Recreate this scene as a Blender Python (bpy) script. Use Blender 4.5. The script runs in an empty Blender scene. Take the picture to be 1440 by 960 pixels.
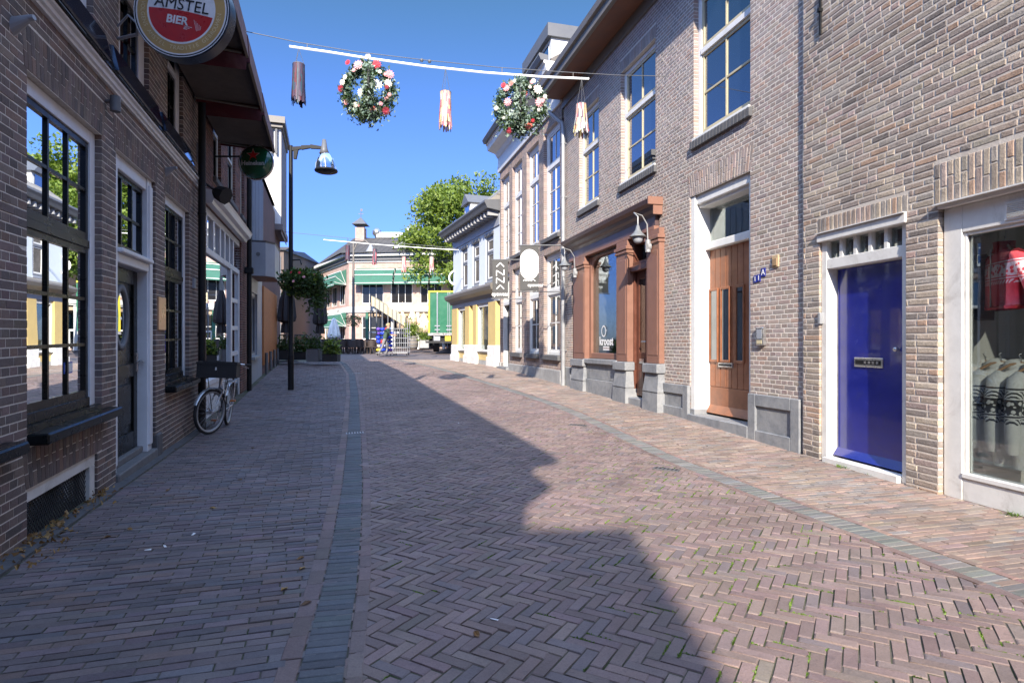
import bpy, math, random
import numpy as np
from mathutils import Vector, Matrix
random.seed(7); rng = np.random.default_rng(7)
F = 835.0; CX = 720.0; CY = 480.0; EYE = 1.40
S = bpy.context.scene; COL = S.collection
R = math.radians

# ------------------------------------------------------------------ ground height and measured positions
_gy = [-60, 0, 5, 7.3, 10, 13, 16, 20, 24, 30, 36, 46, 60, 200]
_gr = [0, 0, 0, .03, .13, .20, .265, .38, .43, .49, .60, .90, 1.2, 2.5]
_gl = [0, 0, 0, -.01, -.02, .05, .16, .30, .40, .49, .60, .90, 1.2, 2.5]
def gz(x, y):
    r = np.interp(y, _gy, _gr); l = np.interp(y, _gy, _gl)
    c = -.25 * (np.asarray(y) - 6)                        # street centre drifts left with distance
    k = np.clip((np.asarray(x) - c + 3.5) / 7.0, 0, 1)
    k = k * k * (3 - 2 * k)
    return l + (r - l) * k
def ground(px, py):
    k = (px - CX) / F; y = F * EYE / max(py - CY, 1)
    for _ in range(40):
        y = .5 * y + .5 * F * (EYE - float(gz(k * y, y))) / max(py - CY, 1)
    return Vector((k * y, y, float(gz(k * y, y))))
def at(px, py, y):                                         # the point seen at a photo position, y metres away
    return Vector(((px - CX) / F * y, y, EYE + (CY - py) / F * y))

class Fac:                                                 # a facade plane: t along it, w out towards the street, z up
    def __init__(s, vx, vy, px0, y0, side):
        d = ((vx - CX) / F, 1.0); L = math.hypot(*d)
        s.dx, s.dy = d[0] / L, d[1] / L; s.rise = ((CY - vy) / F) / L
        s.nx, s.ny = (s.dy, -s.dx) if side == 'L' else (-s.dy, s.dx)
        s.ox, s.oy = (px0 - CX) / F * y0, y0
    def t(s, px, w=0):
        k = (px - CX) / F; ox = s.ox + w * s.nx; oy = s.oy + w * s.ny
        return (k * oy - ox) / (s.dx - k * s.dy)
    def z(s, px, py, w=0):
        t = s.t(px, w); y = s.oy + w * s.ny + t * s.dy
        return EYE + (CY - py) / F * y - s.rise * t
    def P(s, t, w, z):
        return np.stack([s.ox + t * s.dx + w * s.nx, s.oy + t * s.dy + w * s.ny, z + s.rise * t + 0 * t], -1)
    def p(s, t, w, z): return Vector(s.P(np.float64(t), np.float64(w), np.float64(z)))
    def g(s, t, w=0): q = s.p(t, w, 0); return float(gz(q.x, q.y)) - s.rise * t
    def T(s): return Vector((s.dx, s.dy, 0))
    def N(s): return Vector((s.nx, s.ny, 0))

# ------------------------------------------------------------------ object helpers
def empty(name, loc, label=None, cat=None, group=None, rz=0, kind=None):
    o = bpy.data.objects.new(name, None); COL.objects.link(o); o.location = loc; o.rotation_euler = (0, 0, rz)
    o.empty_display_size = .2
    tag(o, label, cat, group, kind); return o
def tag(o, label=None, cat=None, group=None, kind=None):
    if label: o['label'] = label
    if cat: o['category'] = cat
    if group: o['group'] = group
    if kind: o['kind'] = kind
    return o
def wloc(o):
    v = Vector((0, 0, 0))
    while o is not None: v += Vector(o.location); o = o.parent
    return v
def link_mesh(name, me, mats, parent=None, origin=None, smooth=False):
    """verts are in world space (or in the parent's space when the parent is a free object with origin=0)"""
    for m in (mats if isinstance(mats, (list, tuple)) else [mats]): me.materials.append(m)
    ob = bpy.data.objects.new(name, me); COL.objects.link(ob)
    if parent is not None: ob.parent = parent
    if smooth: me.polygons.foreach_set('use_smooth', [True] * len(me.polygons))
    return ob
class MB:
    def __init__(s, fm=None): s.v = []; s.f = []; s.m = []; s.fm = fm; s.sm = []
    def add(s, vs, fs, m=0, smooth=False):
        o = len(s.v)
        for q in vs: s.v.append(tuple(s.fm(*q)) if s.fm else tuple(q))
        for f in fs: s.f.append([i + o for i in f]); s.m.append(m); s.sm.append(smooth)
    def box(s, x0, x1, y0, y1, z0, z1, m=0):
        s.add([(x0,y0,z0),(x1,y0,z0),(x1,y1,z0),(x0,y1,z0),(x0,y0,z1),(x1,y0,z1),(x1,y1,z1),(x0,y1,z1)],
              [(0,3,2,1),(4,5,6,7),(0,1,5,4),(1,2,6,5),(2,3,7,6),(3,0,4,7)], m)
    def bbox(s, x0, x1, y0, y1, z0, z1, b=.006, m=0):      # box with chamfered vertical+front edges
        xs = [x0, x0+b, x1-b, x1]; 
        prof = [(x0,z0+b),(x0+b,z0),(x1-b,z0),(x1,z0+b),(x1,z1-b),(x1-b,z1),(x0+b,z1),(x0,z1-b)]
        n = 8; vs = [(p[0], y0, p[1]) for p in prof] + [(p[0], y1 - b, p[1]) for p in prof]
        cx, cz = (x0+x1)/2, (z0+z1)/2
        sx = (abs(x1-x0)-2*b)/max(abs(x1-x0),1e-6); sz = (abs(z1-z0)-2*b)/max(abs(z1-z0),1e-6)
        vs += [(cx+(p[0]-cx)*sx, y1, cz+(p[1]-cz)*sz) for p in prof]
        fs = [tuple(range(n))[::-1], tuple(range(2*n, 3*n))]
        for r in (0, n):
            for i in range(n): j = (i+1) % n; fs.append((r+i, r+j, r+n+j, r+n+i))
        s.add(vs, fs, m)
    def quad(s, a, b, c, d, m=0): s.add([a,b,c,d], [(0,1,2,3)], m)
    def poly(s, pts, m=0): s.add(pts, [tuple(range(len(pts)))], m)
    def prism(s, prof, fn, a, b, m=0):                     # profile of 2D points swept from a to b; fn(u, v, s) -> point
        n = len(prof); vs = [fn(p[0], p[1], a) for p in prof] + [fn(p[0], p[1], b) for p in prof]
        fs = [(i, (i+1) % n, n + (i+1) % n, n + i) for i in range(n)] + [tuple(range(n))[::-1], tuple(range(n, 2*n))]
        s.add(vs, fs, m)
    def tube(s, pts, r, n=8, m=0, smooth=True, cap=True):
        pts = [Vector(p) for p in pts]; k = len(pts); rs = r if isinstance(r, (list, tuple)) else [r]*k
        vs = []; up = None
        for i, p in enumerate(pts):
            d = (pts[min(i+1,k-1)] - pts[max(i-1,0)]).normalized()
            if up is None: up = Vector((0,0,1)) if abs(d.z) < .9 else Vector((1,0,0))
            a = d.cross(up).normalized(); b = a.cross(d).normalized(); up = b
            for j in range(n):
                t = 2*math.pi*j/n; vs.append(tuple(p + a*math.cos(t)*rs[i] + b*math.sin(t)*rs[i]))
        fs = [(i*n+j, i*n+(j+1) % n, (i+1)*n+(j+1) % n, (i+1)*n+j) for i in range(k-1) for j in range(n)]
        s.add(vs, fs, m, smooth)
        if cap: s.add([vs[j] for j in range(n)], [tuple(range(n))[::-1]], m); s.add([vs[(k-1)*n+j] for j in range(n)], [tuple(range(n))], m)
    def lathe(s, prof, c=(0,0,0), n=20, m=0, smooth=True):  # profile (r, z) round the vertical axis
        vs = [(c[0]+r*math.cos(2*math.pi*j/n), c[1]+r*math.sin(2*math.pi*j/n), c[2]+z) for r, z in prof for j in range(n)]
        fs = [(i*n+j, i*n+(j+1) % n, (i+1)*n+(j+1) % n, (i+1)*n+j) for i in range(len(prof)-1) for j in range(n)]
        s.add(vs, fs, m, smooth)
    def ball(s, c, r, n=8, m=0, sc=(1,1,1)):
        k = max(4, n//2); prof = [(max(1e-4, math.sin(math.pi*i/k)), -math.cos(math.pi*i/k)) for i in range(k+1)]
        vs = [(c[0]+r*sc[0]*a*math.cos(2*math.pi*j/n), c[1]+r*sc[1]*a*math.sin(2*math.pi*j/n), c[2]+r*sc[2]*b) for a, b in prof for j in range(n)]
        s.add(vs, [(i*n+j, i*n+(j+1) % n, (i+1)*n+(j+1) % n, (i+1)*n+j) for i in range(k) for j in range(n)], m, True)
    def build(s, name, mats, parent=None, local=False):
        me = bpy.data.meshes.new(name)
        off = Vector((0,0,0)) if (local or parent is None) else wloc(parent)
        if local or parent is not None:
            vs = [(a-off.x, b-off.y, c-off.z) for a, b, c in s.v]; org = None
        else:                                              # top-level mesh: origin at its base centre
            A = np.array(s.v); org = Vector(((A[:,0].min()+A[:,0].max())/2, (A[:,1].min()+A[:,1].max())/2, A[:,2].min()))
            vs = [(a-org.x, b-org.y, c-org.z) for a, b, c in s.v]
        me.from_pydata(vs, [], s.f); me.polygons.foreach_set('material_index', s.m); me.polygons.foreach_set('use_smooth', s.sm)
        ob = link_mesh(name, me, mats, parent)
        if org is not None: ob.location = org
        me.update(); return ob
def copy_tree(o, loc=None, rz=None, label=None, parent=None, name=None):
    c = o.copy(); COL.objects.link(c); c.parent = parent
    if loc is not None: c.location = loc
    if rz is not None: c.rotation_euler = (0, 0, rz)
    if label: c['label'] = label
    for ch in list(o.children): copy_tree(ch, parent=c)
    return c
def text_mesh(mb, body, size, org, right, up, m=0, extr=.002, align='CENTER', sx=1.0, bold=0.0, normal=None):
    cu = bpy.data.curves.new('lettering', 'FONT'); cu.body = body; cu.size = size; cu.extrude = extr; cu.align_x = align
    cu.align_y = 'CENTER'; cu.offset = bold if 'M' not in body else 0; cu.resolution_u = 3
    ob = bpy.data.objects.new('lettering', cu); COL.objects.link(ob)
    me = bpy.data.meshes.new_from_object(ob.evaluated_get(bpy.context.evaluated_depsgraph_get()))
    org, right, up = Vector(org), Vector(right).normalized(), Vector(up).normalized(); nn = right.cross(up)
    fm, mb.fm = mb.fm, None
    mb.add([tuple(org + right*v.co.x*sx + up*v.co.y + nn*v.co.z) for v in me.vertices], [tuple(p.vertices) for p in me.polygons], m)
    mb.fm = fm
    bpy.data.objects.remove(ob); bpy.data.curves.remove(cu); bpy.data.meshes.remove(me)

# ------------------------------------------------------------------ bricks (real ones, each with its own tone and chamfer)
def brick_mesh(name, quads, w0, depth, bevel, cols, P, mats, parent, mort=None, slot=None):
    """quads (N,4,2) front outlines; P maps (a, w, b) arrays to world; mort: list of backing rects (4 corner (a,w,b))"""
    q = np.asarray(quads, float); N = len(q); c = q.mean(1, keepdims=True)
    e = q - c; ln = np.linalg.norm(e, axis=2, keepdims=True)
    xs = np.sign(e); q2 = q - np.stack([xs[..., 0], xs[..., 1]], -1) * bevel if not getattr(brick_mesh, 'radial', False) else c + e * (1 - 2*bevel/np.maximum(ln, .03))
    w0 = np.broadcast_to(np.asarray(w0, float), (N,)); depth = np.broadcast_to(np.asarray(depth, float), (N,))
    jit = rng.normal(0, .0008, (N, 4))
    A = np.concatenate([q, q, q2], 1)                       # N,12,2
    W = np.concatenate([np.repeat((w0 - depth)[:, None], 4, 1), np.repeat((w0 - bevel*.8)[:, None], 4, 1), w0[:, None] + jit], 1)
    V = P(A[..., 0], W, A[..., 1]).reshape(-1, 3)
    f = []
    for r in (0, 4):
        for i in range(4): j = (i+1) % 4; f.append((r+i, r+j, r+4+j, r+4+i))
    f.append((8, 9, 10, 11)); f = np.array(f)
    Fc = (f[None] + (np.arange(N)*12)[:, None, None]).reshape(-1, 4)
    fcol = np.repeat(np.asarray(cols, float), len(f), 0)
    mat = np.zeros(len(Fc), int) if slot is None else np.repeat(np.asarray(slot), len(f))
    if mort:
        M = np.array(mort, float); MV = P(M[..., 0], M[..., 1], M[..., 2]).reshape(-1, 3)
        MF = np.arange(len(MV)).reshape(-1, 4) + len(V)
        V = np.concatenate([V, MV]); Fc = np.concatenate([Fc, MF])
        fcol = np.concatenate([fcol, np.full((len(MF), 3), .3)]); mat = np.concatenate([mat, np.full(len(MF), len(mats)-1)])
    off = wloc(parent) if parent is not None else Vector((0,0,0))
    V = V - np.array(off)
    me = bpy.data.meshes.new(name); me.vertices.add(len(V)); me.vertices.foreach_set('co', V.ravel())
    me.loops.add(len(Fc)*4); me.loops.foreach_set('vertex_index', Fc.ravel().astype(np.int32))
    me.polygons.add(len(Fc)); me.polygons.foreach_set('loop_start', np.arange(len(Fc), dtype=np.int32)*4)
    me.polygons.foreach_set('material_index', mat.astype(np.int32))
    at_ = me.attributes.new('tone', 'FLOAT_COLOR', 'FACE')
    at_.data.foreach_set('color', np.concatenate([fcol, np.ones((len(fcol), 1))], 1).ravel())
    me.polygons.foreach_set('use_smooth', np.zeros(len(Fc), dtype=bool))
    me.update(calc_edges=True); me.validate()
    return link_mesh(name, me, mats, parent)

def tones(n, base, spread, odd=(), podd=0.0):
    b = np.array(base); c = b[None] * (1 + rng.normal(0, spread, (n, 1))) * (1 + rng.normal(0, spread*.25, (n, 3)))
    if len(odd):
        k = rng.random(n) < podd; o = np.array(odd)[rng.integers(0, len(odd), n)]
        c[k] = o[k] * (1 + rng.normal(0, spread*.6, (k.sum(), 1)))
    return np.clip(c, .008, .9)

def brick_wall(name, fac, parent, t0, t1, z0, z1, holes, mats, base, spread=.12, odd=(), podd=0.0, H=.062, L=.22, J=.011,
               bond='cross', reveal=.12, bevel=.003, jz=.0, fans=(), rough=0.0, zslope=None, mdep=.009, hcol=None):
    """holes: (t0,t1,z0,z1[,reveal]); fans: soldier courses (t0,t1,z0,z1,splay) set proud of the backing, their area kept free"""
    HO = [tuple(h) + ((reveal,) if len(h) == 4 else ()) for h in holes]
    FA = [tuple(f) for f in fans]
    Q = []; W = []; D = []; SEED = []
    blocks = [(h[0], h[1], h[2], h[3], h[4]) for h in HO] + [(f[0], f[1], f[2], f[3], 0) for f in FA]
    nrow = int(math.ceil((z1 - z0) / H))
    for i in range(nrow):
        a, b = z0 + i*H + J*.5, min(z0 + (i+1)*H - J*.5, z1)
        zc = (a+b)/2
        if b - a < .01: continue
        hs = sorted([h for h in blocks if h[2] < zc < h[3]])
        segs = []; cur = t0; lr = 0
        for h in hs:
            if h[0] > cur: segs.append((cur, min(h[0], t1), lr, h[4]))
            cur = max(cur, h[1]); lr = h[4]
        if cur < t1: segs.append((cur, t1, lr, 0))
        if bond == 'cross': header = i % 2 == 0; off = (0 if (i//2) % 2 else L/2) if not header else L/4
        elif bond == 'run': header = False; off = (L/2 if i % 2 else 0) 
        else: header = False; off = rng.random()*L
        for (u0, u1, r0, r1) in segs:
            k0 = t0 - off; x = u0
            if bond == 'wild':
                cuts = [u0]
                while cuts[-1] < u1: cuts.append(cuts[-1] + (L*.5 if rng.random() < .38 else L) * (1 + rng.normal(0, .06)))
            else:
                p = L/2 if header else L
                n0 = math.floor((u0 - k0)/p)
                cuts = [u0] + [k0 + p*j for j in range(n0+1, n0+2+int((u1-u0)/p)+1) if u0 + .035 < k0 + p*j < u1 - .035]
            cuts = [c for c in cuts if c < u1 - .03] + [u1]
            for j in range(len(cuts)-1):
                c0, c1 = cuts[j] + J*.45, cuts[j+1] - J*.45
                if j == 0 and r0 > 0: c0 = cuts[j]
                if j == len(cuts)-2 and r1 > 0: c1 = cuts[j+1]
                if c1 - c0 < .015: continue
                dd = max(mdep+.002, r0 if j == 0 else 0, r1 if j == len(cuts)-2 else 0)
                g = rng.normal(0, rough, 4) if rough else (0,0,0,0)
                Q.append([(c0, a+g[0]), (c1, a+g[1]), (c1, b+g[2]), (c0, b+g[3])]); D.append(dd)
    nb = len(Q)
    for f in FA:
        n = max(3, int(round((f[1]-f[0])/(H)))); sp = f[4] if len(f) > 4 else 0
        fh = f[3]-f[2]
        for k in range(n):
            for half in ((0, 1),) if fh < .24 else (((0, .62), (.62, 1)) if k % 2 else ((0, .38), (.38, 1))):
                za, zb = f[2] + fh*half[0] + J*.4, f[2] + fh*half[1] - J*.4
                pts = []
                for (kk, zz, sg) in ((k, za, 1), (k+1, za, -1), (k+1, zb, -1), (k, zb, 1)):
                    u = kk/n; tt = f[0] + (f[1]-f[0])*u + sp*(2*u-1)*((zz-f[2])/fh) + sg*J*.45
                    pts.append((tt, zz))
                Q.append(pts); D.append(max(mdep+.002, .06))
    cols = tones(len(Q), base, spread, odd, podd)
    if len(FA) and hcol is not None: cols[nb:] *= np.array(hcol)
    wj = np.abs(rng.normal(0, .0009, len(Q))); wj[nb:] += .001
    # backing grid with the holes cut out
    ts = sorted(set([t0, t1] + [min(max(v, t0), t1) for h in HO for v in h[:2]])); zs = sorted(set([z0, z1] + [min(max(v, z0), z1) for h in HO for v in h[2:4]]))
    M = []
    for a, b in zip(ts[:-1], ts[1:]):
        for c, d in zip(zs[:-1], zs[1:]):
            m_, k_ = (a+b)/2, (c+d)/2
            if any(h[0] < m_ < h[1] and h[2] < k_ < h[3] for h in HO): continue
            M.append([(a, -mdep, c), (b, -mdep, c), (b, -mdep, d), (a, -mdep, d)])
    for h in HO:
        e = .005; r = -h[4] - .25
        M.append([(h[0]-e, -mdep, h[2]), (h[0]-e, r, h[2]), (h[0]-e, r, h[3]), (h[0]-e, -mdep, h[3])])
        M.append([(h[1]+e, -mdep, h[2]), (h[1]+e, r, h[2]), (h[1]+e, r, h[3]), (h[1]+e, -mdep, h[3])])
        M.append([(h[0], -mdep, h[3]+e), (h[1], -mdep, h[3]+e), (h[1], r, h[3]+e), (h[0], r, h[3]+e)])
        M.append([(h[0], -mdep, h[2]-e), (h[1], -mdep, h[2]-e), (h[1], r, h[2]-e), (h[0], r, h[2]-e)])
    return brick_mesh(name, Q, wj, D, bevel, cols, fac.P, mats, parent, M)
# ------------------------------------------------------------------ materials
def nt(name):
    m = bpy.data.materials.new(name); m.use_nodes = True; n = m.node_tree; n.nodes.clear()
    o = n.nodes.new('ShaderNodeOutputMaterial'); b = n.nodes.new('ShaderNodeBsdfPrincipled')
    n.links.new(b.outputs[0], o.inputs[0]); return m, n, b
def node(n, t, **k):
    x = n.nodes.new(t)
    for a, v in k.items():
        if a in x.inputs.keys(): x.inputs[a].default_value = v
        else: setattr(x, a, v)
    return x
def noise(n, scale, detail=4, rough=.6, dist=0, co=None):
    x = node(n, 'ShaderNodeTexNoise'); x.inputs['Scale'].default_value = scale; x.inputs['Detail'].default_value = detail
    x.inputs['Roughness'].default_value = rough; x.inputs['Distortion'].default_value = dist
    if co is not None: n.links.new(co, x.inputs['Vector'])
    return x
def ramp(n, src, stops):
    r = node(n, 'ShaderNodeValToRGB'); n.links.new(src, r.inputs[0]); e = r.color_ramp.elements
    while len(e) < len(stops): e.new(.5)
    for el, (p, c) in zip(e, stops): el.position = p; el.color = (c, c, c, 1) if isinstance(c, (int, float)) else (*c, 1)
    return r
def mixc(n, fac, a, b, mode='MIX'):
    x = node(n, 'ShaderNodeMix'); x.data_type = 'RGBA'; x.blend_type = mode
    for s_, v in ((0, fac), (6, a), (7, b)):
        if isinstance(v, bpy.types.NodeSocket): n.links.new(v, x.inputs[s_])
        else: x.inputs[s_].default_value = v if s_ == 0 else (*v, 1)
    return x.outputs[2]
def bump(n, b, h, strength=.3, dist=.01):
    x = node(n, 'ShaderNodeBump'); x.inputs['Strength'].default_value = strength; x.inputs['Distance'].default_value = dist
    n.links.new(h, x.inputs['Height']); n.links.new(x.outputs[0], b.inputs['Normal'])
def pos(n): return node(n, 'ShaderNodeNewGeometry').outputs['Position']
_mc = {}
def paint(name, col, rough=.5, var=.12, nscale=9, metal=0, bmp=.08, dirt=None, dirtamt=.25, coat=0, fine=120, spec=.5):
    if name in _mc: return _mc[name]
    m, n, b = nt(name); p = pos(n)
    a = noise(n, nscale, 5, .65, .3, p); f = noise(n, fine, 3, .6, 0, p)
    lo = tuple(c*(1-var) for c in col); hi = tuple(min(1, c*(1+var)) for c in col)
    r = ramp(n, a.outputs[0], [(.3, lo), (.7, hi)])
    c = r.outputs[0]
    if dirt:
        d = noise(n, nscale*.45, 8, .75, .6, p); dr = ramp(n, d.outputs[0], [(.5, 0.0), (.72, dirtamt)])
        c = mixc(n, dr.outputs[0], c, dirt)
    n.links.new(c, b.inputs['Base Color'])
    rr = ramp(n, a.outputs[0], [(.25, max(.02, rough-.08)), (.75, min(1, rough+.1))]); n.links.new(rr.outputs[0], b.inputs['Roughness'])
    b.inputs['Metallic'].default_value = metal; b.inputs['Coat Weight'].default_value = coat; b.inputs['Specular IOR Level'].default_value = spec
    if bmp: bump(n, b, f.outputs[0], bmp, .004)
    _mc[name] = m; return m
def brickmat(name, var=.25, rough=.85, bmp=.5, spec=.3, grime=(.5,.5,.5), gz_=0.0, dark=(.05,.045,.045), fs=90, pale=None, palea=.3, patch=None):
    m, n, b = nt(name); p = pos(n)
    at_ = node(n, 'ShaderNodeAttribute'); at_.attribute_name = 'tone'
    f = noise(n, fs, 6, .7, .2, p); g = noise(n, 2.2, 6, .7, .5, p); k = noise(n, 26, 5, .7, .3, p)
    r = ramp(n, f.outputs[0], [(.25, 1-var), (.75, 1+var)])
    c = mixc(n, 1.0, at_.outputs[0], r.outputs[0], 'MULTIPLY')
    r2 = ramp(n, g.outputs[0], [(.3, .82), (.7, 1.12)]); c = mixc(n, 1.0, c, r2.outputs[0], 'MULTIPLY')
    if patch:
        pn = noise(n, .55, 5, .6, .8, p); pr_ = ramp(n, pn.outputs[0], [(.36, 1-patch), (.62, 1+patch*.5)]); c = mixc(n, 1.0, c, pr_.outputs[0], 'MULTIPLY')
    if gz_:
        r3 = ramp(n, k.outputs[0], [(.56, 0.0), (.74, gz_)]); c = mixc(n, r3.outputs[0], c, dark)
    if pale:
        k2 = noise(n, 14, 7, .8, .8, p); r4 = ramp(n, k2.outputs[0], [(.52, 0.0), (.75, palea)]); c = mixc(n, r4.outputs[0], c, pale)
    n.links.new(c, b.inputs['Base Color']); b.inputs['Roughness'].default_value = rough; b.inputs['Specular IOR Level'].default_value = spec
    ad = node(n, 'ShaderNodeMath', operation='ADD'); n.links.new(f.outputs[0], ad.inputs[0]); n.links.new(k.outputs[0], ad.inputs[1])
    bump(n, b, ad.outputs[0], bmp, .006); return m
def flat(name, col, var=.2, scale=30, rough=.9, b2=None, s2=3, bmp=.4, th=(.4,.65)):
    m, n, b = nt(name); p = pos(n); a = noise(n, scale, 7, .7, .2, p)
    r = ramp(n, a.outputs[0], [(.3, tuple(c*(1-var) for c in col)), (.7, tuple(min(1,c*(1+var)) for c in col))]); c = r.outputs[0]
    if b2: g = noise(n, s2, 6, .7, .4, p); rr = ramp(n, g.outputs[0], [(th[0], 0.0), (th[1], 1.0)]); c = mixc(n, rr.outputs[0], c, b2)
    n.links.new(c, b.inputs['Base Color']); b.inputs['Roughness'].default_value = rough; bump(n, b, a.outputs[0], bmp, .008); return m
def glass(name, tint=(.012,.016,.02), refl=.12, through=0.0, rough=.008, gcol=(.93,.97,1), mult=1.7):
    """window pane: a dark room behind and the street mirrored in it; 'through' lets the room be seen"""
    m = bpy.data.materials.new(name); m.use_nodes = True; n = m.node_tree; n.nodes.clear()
    o = n.nodes.new('ShaderNodeOutputMaterial'); g = node(n, 'ShaderNodeBsdfGlossy'); g.inputs['Roughness'].default_value = rough
    g.inputs['Color'].default_value = (*gcol, 1)
    p = pos(n); w = noise(n, 1.3, 2, .5, 0, p); bp = node(n, 'ShaderNodeBump'); bp.inputs['Strength'].default_value = .03; bp.inputs['Distance'].default_value = .02
    n.links.new(w.outputs[0], bp.inputs['Height']); n.links.new(bp.outputs[0], g.inputs['Normal'])
    d = node(n, 'ShaderNodeBsdfDiffuse'); d.inputs['Color'].default_value = (*tint, 1); base = d.outputs[0]
    if through:
        t = node(n, 'ShaderNodeBsdfTransparent'); t.inputs['Color'].default_value = (.9, .93, .92, 1)
        mx = node(n, 'ShaderNodeMixShader'); mx.inputs[0].default_value = through
        n.links.new(d.outputs[0], mx.inputs[1]); n.links.new(t.outputs[0], mx.inputs[2]); base = mx.outputs[0]
    fr = node(n, 'ShaderNodeFresnel'); fr.inputs['IOR'].default_value = 1.52
    mp = node(n, 'ShaderNodeMath', operation='MULTIPLY_ADD'); mp.inputs[1].default_value = mult; mp.inputs[2].default_value = refl; mp.use_clamp = True
    n.links.new(fr.outputs[0], mp.inputs[0]); m2 = node(n, 'ShaderNodeMixShader'); n.links.new(mp.outputs[0], m2.inputs[0])
    n.links.new(base, m2.inputs[1]); n.links.new(g.outputs[0], m2.inputs[2]); n.links.new(m2.outputs[0], o.inputs[0]); return m
def leafmat(name, cols, trans=.25, rough=.55):
    m, n, b = nt(name); p = pos(n); a = noise(n, 3.0, 4, .7, 0, p); f = node(n, 'ShaderNodeTexWhiteNoise'); 
    q = node(n, 'ShaderNodeVectorMath', operation='SNAP'); q.inputs[1].default_value = (.13, .13, .13); n.links.new(p, q.inputs[0]); n.links.new(q.outputs[0], f.inputs[0])
    ad = node(n, 'ShaderNodeMath', operation='MULTIPLY_ADD'); n.links.new(f.outputs[0], ad.inputs[0]); ad.inputs[1].default_value = .45
    n.links.new(a.outputs[0], ad.inputs[2])
    r = ramp(n, ad.outputs[0], [(.35 + .6*i/(len(cols)-1), c) for i, c in enumerate(cols)])
    n.links.new(r.outputs[0], b.inputs['Base Color']); b.inputs['Roughness'].default_value = rough
    t = node(n, 'ShaderNodeBsdfTranslucent'); n.links.new(mixc(n, 1.0, r.outputs[0], (1.4, 1.5, .6), 'MULTIPLY'), t.inputs[0])
    mx = node(n, 'ShaderNodeMixShader'); mx.inputs[0].default_value = trans
    o = [x for x in n.nodes if x.type == 'OUTPUT_MATERIAL'][0]
    n.links.new(b.outputs[0], mx.inputs[1]); n.links.new(t.outputs[0], mx.inputs[2]); n.links.new(mx.outputs[0], o.inputs[0]); return m
def wavemat(name, c1, c2, scale, axis='Z', rough=.6, vec=None, bmp=.4):
    """boards, tiles or ribs: bands of c1 divided by thin c2 lines"""
    m, n, b = nt(name); p = pos(n); a = noise(n, 6, 5, .7, .2, p)
    d = node(n, 'ShaderNodeVectorMath', operation='DOT_PRODUCT'); n.links.new(p, d.inputs[0])
    d.inputs[1].default_value = vec if vec else {'X': (1,0,0), 'Y': (0,1,0), 'Z': (0,0,1)}[axis]
    mu = node(n, 'ShaderNodeMath', operation='MULTIPLY'); n.links.new(d.outputs['Value'], mu.inputs[0]); mu.inputs[1].default_value = scale
    fr = node(n, 'ShaderNodeMath', operation='FRACT'); n.links.new(mu.outputs[0], fr.inputs[0])
    r = ramp(n, fr.outputs[0], [(.0, 0.0), (.08, 1.0), (.9, 1.0), (.99, 0.0)])
    v = ramp(n, a.outputs[0], [(.3, tuple(x*.8 for x in c1)), (.7, tuple(min(1, x*1.2) for x in c1))])
    n.links.new(mixc(n, r.outputs[0], c2, v.outputs[0]), b.inputs['Base Color']); b.inputs['Roughness'].default_value = rough
    bump(n, b, r.outputs[0], bmp, .02); return m

M = {}
M['brL'] = brickmat('dark_brown_brick', .28, .75, .45, .35, gz_=.35, dark=(.03,.026,.026))
M['moL'] = flat('pale_thin_mortar', (.62,.58,.53), .2, 40, b2=(.32,.30,.28), s2=2.0, th=(.55,.8))
M['brL2'] = brickmat('red_brown_brick', .22, .8, .4, .3)
M['moL2'] = flat('grey_mortar', (.30,.27,.25), .2, 40)
M['brR1'] = brickmat('old_mixed_brick', .38, .9, .9, .25, gz_=.5, dark=(.10,.085,.08), fs=60, pale=(.50,.45,.40), palea=.5, patch=.12)
M['moR1'] = flat('sandy_mortar', (.60,.54,.47), .15, 50, b2=(.50,.44,.38), s2=4)
M['brR2'] = brickmat('grey_brown_brick', .2, .85, .45, .3, patch=.10, pale=(.42,.38,.35), palea=.35)
M['moR2'] = flat('light_mortar', (.66,.615,.55), .12, 40)
M['brR3'] = brickmat('pink_red_brick', .22, .85, .4, .3, pale=(.45,.38,.34), palea=.3)
M['moR3'] = flat('cream_mortar', (.58,.52,.47), .12, 40)
M['pav'] = brickmat('paving_clay_brick', .22, .62, .55, .42, gz_=.45, dark=(.055,.045,.05), fs=110, pale=(.24,.20,.19), palea=.4, patch=.16)
M['pavg'] = brickmat('grey_paving_brick', .2, .6, .4, .4, gz_=.3, dark=(.05,.05,.055), fs=110, pale=(.26,.25,.24), palea=.35)
M['joint'] = flat('joint_sand_and_moss', (.115,.098,.082), .4, 45, b2=(.04,.055,.018), s2=2.2, th=(.42,.60))
M['white'] = paint('white_paint', (.74,.74,.72), .45, .05, 5, dirt=(.42,.39,.34), dirtamt=.35, bmp=.12)
M['whitew'] = paint('weathered_white_paint', (.70,.69,.66), .55, .07, 7, dirt=(.33,.30,.26), dirtamt=.6, bmp=.25)
M['cream'] = paint('cream_paint', (.52,.46,.30), .4, .06, 6, dirt=(.3,.26,.2), dirtamt=.3)
M['lav'] = paint('cool_white_paint', (.66,.68,.72), .4, .05, 4, dirt=(.35,.35,.34), dirtamt=.3)
M['dkgreen'] = paint('near_black_gloss_paint', (.006,.008,.009), .28, .3, 5, spec=.22, bmp=.15)
M['black'] = paint('black_metal', (.010,.011,.013), .5, .3, 6, bmp=.1, spec=.25)
M['matblack'] = paint('dull_black', (.02,.02,.022), .7, .3, 8)
M['blue'] = paint('ultramarine_gloss_paint', (.011,.018,.21), .2, .12, 4, coat=.5, bmp=.1, dirt=(.035,.04,.14), dirtamt=.5, fine=25)
M['wood'] = paint('stained_wood', (.27,.105,.05), .38, .25, 5, bmp=.15, fine=45)
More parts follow.
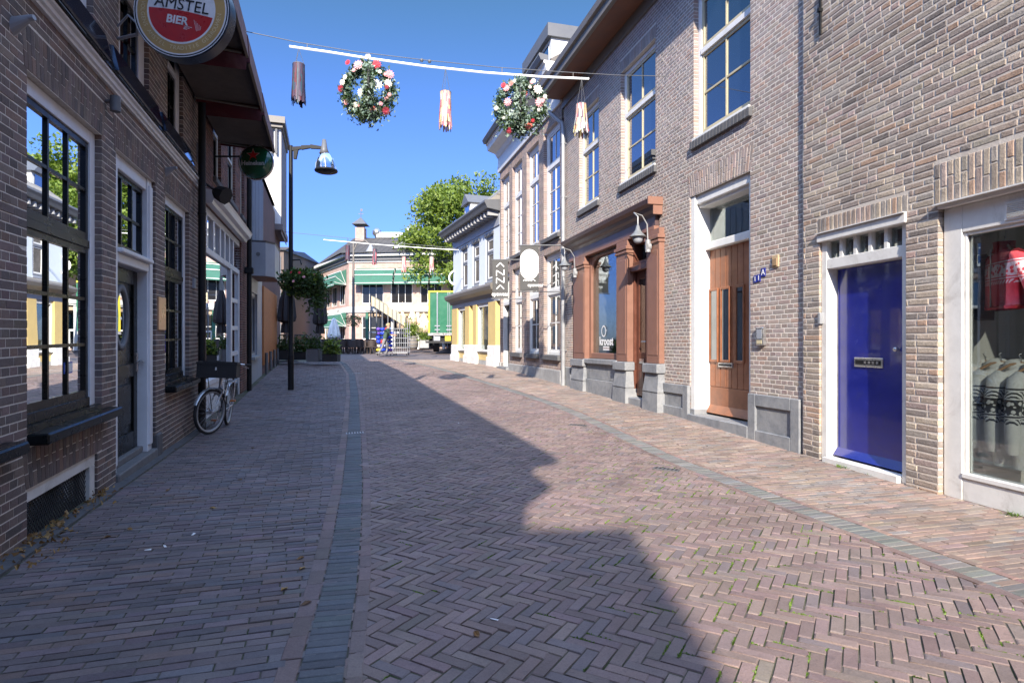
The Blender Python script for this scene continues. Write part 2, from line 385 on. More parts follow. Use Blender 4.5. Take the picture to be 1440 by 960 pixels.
M['salmon'] = paint('salmon_brown_paint', (.235,.12,.085), .45, .1, 4, dirt=(.22,.11,.08), dirtamt=.3)
M['plum'] = paint('dark_plum_paint', (.095,.06,.06), .35, .1, 4)
M['dkwood'] = paint('dark_red_wood', (.115,.042,.027), .35, .2, 7, bmp=.1)
M['bstone'] = flat('blue_limestone', (.185,.195,.21), .18, 14, .7, b2=(.29,.295,.30), s2=2.5, bmp=.5)
M['stone'] = flat('grey_stone', (.36,.36,.355), .12, 20, .8, b2=(.25,.25,.25), s2=3)
M['pstone'] = flat('pavement_grey_block', (.10,.10,.105), .2, 20, .8)
M['soffit'] = paint('brown_soffit_board', (.17,.07,.038), .5, .2, 4)
M['bronze'] = paint('grey_brown_gutter', (.16,.145,.125), .45, .12, 4)
M['zinc'] = paint('pale_zinc', (.33,.34,.35), .38, .12, 5, metal=.25, dirt=(.3,.3,.3), dirtamt=.4)
M['steel'] = paint('brushed_steel', (.55,.55,.55), .28, .08, 12, metal=.9)
M['chrome'] = paint('bright_silver', (.72,.72,.74), .22, .05, 9, metal=.8)
M['gpaint'] = paint('light_grey_panel', (.30,.32,.36), .4, .08, 3)
M['dgrey'] = paint('dark_grey_cladding', (.115,.12,.13), .5, .08, 3)
M['orange'] = wavemat('orange_stained_boards', (.42,.145,.035), (.08,.03,.015), 5.5, vec=(-.30,.954,0))
M['redaw'] = paint('faded_red_canvas', (.085,.010,.016), .8, .3, 3, dirt=(.26,.13,.12), dirtamt=.5)
M['edgeaw'] = paint('worn_canvas_edge', (.20,.13,.125), .8, .3, 9, dirt=(.10,.03,.03), dirtamt=.8)
M['yellow'] = paint('yellow_paint', (.60,.45,.18), .5, .06, 4, dirt=(.5,.35,.12), dirtamt=.3)
M['pblue'] = paint('pale_blue_render', (.62,.69,.77), .7, .03, 4, dirt=(.5,.52,.54), dirtamt=.3)
M['tile'] = wavemat('grey_roof_tiles', (.15,.135,.12), (.04,.035,.03), 3.4, 'Z', .8)
M['tileg'] = wavemat('weathered_grey_tiles', (.26,.24,.21), (.07,.06,.055), 3.4, 'Z', .8)
M['tilefar'] = wavemat('grey_brown_roof_tiles', (.072,.066,.06), (.028,.026,.024), 2.2, vec=(1, 0, 0), rough=.8)
M['glass'] = glass('window_pane', refl=.13)
M['glassup'] = glass('upstairs_pane', tint=(.012,.02,.035), refl=.17)
M['glassthru'] = glass('clear_shop_pane', refl=.0, through=.99, mult=.75)
M['glasshalf'] = glass('shop_pane', refl=.0, through=.93, mult=.5)
M['room'] = flat('dark_room', (.12,.11,.10), .4, 2, .9)
M['roomlt'] = flat('dim_shop_wall', (.20,.19,.18), .3, 2, .9)
M['greycurt'] = paint('grey_blind', (.16,.17,.19), .8, .06, 5)
M['green'] = paint('green_lorry_panel', (.010,.125,.065), .35, .08, 3)
M['awgreen'] = paint('green_awning_canvas', (.04,.14,.10), .8, .15, 4)
M['wline'] = paint('white_trim_line', (.75,.75,.73), .6, .05, 4)
M['ylw'] = paint('bright_yellow_trim', (.75,.6,.03), .5, .05, 4)
M['banner'] = paint('grey_banner_cloth', (.06,.06,.06), .7, .08, 5)
M['bwhite'] = paint('white_print', (.8,.8,.8), .6, .02, 5)
M['bgrey'] = paint('pale_grey_print', (.35,.35,.35), .6, .02, 5)
M['rubber'] = paint('tyre_rubber', (.015,.015,.016), .75, .2, 20)
M['silver'] = paint('silver_bicycle_paint', (.50,.52,.55), .28, .08, 9, metal=.5)
M['bark'] = flat('tree_bark', (.10,.08,.06), .4, 12, .9)
M['leaf'] = leafmat('lime_green_foliage', [(.035,.065,.008), (.09,.145,.015), (.15,.22,.03), (.21,.27,.045)])
M['leafd'] = leafmat('dark_green_foliage', [(.015,.035,.012), (.035,.07,.018), (.07,.12,.03)])
M['leafe'] = leafmat('eucalyptus_foliage', [(.025,.05,.03), (.08,.14,.10), (.20,.28,.23), (.36,.44,.38)], .12)
M['moss'] = leafmat('moss_green', [(.03,.06,.008), (.08,.15,.015), (.16,.26,.03)], .2)
M['dryleaf'] = leafmat('dry_leaves', [(.10,.045,.015), (.22,.11,.035), (.35,.22,.08)], .1)
M['terra'] = paint('plant_pot_clay', (.30,.19,.14), .8, .12, 6)
M['emit'] = None
M['skin'] = paint('skin', (.45,.26,.18), .6, .05, 5)
def emis(name, col, st):
    m, n, b = nt(name); b.inputs['Base Color'].default_value = (*col, 1); b.inputs['Emission Color'].default_value = (*col, 1); b.inputs['Emission Strength'].default_value = st; return m
def C(name, col, rough=.6, **k): return paint(name, col, rough, **k)
M['stonew'] = paint('stone_white_paint', (.50,.48,.43), .5, .06, 5, dirt=(.3,.28,.25), dirtamt=.3)
M['brL2p'] = flat('red_brown_wall', (.15,.08,.07), .25, 18, .85, b2=(.11,.07,.065), s2=1.5)
M['glassM'] = glass('mirror_like_shop_pane', refl=.38)

M['glossb'] = paint('dark_blue_gloss_board', (.02,.03,.055), .07, .1, 4, coat=.8, bmp=0)
M['dkaw'] = paint('dark_canvas_lining', (.075,.062,.056), .85, .3, 5)
M['shopwall'] = flat('pale_shop_wall', (.68,.67,.64), .1, 2, .9)
M['glassL'] = glass('pub_pane', refl=.12, through=.8, mult=1.7)
M['dframe'] = paint('slate_grey_frame', (.16,.17,.19), .5, .08, 4)
M['step'] = flat('worn_step_stone', (.15,.15,.155), .2, 14, .8)
M['room2'] = glass('dark_cafe_pane', tint=(.02,.02,.022), refl=.02, mult=.6)
# ------------------------------------------------------------------ camera, sky, sun
cam = bpy.data.cameras.new('camera'); co = bpy.data.objects.new('camera', cam); COL.objects.link(co)
co.location = (0, 0, EYE); co.rotation_euler = (R(90), 0, 0); cam.sensor_width = 36; cam.lens = F/1440*36
cam.clip_start = .05; cam.clip_end = 3000; S.camera = co
W = bpy.data.worlds.new('World'); S.world = W; W.use_nodes = True; wn = W.node_tree
bg = wn.nodes['Background']; sk = wn.nodes.new('ShaderNodeTexSky'); sk.sky_type = 'NISHITA'; sk.sun_disc = False
SUN_EL = 29.0; SX, SY = -.05, -1.0                          # direction towards the sun on the ground plan
az = math.atan2(SX, SY)
sk.sun_elevation = R(SUN_EL); sk.sun_rotation = az; sk.air_density = 1.0; sk.dust_density = .35; sk.ozone_density = 1.6
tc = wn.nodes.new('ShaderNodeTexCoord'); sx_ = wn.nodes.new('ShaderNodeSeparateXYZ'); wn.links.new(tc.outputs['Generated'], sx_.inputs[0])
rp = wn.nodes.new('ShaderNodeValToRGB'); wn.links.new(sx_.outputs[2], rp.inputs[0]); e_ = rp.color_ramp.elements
for i_, (p_, c_) in enumerate(((0.0, (.22, .30, .60)), (.15, (.26, .37, .85)), (.28, (.31, .43, .85)), (.53, (.30, .46, .52)), (.66, (3.6, 3.2, 3.0)), (1.0, (3.8, 3.35, 3.1)))):  # low sky toned down; unseen overhead sky brightened as added fill for the shade
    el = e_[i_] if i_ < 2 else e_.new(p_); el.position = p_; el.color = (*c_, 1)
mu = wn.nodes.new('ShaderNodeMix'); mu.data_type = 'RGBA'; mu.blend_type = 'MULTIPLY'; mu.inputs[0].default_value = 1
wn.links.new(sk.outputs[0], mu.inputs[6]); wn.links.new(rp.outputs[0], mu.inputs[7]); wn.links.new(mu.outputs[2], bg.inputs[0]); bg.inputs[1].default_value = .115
sl = bpy.data.lights.new('sun', 'SUN'); sl.energy = 3.85; sl.angle = R(.55); sl.color = (1, .90, .77)
so = bpy.data.objects.new('sun', sl); COL.objects.link(so)
h = math.hypot(SX, SY); tos = Vector((SX/h*math.cos(R(SUN_EL)), SY/h*math.cos(R(SUN_EL)), math.sin(R(SUN_EL))))
so.rotation_euler = tos.to_track_quat('Z', 'Y').to_euler(); so.location = (0, -20, 30)
S.view_settings.view_transform = 'Standard'; S.view_settings.look = 'None'; S.view_settings.gamma = 1
S.view_settings.exposure = 1.4
S.cycles.use_denoising = True; S.cycles.max_bounces = 7; S.cycles.transparent_max_bounces = 12
S.cycles.caustics_reflective = False; S.cycles.caustics_refractive = False

# ------------------------------------------------------------------ facades, measured on the photograph
fL = Fac(456, 466, 36, 4.093, 'L'); fR1 = Fac(553, 480, 1129, 7.2, 'R'); fR2 = Fac(506, 485, 1129, 7.26, 'R')
fR3 = Fac(494, 479, 790, 15.8, 'R'); fR4 = Fac(405, 480, 703, 22.9, 'R')

# ------------------------------------------------------------------ ground
def grid_sheet(name, xs, ys, dz, mat):
    X, Y = np.meshgrid(xs, ys); Z = gz(X, Y) + dz; V = np.stack([X, Y, Z], -1).reshape(-1, 3); nx = len(xs)
    fs = [(j*nx+i, j*nx+i+1, (j+1)*nx+i+1, (j+1)*nx+i) for j in range(len(ys)-1) for i in range(nx-1)]
    me = bpy.data.meshes.new(name); me.from_pydata(V.tolist(), [], fs); o = link_mesh(name, me, mat, smooth=True); return o
xs = np.concatenate([[-1500, -300, -80, -40], np.arange(-24, 12.1, .5), [20, 60, 300, 1500]])
ys = np.concatenate([[-200, -60, -20], np.arange(-8, 64, .5), [80, 120, 300, 2500]])
tag(grid_sheet('ground', xs, ys, -.0065, M['joint']), kind='structure')
# the open square beyond the street: too far to tell the bricks apart
sqm = flat('distant_clay_paving', (.15,.115,.108), .25, 9, .75, b2=(.11,.095,.10), s2=.7)
def sheet_poly(name, pts, dz, mat, step=.8, hole=None):
    import bmesh
    me = bpy.data.meshes.new(name); bm = bmesh.new()
    ys_ = np.arange(pts[0], pts[1] + .01, step); prev = None
    for y in ys_:
        a, b = pts[2](y), pts[3](y); row = [bm.verts.new((a + (b-a)*i/16, y, float(gz(a + (b-a)*i/16, y)) + dz)) for i in range(17)]
        if prev:
            for i in range(16): bm.faces.new((prev[i], prev[i+1], row[i+1], row[i]))
        prev = row
    bm.to_mesh(me); bm.free(); return link_mesh(name, me, mat, smooth=True)
tag(sheet_poly('square_paving', (30.2, 62, lambda y: -24, lambda y: 16), -.003, sqm), kind='structure')
tag(sheet_poly('street_behind', (-30, .9, lambda y: -6, lambda y: 12), -.004, sqm), kind='structure')

_lb = [(-1.0, -.22), (0, -.46), (2.43, -.985), (3.34, -1.17), (4.17, -1.36), (5.85, -1.77), (9, -2.59), (14.5, -4.05), (20, -5.6), (25.8, -7.5), (31, -9.6)]
_rb = [(-1, 4.0), (0, 3.75), (3.42, 2.97), (4.51, 2.66), (5.39, 2.41), (6.83, 2.02), (9, 1.56), (10.7, 1.2), (12, .86), (15, -.1), (18.7, -1.42), (24, -3.3), (31, -6.2)]
def xlb(y): return np.interp(y, [a for a, _ in _lb], [b for _, b in _lb])
def xrb(y): return np.interp(y, [a for a, _ in _rb], [b for _, b in _rb])
def Pg(a, w, b): return np.stack([a, b, gz(a, b) + w], -1)
def rows(f, t0, t1, H, L, wmin, wfun, off=0.0, J=.008):
    """stretcher rows laid across the pavement, square to the facade f"""
    Q = []; n = int((t1-t0)/H)
    for i in range(n):
        a, b = t0 + i*H + J/2, t0 + (i+1)*H - J/2; tc = (a+b)/2
        w = wmin + (-L/2 if i % 2 else 0) + rng.normal(0, .006); wm = wfun(tc)
        while w < wm:
            l = L*(1 + rng.normal(0, .015)); c0, c1 = max(w, wmin), w + l
            if c1 - c0 > .03:
                g = rng.normal(0, .0018, 4); s_ = .006*math.sin(w*2.1 + i*.013)
                pts = []
                for k, (tt, ww) in enumerate(((a, c0+J/2), (b, c0+J/2), (b, c1-J/2), (a, c1-J/2))):
                    pts.append((f.ox + (tt+s_+g[k])*f.dx + ww*f.nx, f.oy + (tt+s_+g[k])*f.dy + ww*f.ny))
                Q.append(pts)
            w += l
    return Q
def hit_w(f, tc, fx):                                      # width of pavement at tc up to the band x = fx(y)
    w = 0
    for _ in range(12):
        y = f.oy + tc*f.dy + w*f.ny; x = f.ox + tc*f.dx + w*f.nx; w += (float(fx(y)) - x)/(f.nx + 1e-9)*.8
    return max(w, 0)
QS = []
qa = [q for q in rows(fL, -4.6, 24.5, .0605, .212, .13, lambda t: hit_w(fL, t, xlb) + .03) if q[0][1] > -.3]
ca = tones(len(qa), (.178,.145,.148), .13, [(.15,.142,.155), (.20,.145,.13), (.13,.115,.122)], .3)
brick_mesh('left_pavement', qa, rng.normal(0, .0016, len(qa)), .018, .003, ca, Pg, [M['pav']], None)
qb = [q for q in rows(fR2, -6.5, 24, .064, .212, .03, lambda t: hit_w(fR2, t, xrb) + .03) if q[0][1] > -.3]
yy = np.array([q[0][1] for q in qb])
cb = tones(len(qb), (.255,.195,.165), .12, [(.225,.205,.195), (.29,.205,.17), (.21,.175,.16), (.285,.235,.20)], .4)
brick_mesh('right_pavement', qb, rng.normal(0, .0018, len(qb)), .018, .003, cb, Pg, [M['pav']], None)
# herringbone roadway
def herring():
    L, Wd, J = .190, .0625, .0075; u = np.array([.857, -.515]); v = np.array([.515, .857]); Q = []
    o = np.array([0., 3.])
    for i in range(-480, 600):
        for j in range(-170, 170):
            b = o + u*(i*Wd + j*L) + v*(i*Wd - j*L)
            if not (-.2 < b[1] < 30.6): continue
            if not (xlb(b[1]) + .15 < b[0] < xrb(b[1]) + .3): continue
            for (p0, du, dv) in (((0, 0), L, Wd), ((L, Wd-L), Wd, L)):
                q = []
                cx, cy = b + u*(p0[0]+du/2) + v*(p0[1]+dv/2)
                if not (xlb(cy) + .27 < cx < xrb(cy) - .16): continue
                r = rng.normal(0, .006); sh = rng.normal(0, .0015, 2)
                for (a, c) in ((-1, -1), (1, -1), (1, 1), (-1, 1)):
                    hx, hy = a*(du-J)/2, c*(dv-J)/2; hx, hy = hx - r*hy, hy + r*hx
                    w_ = np.array([cx, cy]) + u*hx + v*hy + sh; q.append((w_[0], w_[1]))
                Q.append(q)
    return Q
qh = herring()
ch = tones(len(qh), (.222,.165,.152), .10, [(.26,.185,.165), (.19,.155,.155), (.27,.205,.178)], .22)
tilt = rng.normal(0, .0016, len(qh))
road = brick_mesh('street_paving', qh, tilt, .02, .005, ch, Pg, [M['pav']], None)
# gutter bands: edging bricks laid lengthwise and grey bricks across
def band(fx, a, b, off, width, pitch, cross, base, y0=-.4, y1=30.4, lift=.003, odd=(), po=0.0, J=.007):
    Q = []; ys_ = np.arange(y0, y1, .02); xs_ = fx(ys_); s = np.concatenate([[0], np.cumsum(np.hypot(np.diff(xs_), np.diff(ys_)))])
    n = int(s[-1]/pitch)
    for i in range(n):
        e = [(i*pitch + J/2), ((i+1)*pitch - J/2)]; q = []
        for sv, ws in ((e[0], (off, off+width)), (e[1], (off+width, off))):
            x = np.interp(sv, s, xs_); y = np.interp(sv, s, ys_); x2 = np.interp(sv+.3, s, xs_); y2 = np.interp(sv+.3, s, ys_)
            dx, dy = x2-x, y2-y; l = math.hypot(dx, dy) + 1e-9; nx, ny = dy/l, -dx/l
            for wv in ws: q.append((x + nx*wv, y + ny*wv))
        Q.append(q)
    return Q, tones(len(Q), base, .12, odd, po)
q1, c1 = band(xlb, 0, 0, .004, .088, .205, 0, (.20,.15,.14)); q2, c2 = band(xlb, 0, 0, .1, .185, .062, 1, (.105,.113,.122))
q3, c3 = band(xlb, 0, 0, .293, .07, .205, 0, (.20,.15,.14))
Qm = q1 + q2 + q3; Cm = np.concatenate([c1, c2, c3]); sl_ = [0]*len(q1) + [1]*len(q2) + [0]*len(q3)
brick_mesh('left_gutter', Qm, .004 + rng.normal(0, .001, len(Qm)), .02, .004, Cm, Pg, [M['pav'], M['pavg']], None, slot=sl_)
q2, c2 = band(xrb, 0, 0, -.21, .20, .068, 1, (.165,.165,.158)); q1, c1 = band(xrb, 0, 0, -.27, .055, .21, 0, (.20,.145,.13)); q3, c3 = band(xrb, 0, 0, -.006, .05, .21, 0, (.24,.165,.14))
Qm = q1 + q2 + q3; Cm = np.concatenate([c1, c2, c3]); sl_ = [0]*len(q1) + [1]*len(q2) + [0]*len(q3)
brick_mesh('right_gutter', Qm, .004 + rng.normal(0, .001, len(Qm)), .02, .004, Cm, Pg, [M['pav'], M['pavg']], None, slot=sl_)
for n_ in ('left_pavement', 'right_pavement', 'street_paving', 'left_gutter', 'right_gutter'): bpy.data.objects[n_]['kind'] = 'structure'
# kerb line of longer grey blocks along the left house wall
mb = MB()
t = -4.5
while t < 6.2:
    l = .5 + .3*random.random(); 
    for (wa, wb, dz) in ((0, .118, .010),):
        a, b, c, d = [fL.p(tt, ww, 0) for tt, ww in ((t+.004, wa), (t+l-.004, wa), (t+l-.004, wb), (t+.004, wb))]
        pts = [Vector((q.x, q.y, float(gz(q.x, q.y)))) for q in (a, b, c, d)]
        mb.add([tuple(q + Vector((0,0,-.02))) for q in pts] + [tuple(q + Vector((0,0,dz))) for q in pts], [(0,1,5,4),(1,2,6,5),(2,3,7,6),(3,0,4,7),(4,5,6,7)])
    t += l
tag(mb.build('wall_kerb', M['pstone']), kind='structure')

# moss growing in the joints of the roadway, thickest to the right
def moss():
    mb = MB(); V = []; Fa = []
    pick = rng.permutation(len(qh))
    for i in pick:
        q = np.array(qh[i]); c = q.mean(0)
        if c[1] > 9.5: continue
        dens = .16 + .8*max(0, min(1, (c[0]-.1)/1.6))*(1 if c[1] < 6.5 else .5)
        k = math.sin(c[0]*3.1 + 1.7*math.sin(c[1]*2.2)) * math.sin(c[1]*2.7 + 1.1)
        if rng.random() > dens*(.55 + .6*k): continue
        e = rng.integers(0, 4); a, b = q[e], q[(e+1) % 4]; out = (a+b)/2 - c; out /= np.linalg.norm(out)
        s0 = rng.random()*.6; s1 = min(1, s0 + .45 + rng.random()*.5); n = int(np.linalg.norm(b-a)*(s1-s0)*420) + 3
        for _ in range(n):
            s = s0 + (s1-s0)*rng.random(); p = a + (b-a)*s + out*(.004 + rng.normal(0, .003)); r = .0028 + .004*rng.random(); an = rng.random()*6.28; hgt = .003 + .007*rng.random()**2
            z = float(gz(p[0], p[1])) - .004; o = len(V); dx, dy = math.cos(an)*r, math.sin(an)*r
            V += [(p[0]-dx, p[1]-dy, z), (p[0]+dx, p[1]+dy, z), (p[0]+dx*.4+dy, p[1]+dy*.4-dx, z+hgt), (p[0]-dx*.4+dy*.6, p[1]-dy*.4-dx*.6, z+hgt*.9)]; Fa.append((o, o+1, o+2, o+3))
    me = bpy.data.meshes.new('moss'); me.from_pydata(V, [], Fa); o = link_mesh('moss', me, M['moss']); o['kind'] = 'stuff'
    o['label'] = 'bright green moss growing in the joints of the herringbone street bricks'; o['category'] = 'moss'
moss()
# ------------------------------------------------------------------ parts of facades
def lab(o, s): o['label'] = s; return o
def window(f, root, t0, t1, z0, z1, rec=.1, fw=.07, fm='lav', sm='dkgreen', gm='glass', cols=2, rt=1, rb=2, split=None, dep=.09,
           sw=.045, mun=.024, name='window', trans=.07, sill=None, pane_w=None, darkbot=False):
    """outer frame, transom, two sashes with glazing bars; the pane is its sub-part"""
    mb = MB(f.p); w1 = -rec; w0 = -rec - dep
    mb.bbox(t0, t0+fw, w0, w1, z0, z1, .004); mb.bbox(t1-fw, t1, w0, w1, z0, z1, .004)
    mb.bbox(t0+fw, t1-fw, w0, w1-.002, z1-fw, z1, .004); mb.bbox(t0+fw, t1-fw, w0, w1-.002, z0, z0+fw*.7, .004, 1 if darkbot else 0)
    a, b, c, d = t0+fw, t1-fw, z0+fw*.7, z1-fw
    secs = [(c, d, rb)]
    if split is not None:
        zt = z0 + (z1-z0)*split; mb.bbox(a, b, w0, w1+(-.004 if darkbot else .012), zt-trans/2, zt+trans/2, .004, 1 if darkbot else 0); secs = [(c, zt-trans/2, rb), (zt+trans/2, d, rt)]
    for (p, q, nr) in secs:
        s0, s1 = w1-.055, w1-.018
        mb.box(a, a+sw, s0, s1, p, q, 1); mb.box(b-sw, b, s0, s1, p, q, 1); mb.box(a+sw, b-sw, s0, s1-.001, q-sw, q, 1); mb.box(a+sw, b-sw, s0, s1-.001, p, p+sw*1.3, 1)
        for k in range(1, cols): x = a+sw + (b-a-2*sw)*k/cols; mb.box(x-mun/2, x+mun/2, s0+.004, s1-.004, p+sw*1.3, q-sw, 1)
        for k in range(1, nr): z = p+sw*1.3 + (q-p-2.3*sw)*k/nr; mb.box(a+sw, b-sw, s0+.006, s1-.006, z-mun/2, z+mun/2, 1)
    o = mb.build(name, [M[fm], M[sm]], root)
    g = MB(f.p); pw = w1-.040
    for (p, q, nr) in secs: g.box(a+sw*.4, b-sw*.4, pw-.004, pw, p+sw*.6, q-sw*.4, 0)
    g.build('pane', [M[gm]], o)
    if sill: 
        s_ = MB(f.p); s_.bbox(t0-sill[0], t1+sill[0], -rec-.02, sill[1], z0-sill[2], z0-.002, .008); s_.build('sill', [M[sill[3]]], o)
    return o
def part(f, root, name, mat, boxes, chamfer=.004):
    mb = MB(f.p)
    for b in boxes:
        if len(b) == 7: mb.box(*b[:6], b[6])
        else: mb.bbox(*b, chamfer)
    return mb.build(name, mat if isinstance(mat, list) else [mat], root)
def moulding(f, root, name, mat, t0, t1, prof):
    mb = MB(); mb.prism(prof, lambda u, v, s: f.p(s, u, v), t0, t1); return mb.build(name, [mat], root)
def shell(f, root, t0, t1, z0, z1, dep, mat, name='side_wall', top=True, wfront=-.26):
    """back and side walls of the house so it is solid from other sides"""
    mb = MB(f.p)
    mb.box(t0, t0+.2, -dep, wfront, z0, z1, 0); mb.box(t1-.2, t1, -dep, wfront, z0, z1, 0); mb.box(t0+.2, t1-.2, -dep, -dep+.2, z0, z1, 0)
    return mb.build(name, [mat], root)
def roof(f, root, t0, t1, z0, dep, pitch, mat, over=.0, name='roof', z1=None):
    rise = dep/2*math.tan(R(pitch)); mb = MB(f.p)
    A = [(t0, over, z0), (t1, over, z0), (t1, -dep/2, z0+rise), (t0, -dep/2, z0+rise), (t0, -dep, z0), (t1, -dep, z0)]
    mb.add(A + [(a, b, c-.15) for a, b, c in A], [(0,1,2,3),(3,2,5,4),(6,7,8,9)[::-1],(9,8,11,10)[::-1],(0,6,7,1),(4,5,11,10),(0,3,9,6),(3,4,10,9),(1,7,8,2),(2,8,11,5)])
    o = mb.build(name, [mat], root)
    g = MB(f.p)
    for tt in (t0+.03, t1-.03): g.add([(tt, -.27, z0-.15), (tt, -dep/2, z0+rise-.16), (tt, -dep+.05, z0-.15)], [(0,1,2)])
    return o
def room(f, root, t0, t1, z0, z1, dep, mat='room', w=-.22, name='interior'):
    mb = MB(f.p)
    mb.quad((t0,w,z0),(t1,w,z0),(t1,-dep,z0),(t0,-dep,z0)); mb.quad((t0,w,z1),(t1,w,z1),(t1,-dep,z1),(t0,-dep,z1))
    mb.quad((t0,w,z0),(t0,-dep,z0),(t0,-dep,z1),(t0,w,z1)); mb.quad((t1,w,z0),(t1,-dep,z0),(t1,-dep,z1),(t1,w,z1)); mb.quad((t0,-dep,z0),(t1,-dep,z0),(t1,-dep,z1),(t0,-dep,z1))
    return mb.build(name, [M[mat]], root)

# ================================================================== RIGHT: old mixed-brick house with the blue door
f = fR1; g0 = -.03
B1 = empty('brick_shop_house', f.p(-2, 0, 0), 'old mixed-brick house with the blue door and the knitwear window', 'house')
dt0, dt1 = f.t(1273.5), f.t(1152); dz1 = 2.645; st1 = f.t(1319); sz1 = 2.63
brick_wall('wall', f, B1, -9.5, 0, g0, 7.6, [(dt0, dt1, -.1, dz1, .17), (-8.6, st1, -.1, sz1, .13)], [M['brR1'], M['moR1']], (.365,.292,.245), .11,
           [(.44,.37,.29), (.31,.26,.225), (.215,.185,.165), (.40,.275,.20), (.40,.33,.26), (.35,.31,.27), (.31,.245,.20)], .55, H=.0655, L=.225, J=.0155,
           bond='wild', bevel=.005, rough=.002, mdep=.0035, fans=[(dt0-.03, dt1+.03, 2.648, 2.83, 0), (-8.6, st1+.04, 2.65, 3.02, 0)])
shell(f, B1, -9.5, -.01, 0, 7.5, 8, M['moR1'])
roof(f, B1, -9.6, .0, 7.65, 8.5, 42, M['tile'], .3)
part(f, B1, 'gutter', M['bronze'], [(-9.6, -.0, .02, .42, 7.6, 7.78)])
# blue door set: frame, fanlight, leaf
zf = lambda px, py, w=-.03: f.z(px, py, w)
fr = MB(f.p); w1 = -.03; w0 = -.20
fl0, fl1 = zf(1265, 345), zf(1265, 319); tz0 = zf(1265, 361.5)
fr.bbox(dt0, dt0+.075, w0, w1, .0, 2.55, .005); fr.bbox(dt1-.085, dt1, w0, w1, .0, 2.55, .005)
fr.bbox(dt0-.012, dt1+.02, w0, .022, 2.55, 2.643, .006)
fr.box(dt0-.012, dt1+.02, -.02, .045, 2.645, 2.655)
fr.bbox(dt0+.075, dt1-.085, w0, w1-.002, tz0, fl0, .005)
a, b = dt0+.075, dt1-.085
for k in range(1, 5): x = a + (b-a)*k/5; fr.box(x-.021, x+.021, -.12, w1-.012, fl0, 2.55)
fr.box(dt0+.075, dt1-.085, w0, .03, .0, .075)

o = fr.build('door_frame', [M['whitew']], B1)
g = MB(f.p); g.box(a, b, -.10, -.094, fl0, 2.55); g.build('pane', [M['glasshalf']], o)
room(f, B1, a, b, fl0-.3, 2.56, 1.5, 'roomlt', w=-.215)
d = MB(f.p); L0, L1 = a+.012, b-.012
d.bbox(L0, L1, -.205, -.165, .09, tz0-.004, .004)
for k in range(1, 6): pass
d.add([(L0,-.165,.10),(L1,-.165,.10),(L1,-.105,.10),(L0,-.105,.10),(L0,-.165,.185),(L1,-.165,.185)],[(0,1,2,3),(3,2,5,4),(0,3,4),(1,5,2)])
d.tube([(L1-.03, -.162, .19), (L1-.03, -.162, tz0-.01)], .003, 6)
dl = d.build('door', [M['blue']], B1); lab(dl, 'glossy ultramarine blue door leaf with a steel letter slot')
h = MB(f.p); s0, s1 = f.t(1242, -.16), f.t(1202, -.16); sz0, sz1_ = f.z(1222, 516, -.16), f.z(1222, 503, -.16)
h.bbox(s0, s1, -.165, -.150, sz0, sz1_, .004, 0); h.box(s0+.022, s1-.022, -.1502, -.146, sz0+.026, sz1_-.026, 1)
for k in range(4): h.box(s0+.05+k*.055, s0+.08+k*.055, -.146, -.1445, sz0+.036, sz1_-.036, 0)
h.build('letter_slot', [M['steel'], M['black']], dl)
k = MB(f.p); kt, kz = f.t(1263.5, -.16), f.z(1263.5, 491, -.16); k.tube([(kt, -.165, kz), (kt, -.14, kz)], .012, 10); k.ball((kt, -.125, kz), .024, 12); k.build('door_knob', [M['steel']], dl)
# knitwear shop window
wf = MB(f.p); a0, a1 = -8.55, st1-.006; q0 = f.t(1356, -.08); gt = f.z(1357, 327, -.08); gb = f.z(1352, 663, -.08)
wf.bbox(q0, a1, -.17, -.055, .0, 2.60, .006); wf.bbox(a0, q0, -.17, -.057, gt, 2.60, .006)
wf.box(a0, a1, -.17, .012, 2.602, 2.63); wf.box(a0, a1+.02, -.02, .05, 2.632, 2.645)
wf.bbox(a0, q0, -.17, -.06, .0, gb-.045, .006); wf.bbox(a0, q0-.001, -.17, -.045, gb-.045, gb, .006)
wf.bbox(q0-.03, q0, -.10, -.075, gb, gt, .004); wf.bbox(a0, q0-.03, -.10, -.077, gt-.03, gt, .004)
o = wf.build('shop_window', [M['whitew']], B1); lab(o, 'peeling white shop window frame with knitwear behind it')
g = MB(f.p); g.box(-8.5, q0-.01, -.105, -.100, gb, gt); g.build('pane', [M['glassthru']], o)
v = MB(f.p); v0, v1, vz0, vz1 = f.t(1452, -.05), f.t(1413, -.05), f.z(1425, 308, -.05), f.z(1425, 282, -.05)
v.box(v0, v1, -.06, -.047, vz0, vz1)
for i in range(8): z = vz0+.012 + (vz1-vz0-.02)*i/8; v.add([(v0+.02,-.046,z),(v1-.02,-.046,z),(v1-.02,-.036,z+.006),(v0+.02,-.036,z+.006)], [(0,1,2,3)])
v.build('vent_grille', [M['white']], o)
room(f, B1, -8.5, q0+.12, .08, 2.62, 1.9, 'shopwall', w=-.18)
an = MB(f.p); at_, az_ = f.t(1155.5), f.z(1155.5, 15); an.box(at_-.012, at_+.012, .01, .03, az_-.28, az_+.22); an.box(at_-.02, at_+.02, .0, .05, az_-.02, az_+.02); an.build('wall_anchor', [M['black']], B1)
mc = MB(f.p); mt, mz = f.t(1155.5, -.02), f.z(1155, 447, -.02); mc.bbox(mt-.02, mt+.02, -.03, .02, mz-.07, mz+.06, .004); mc.build('door_bell', [M['zinc']], B1)

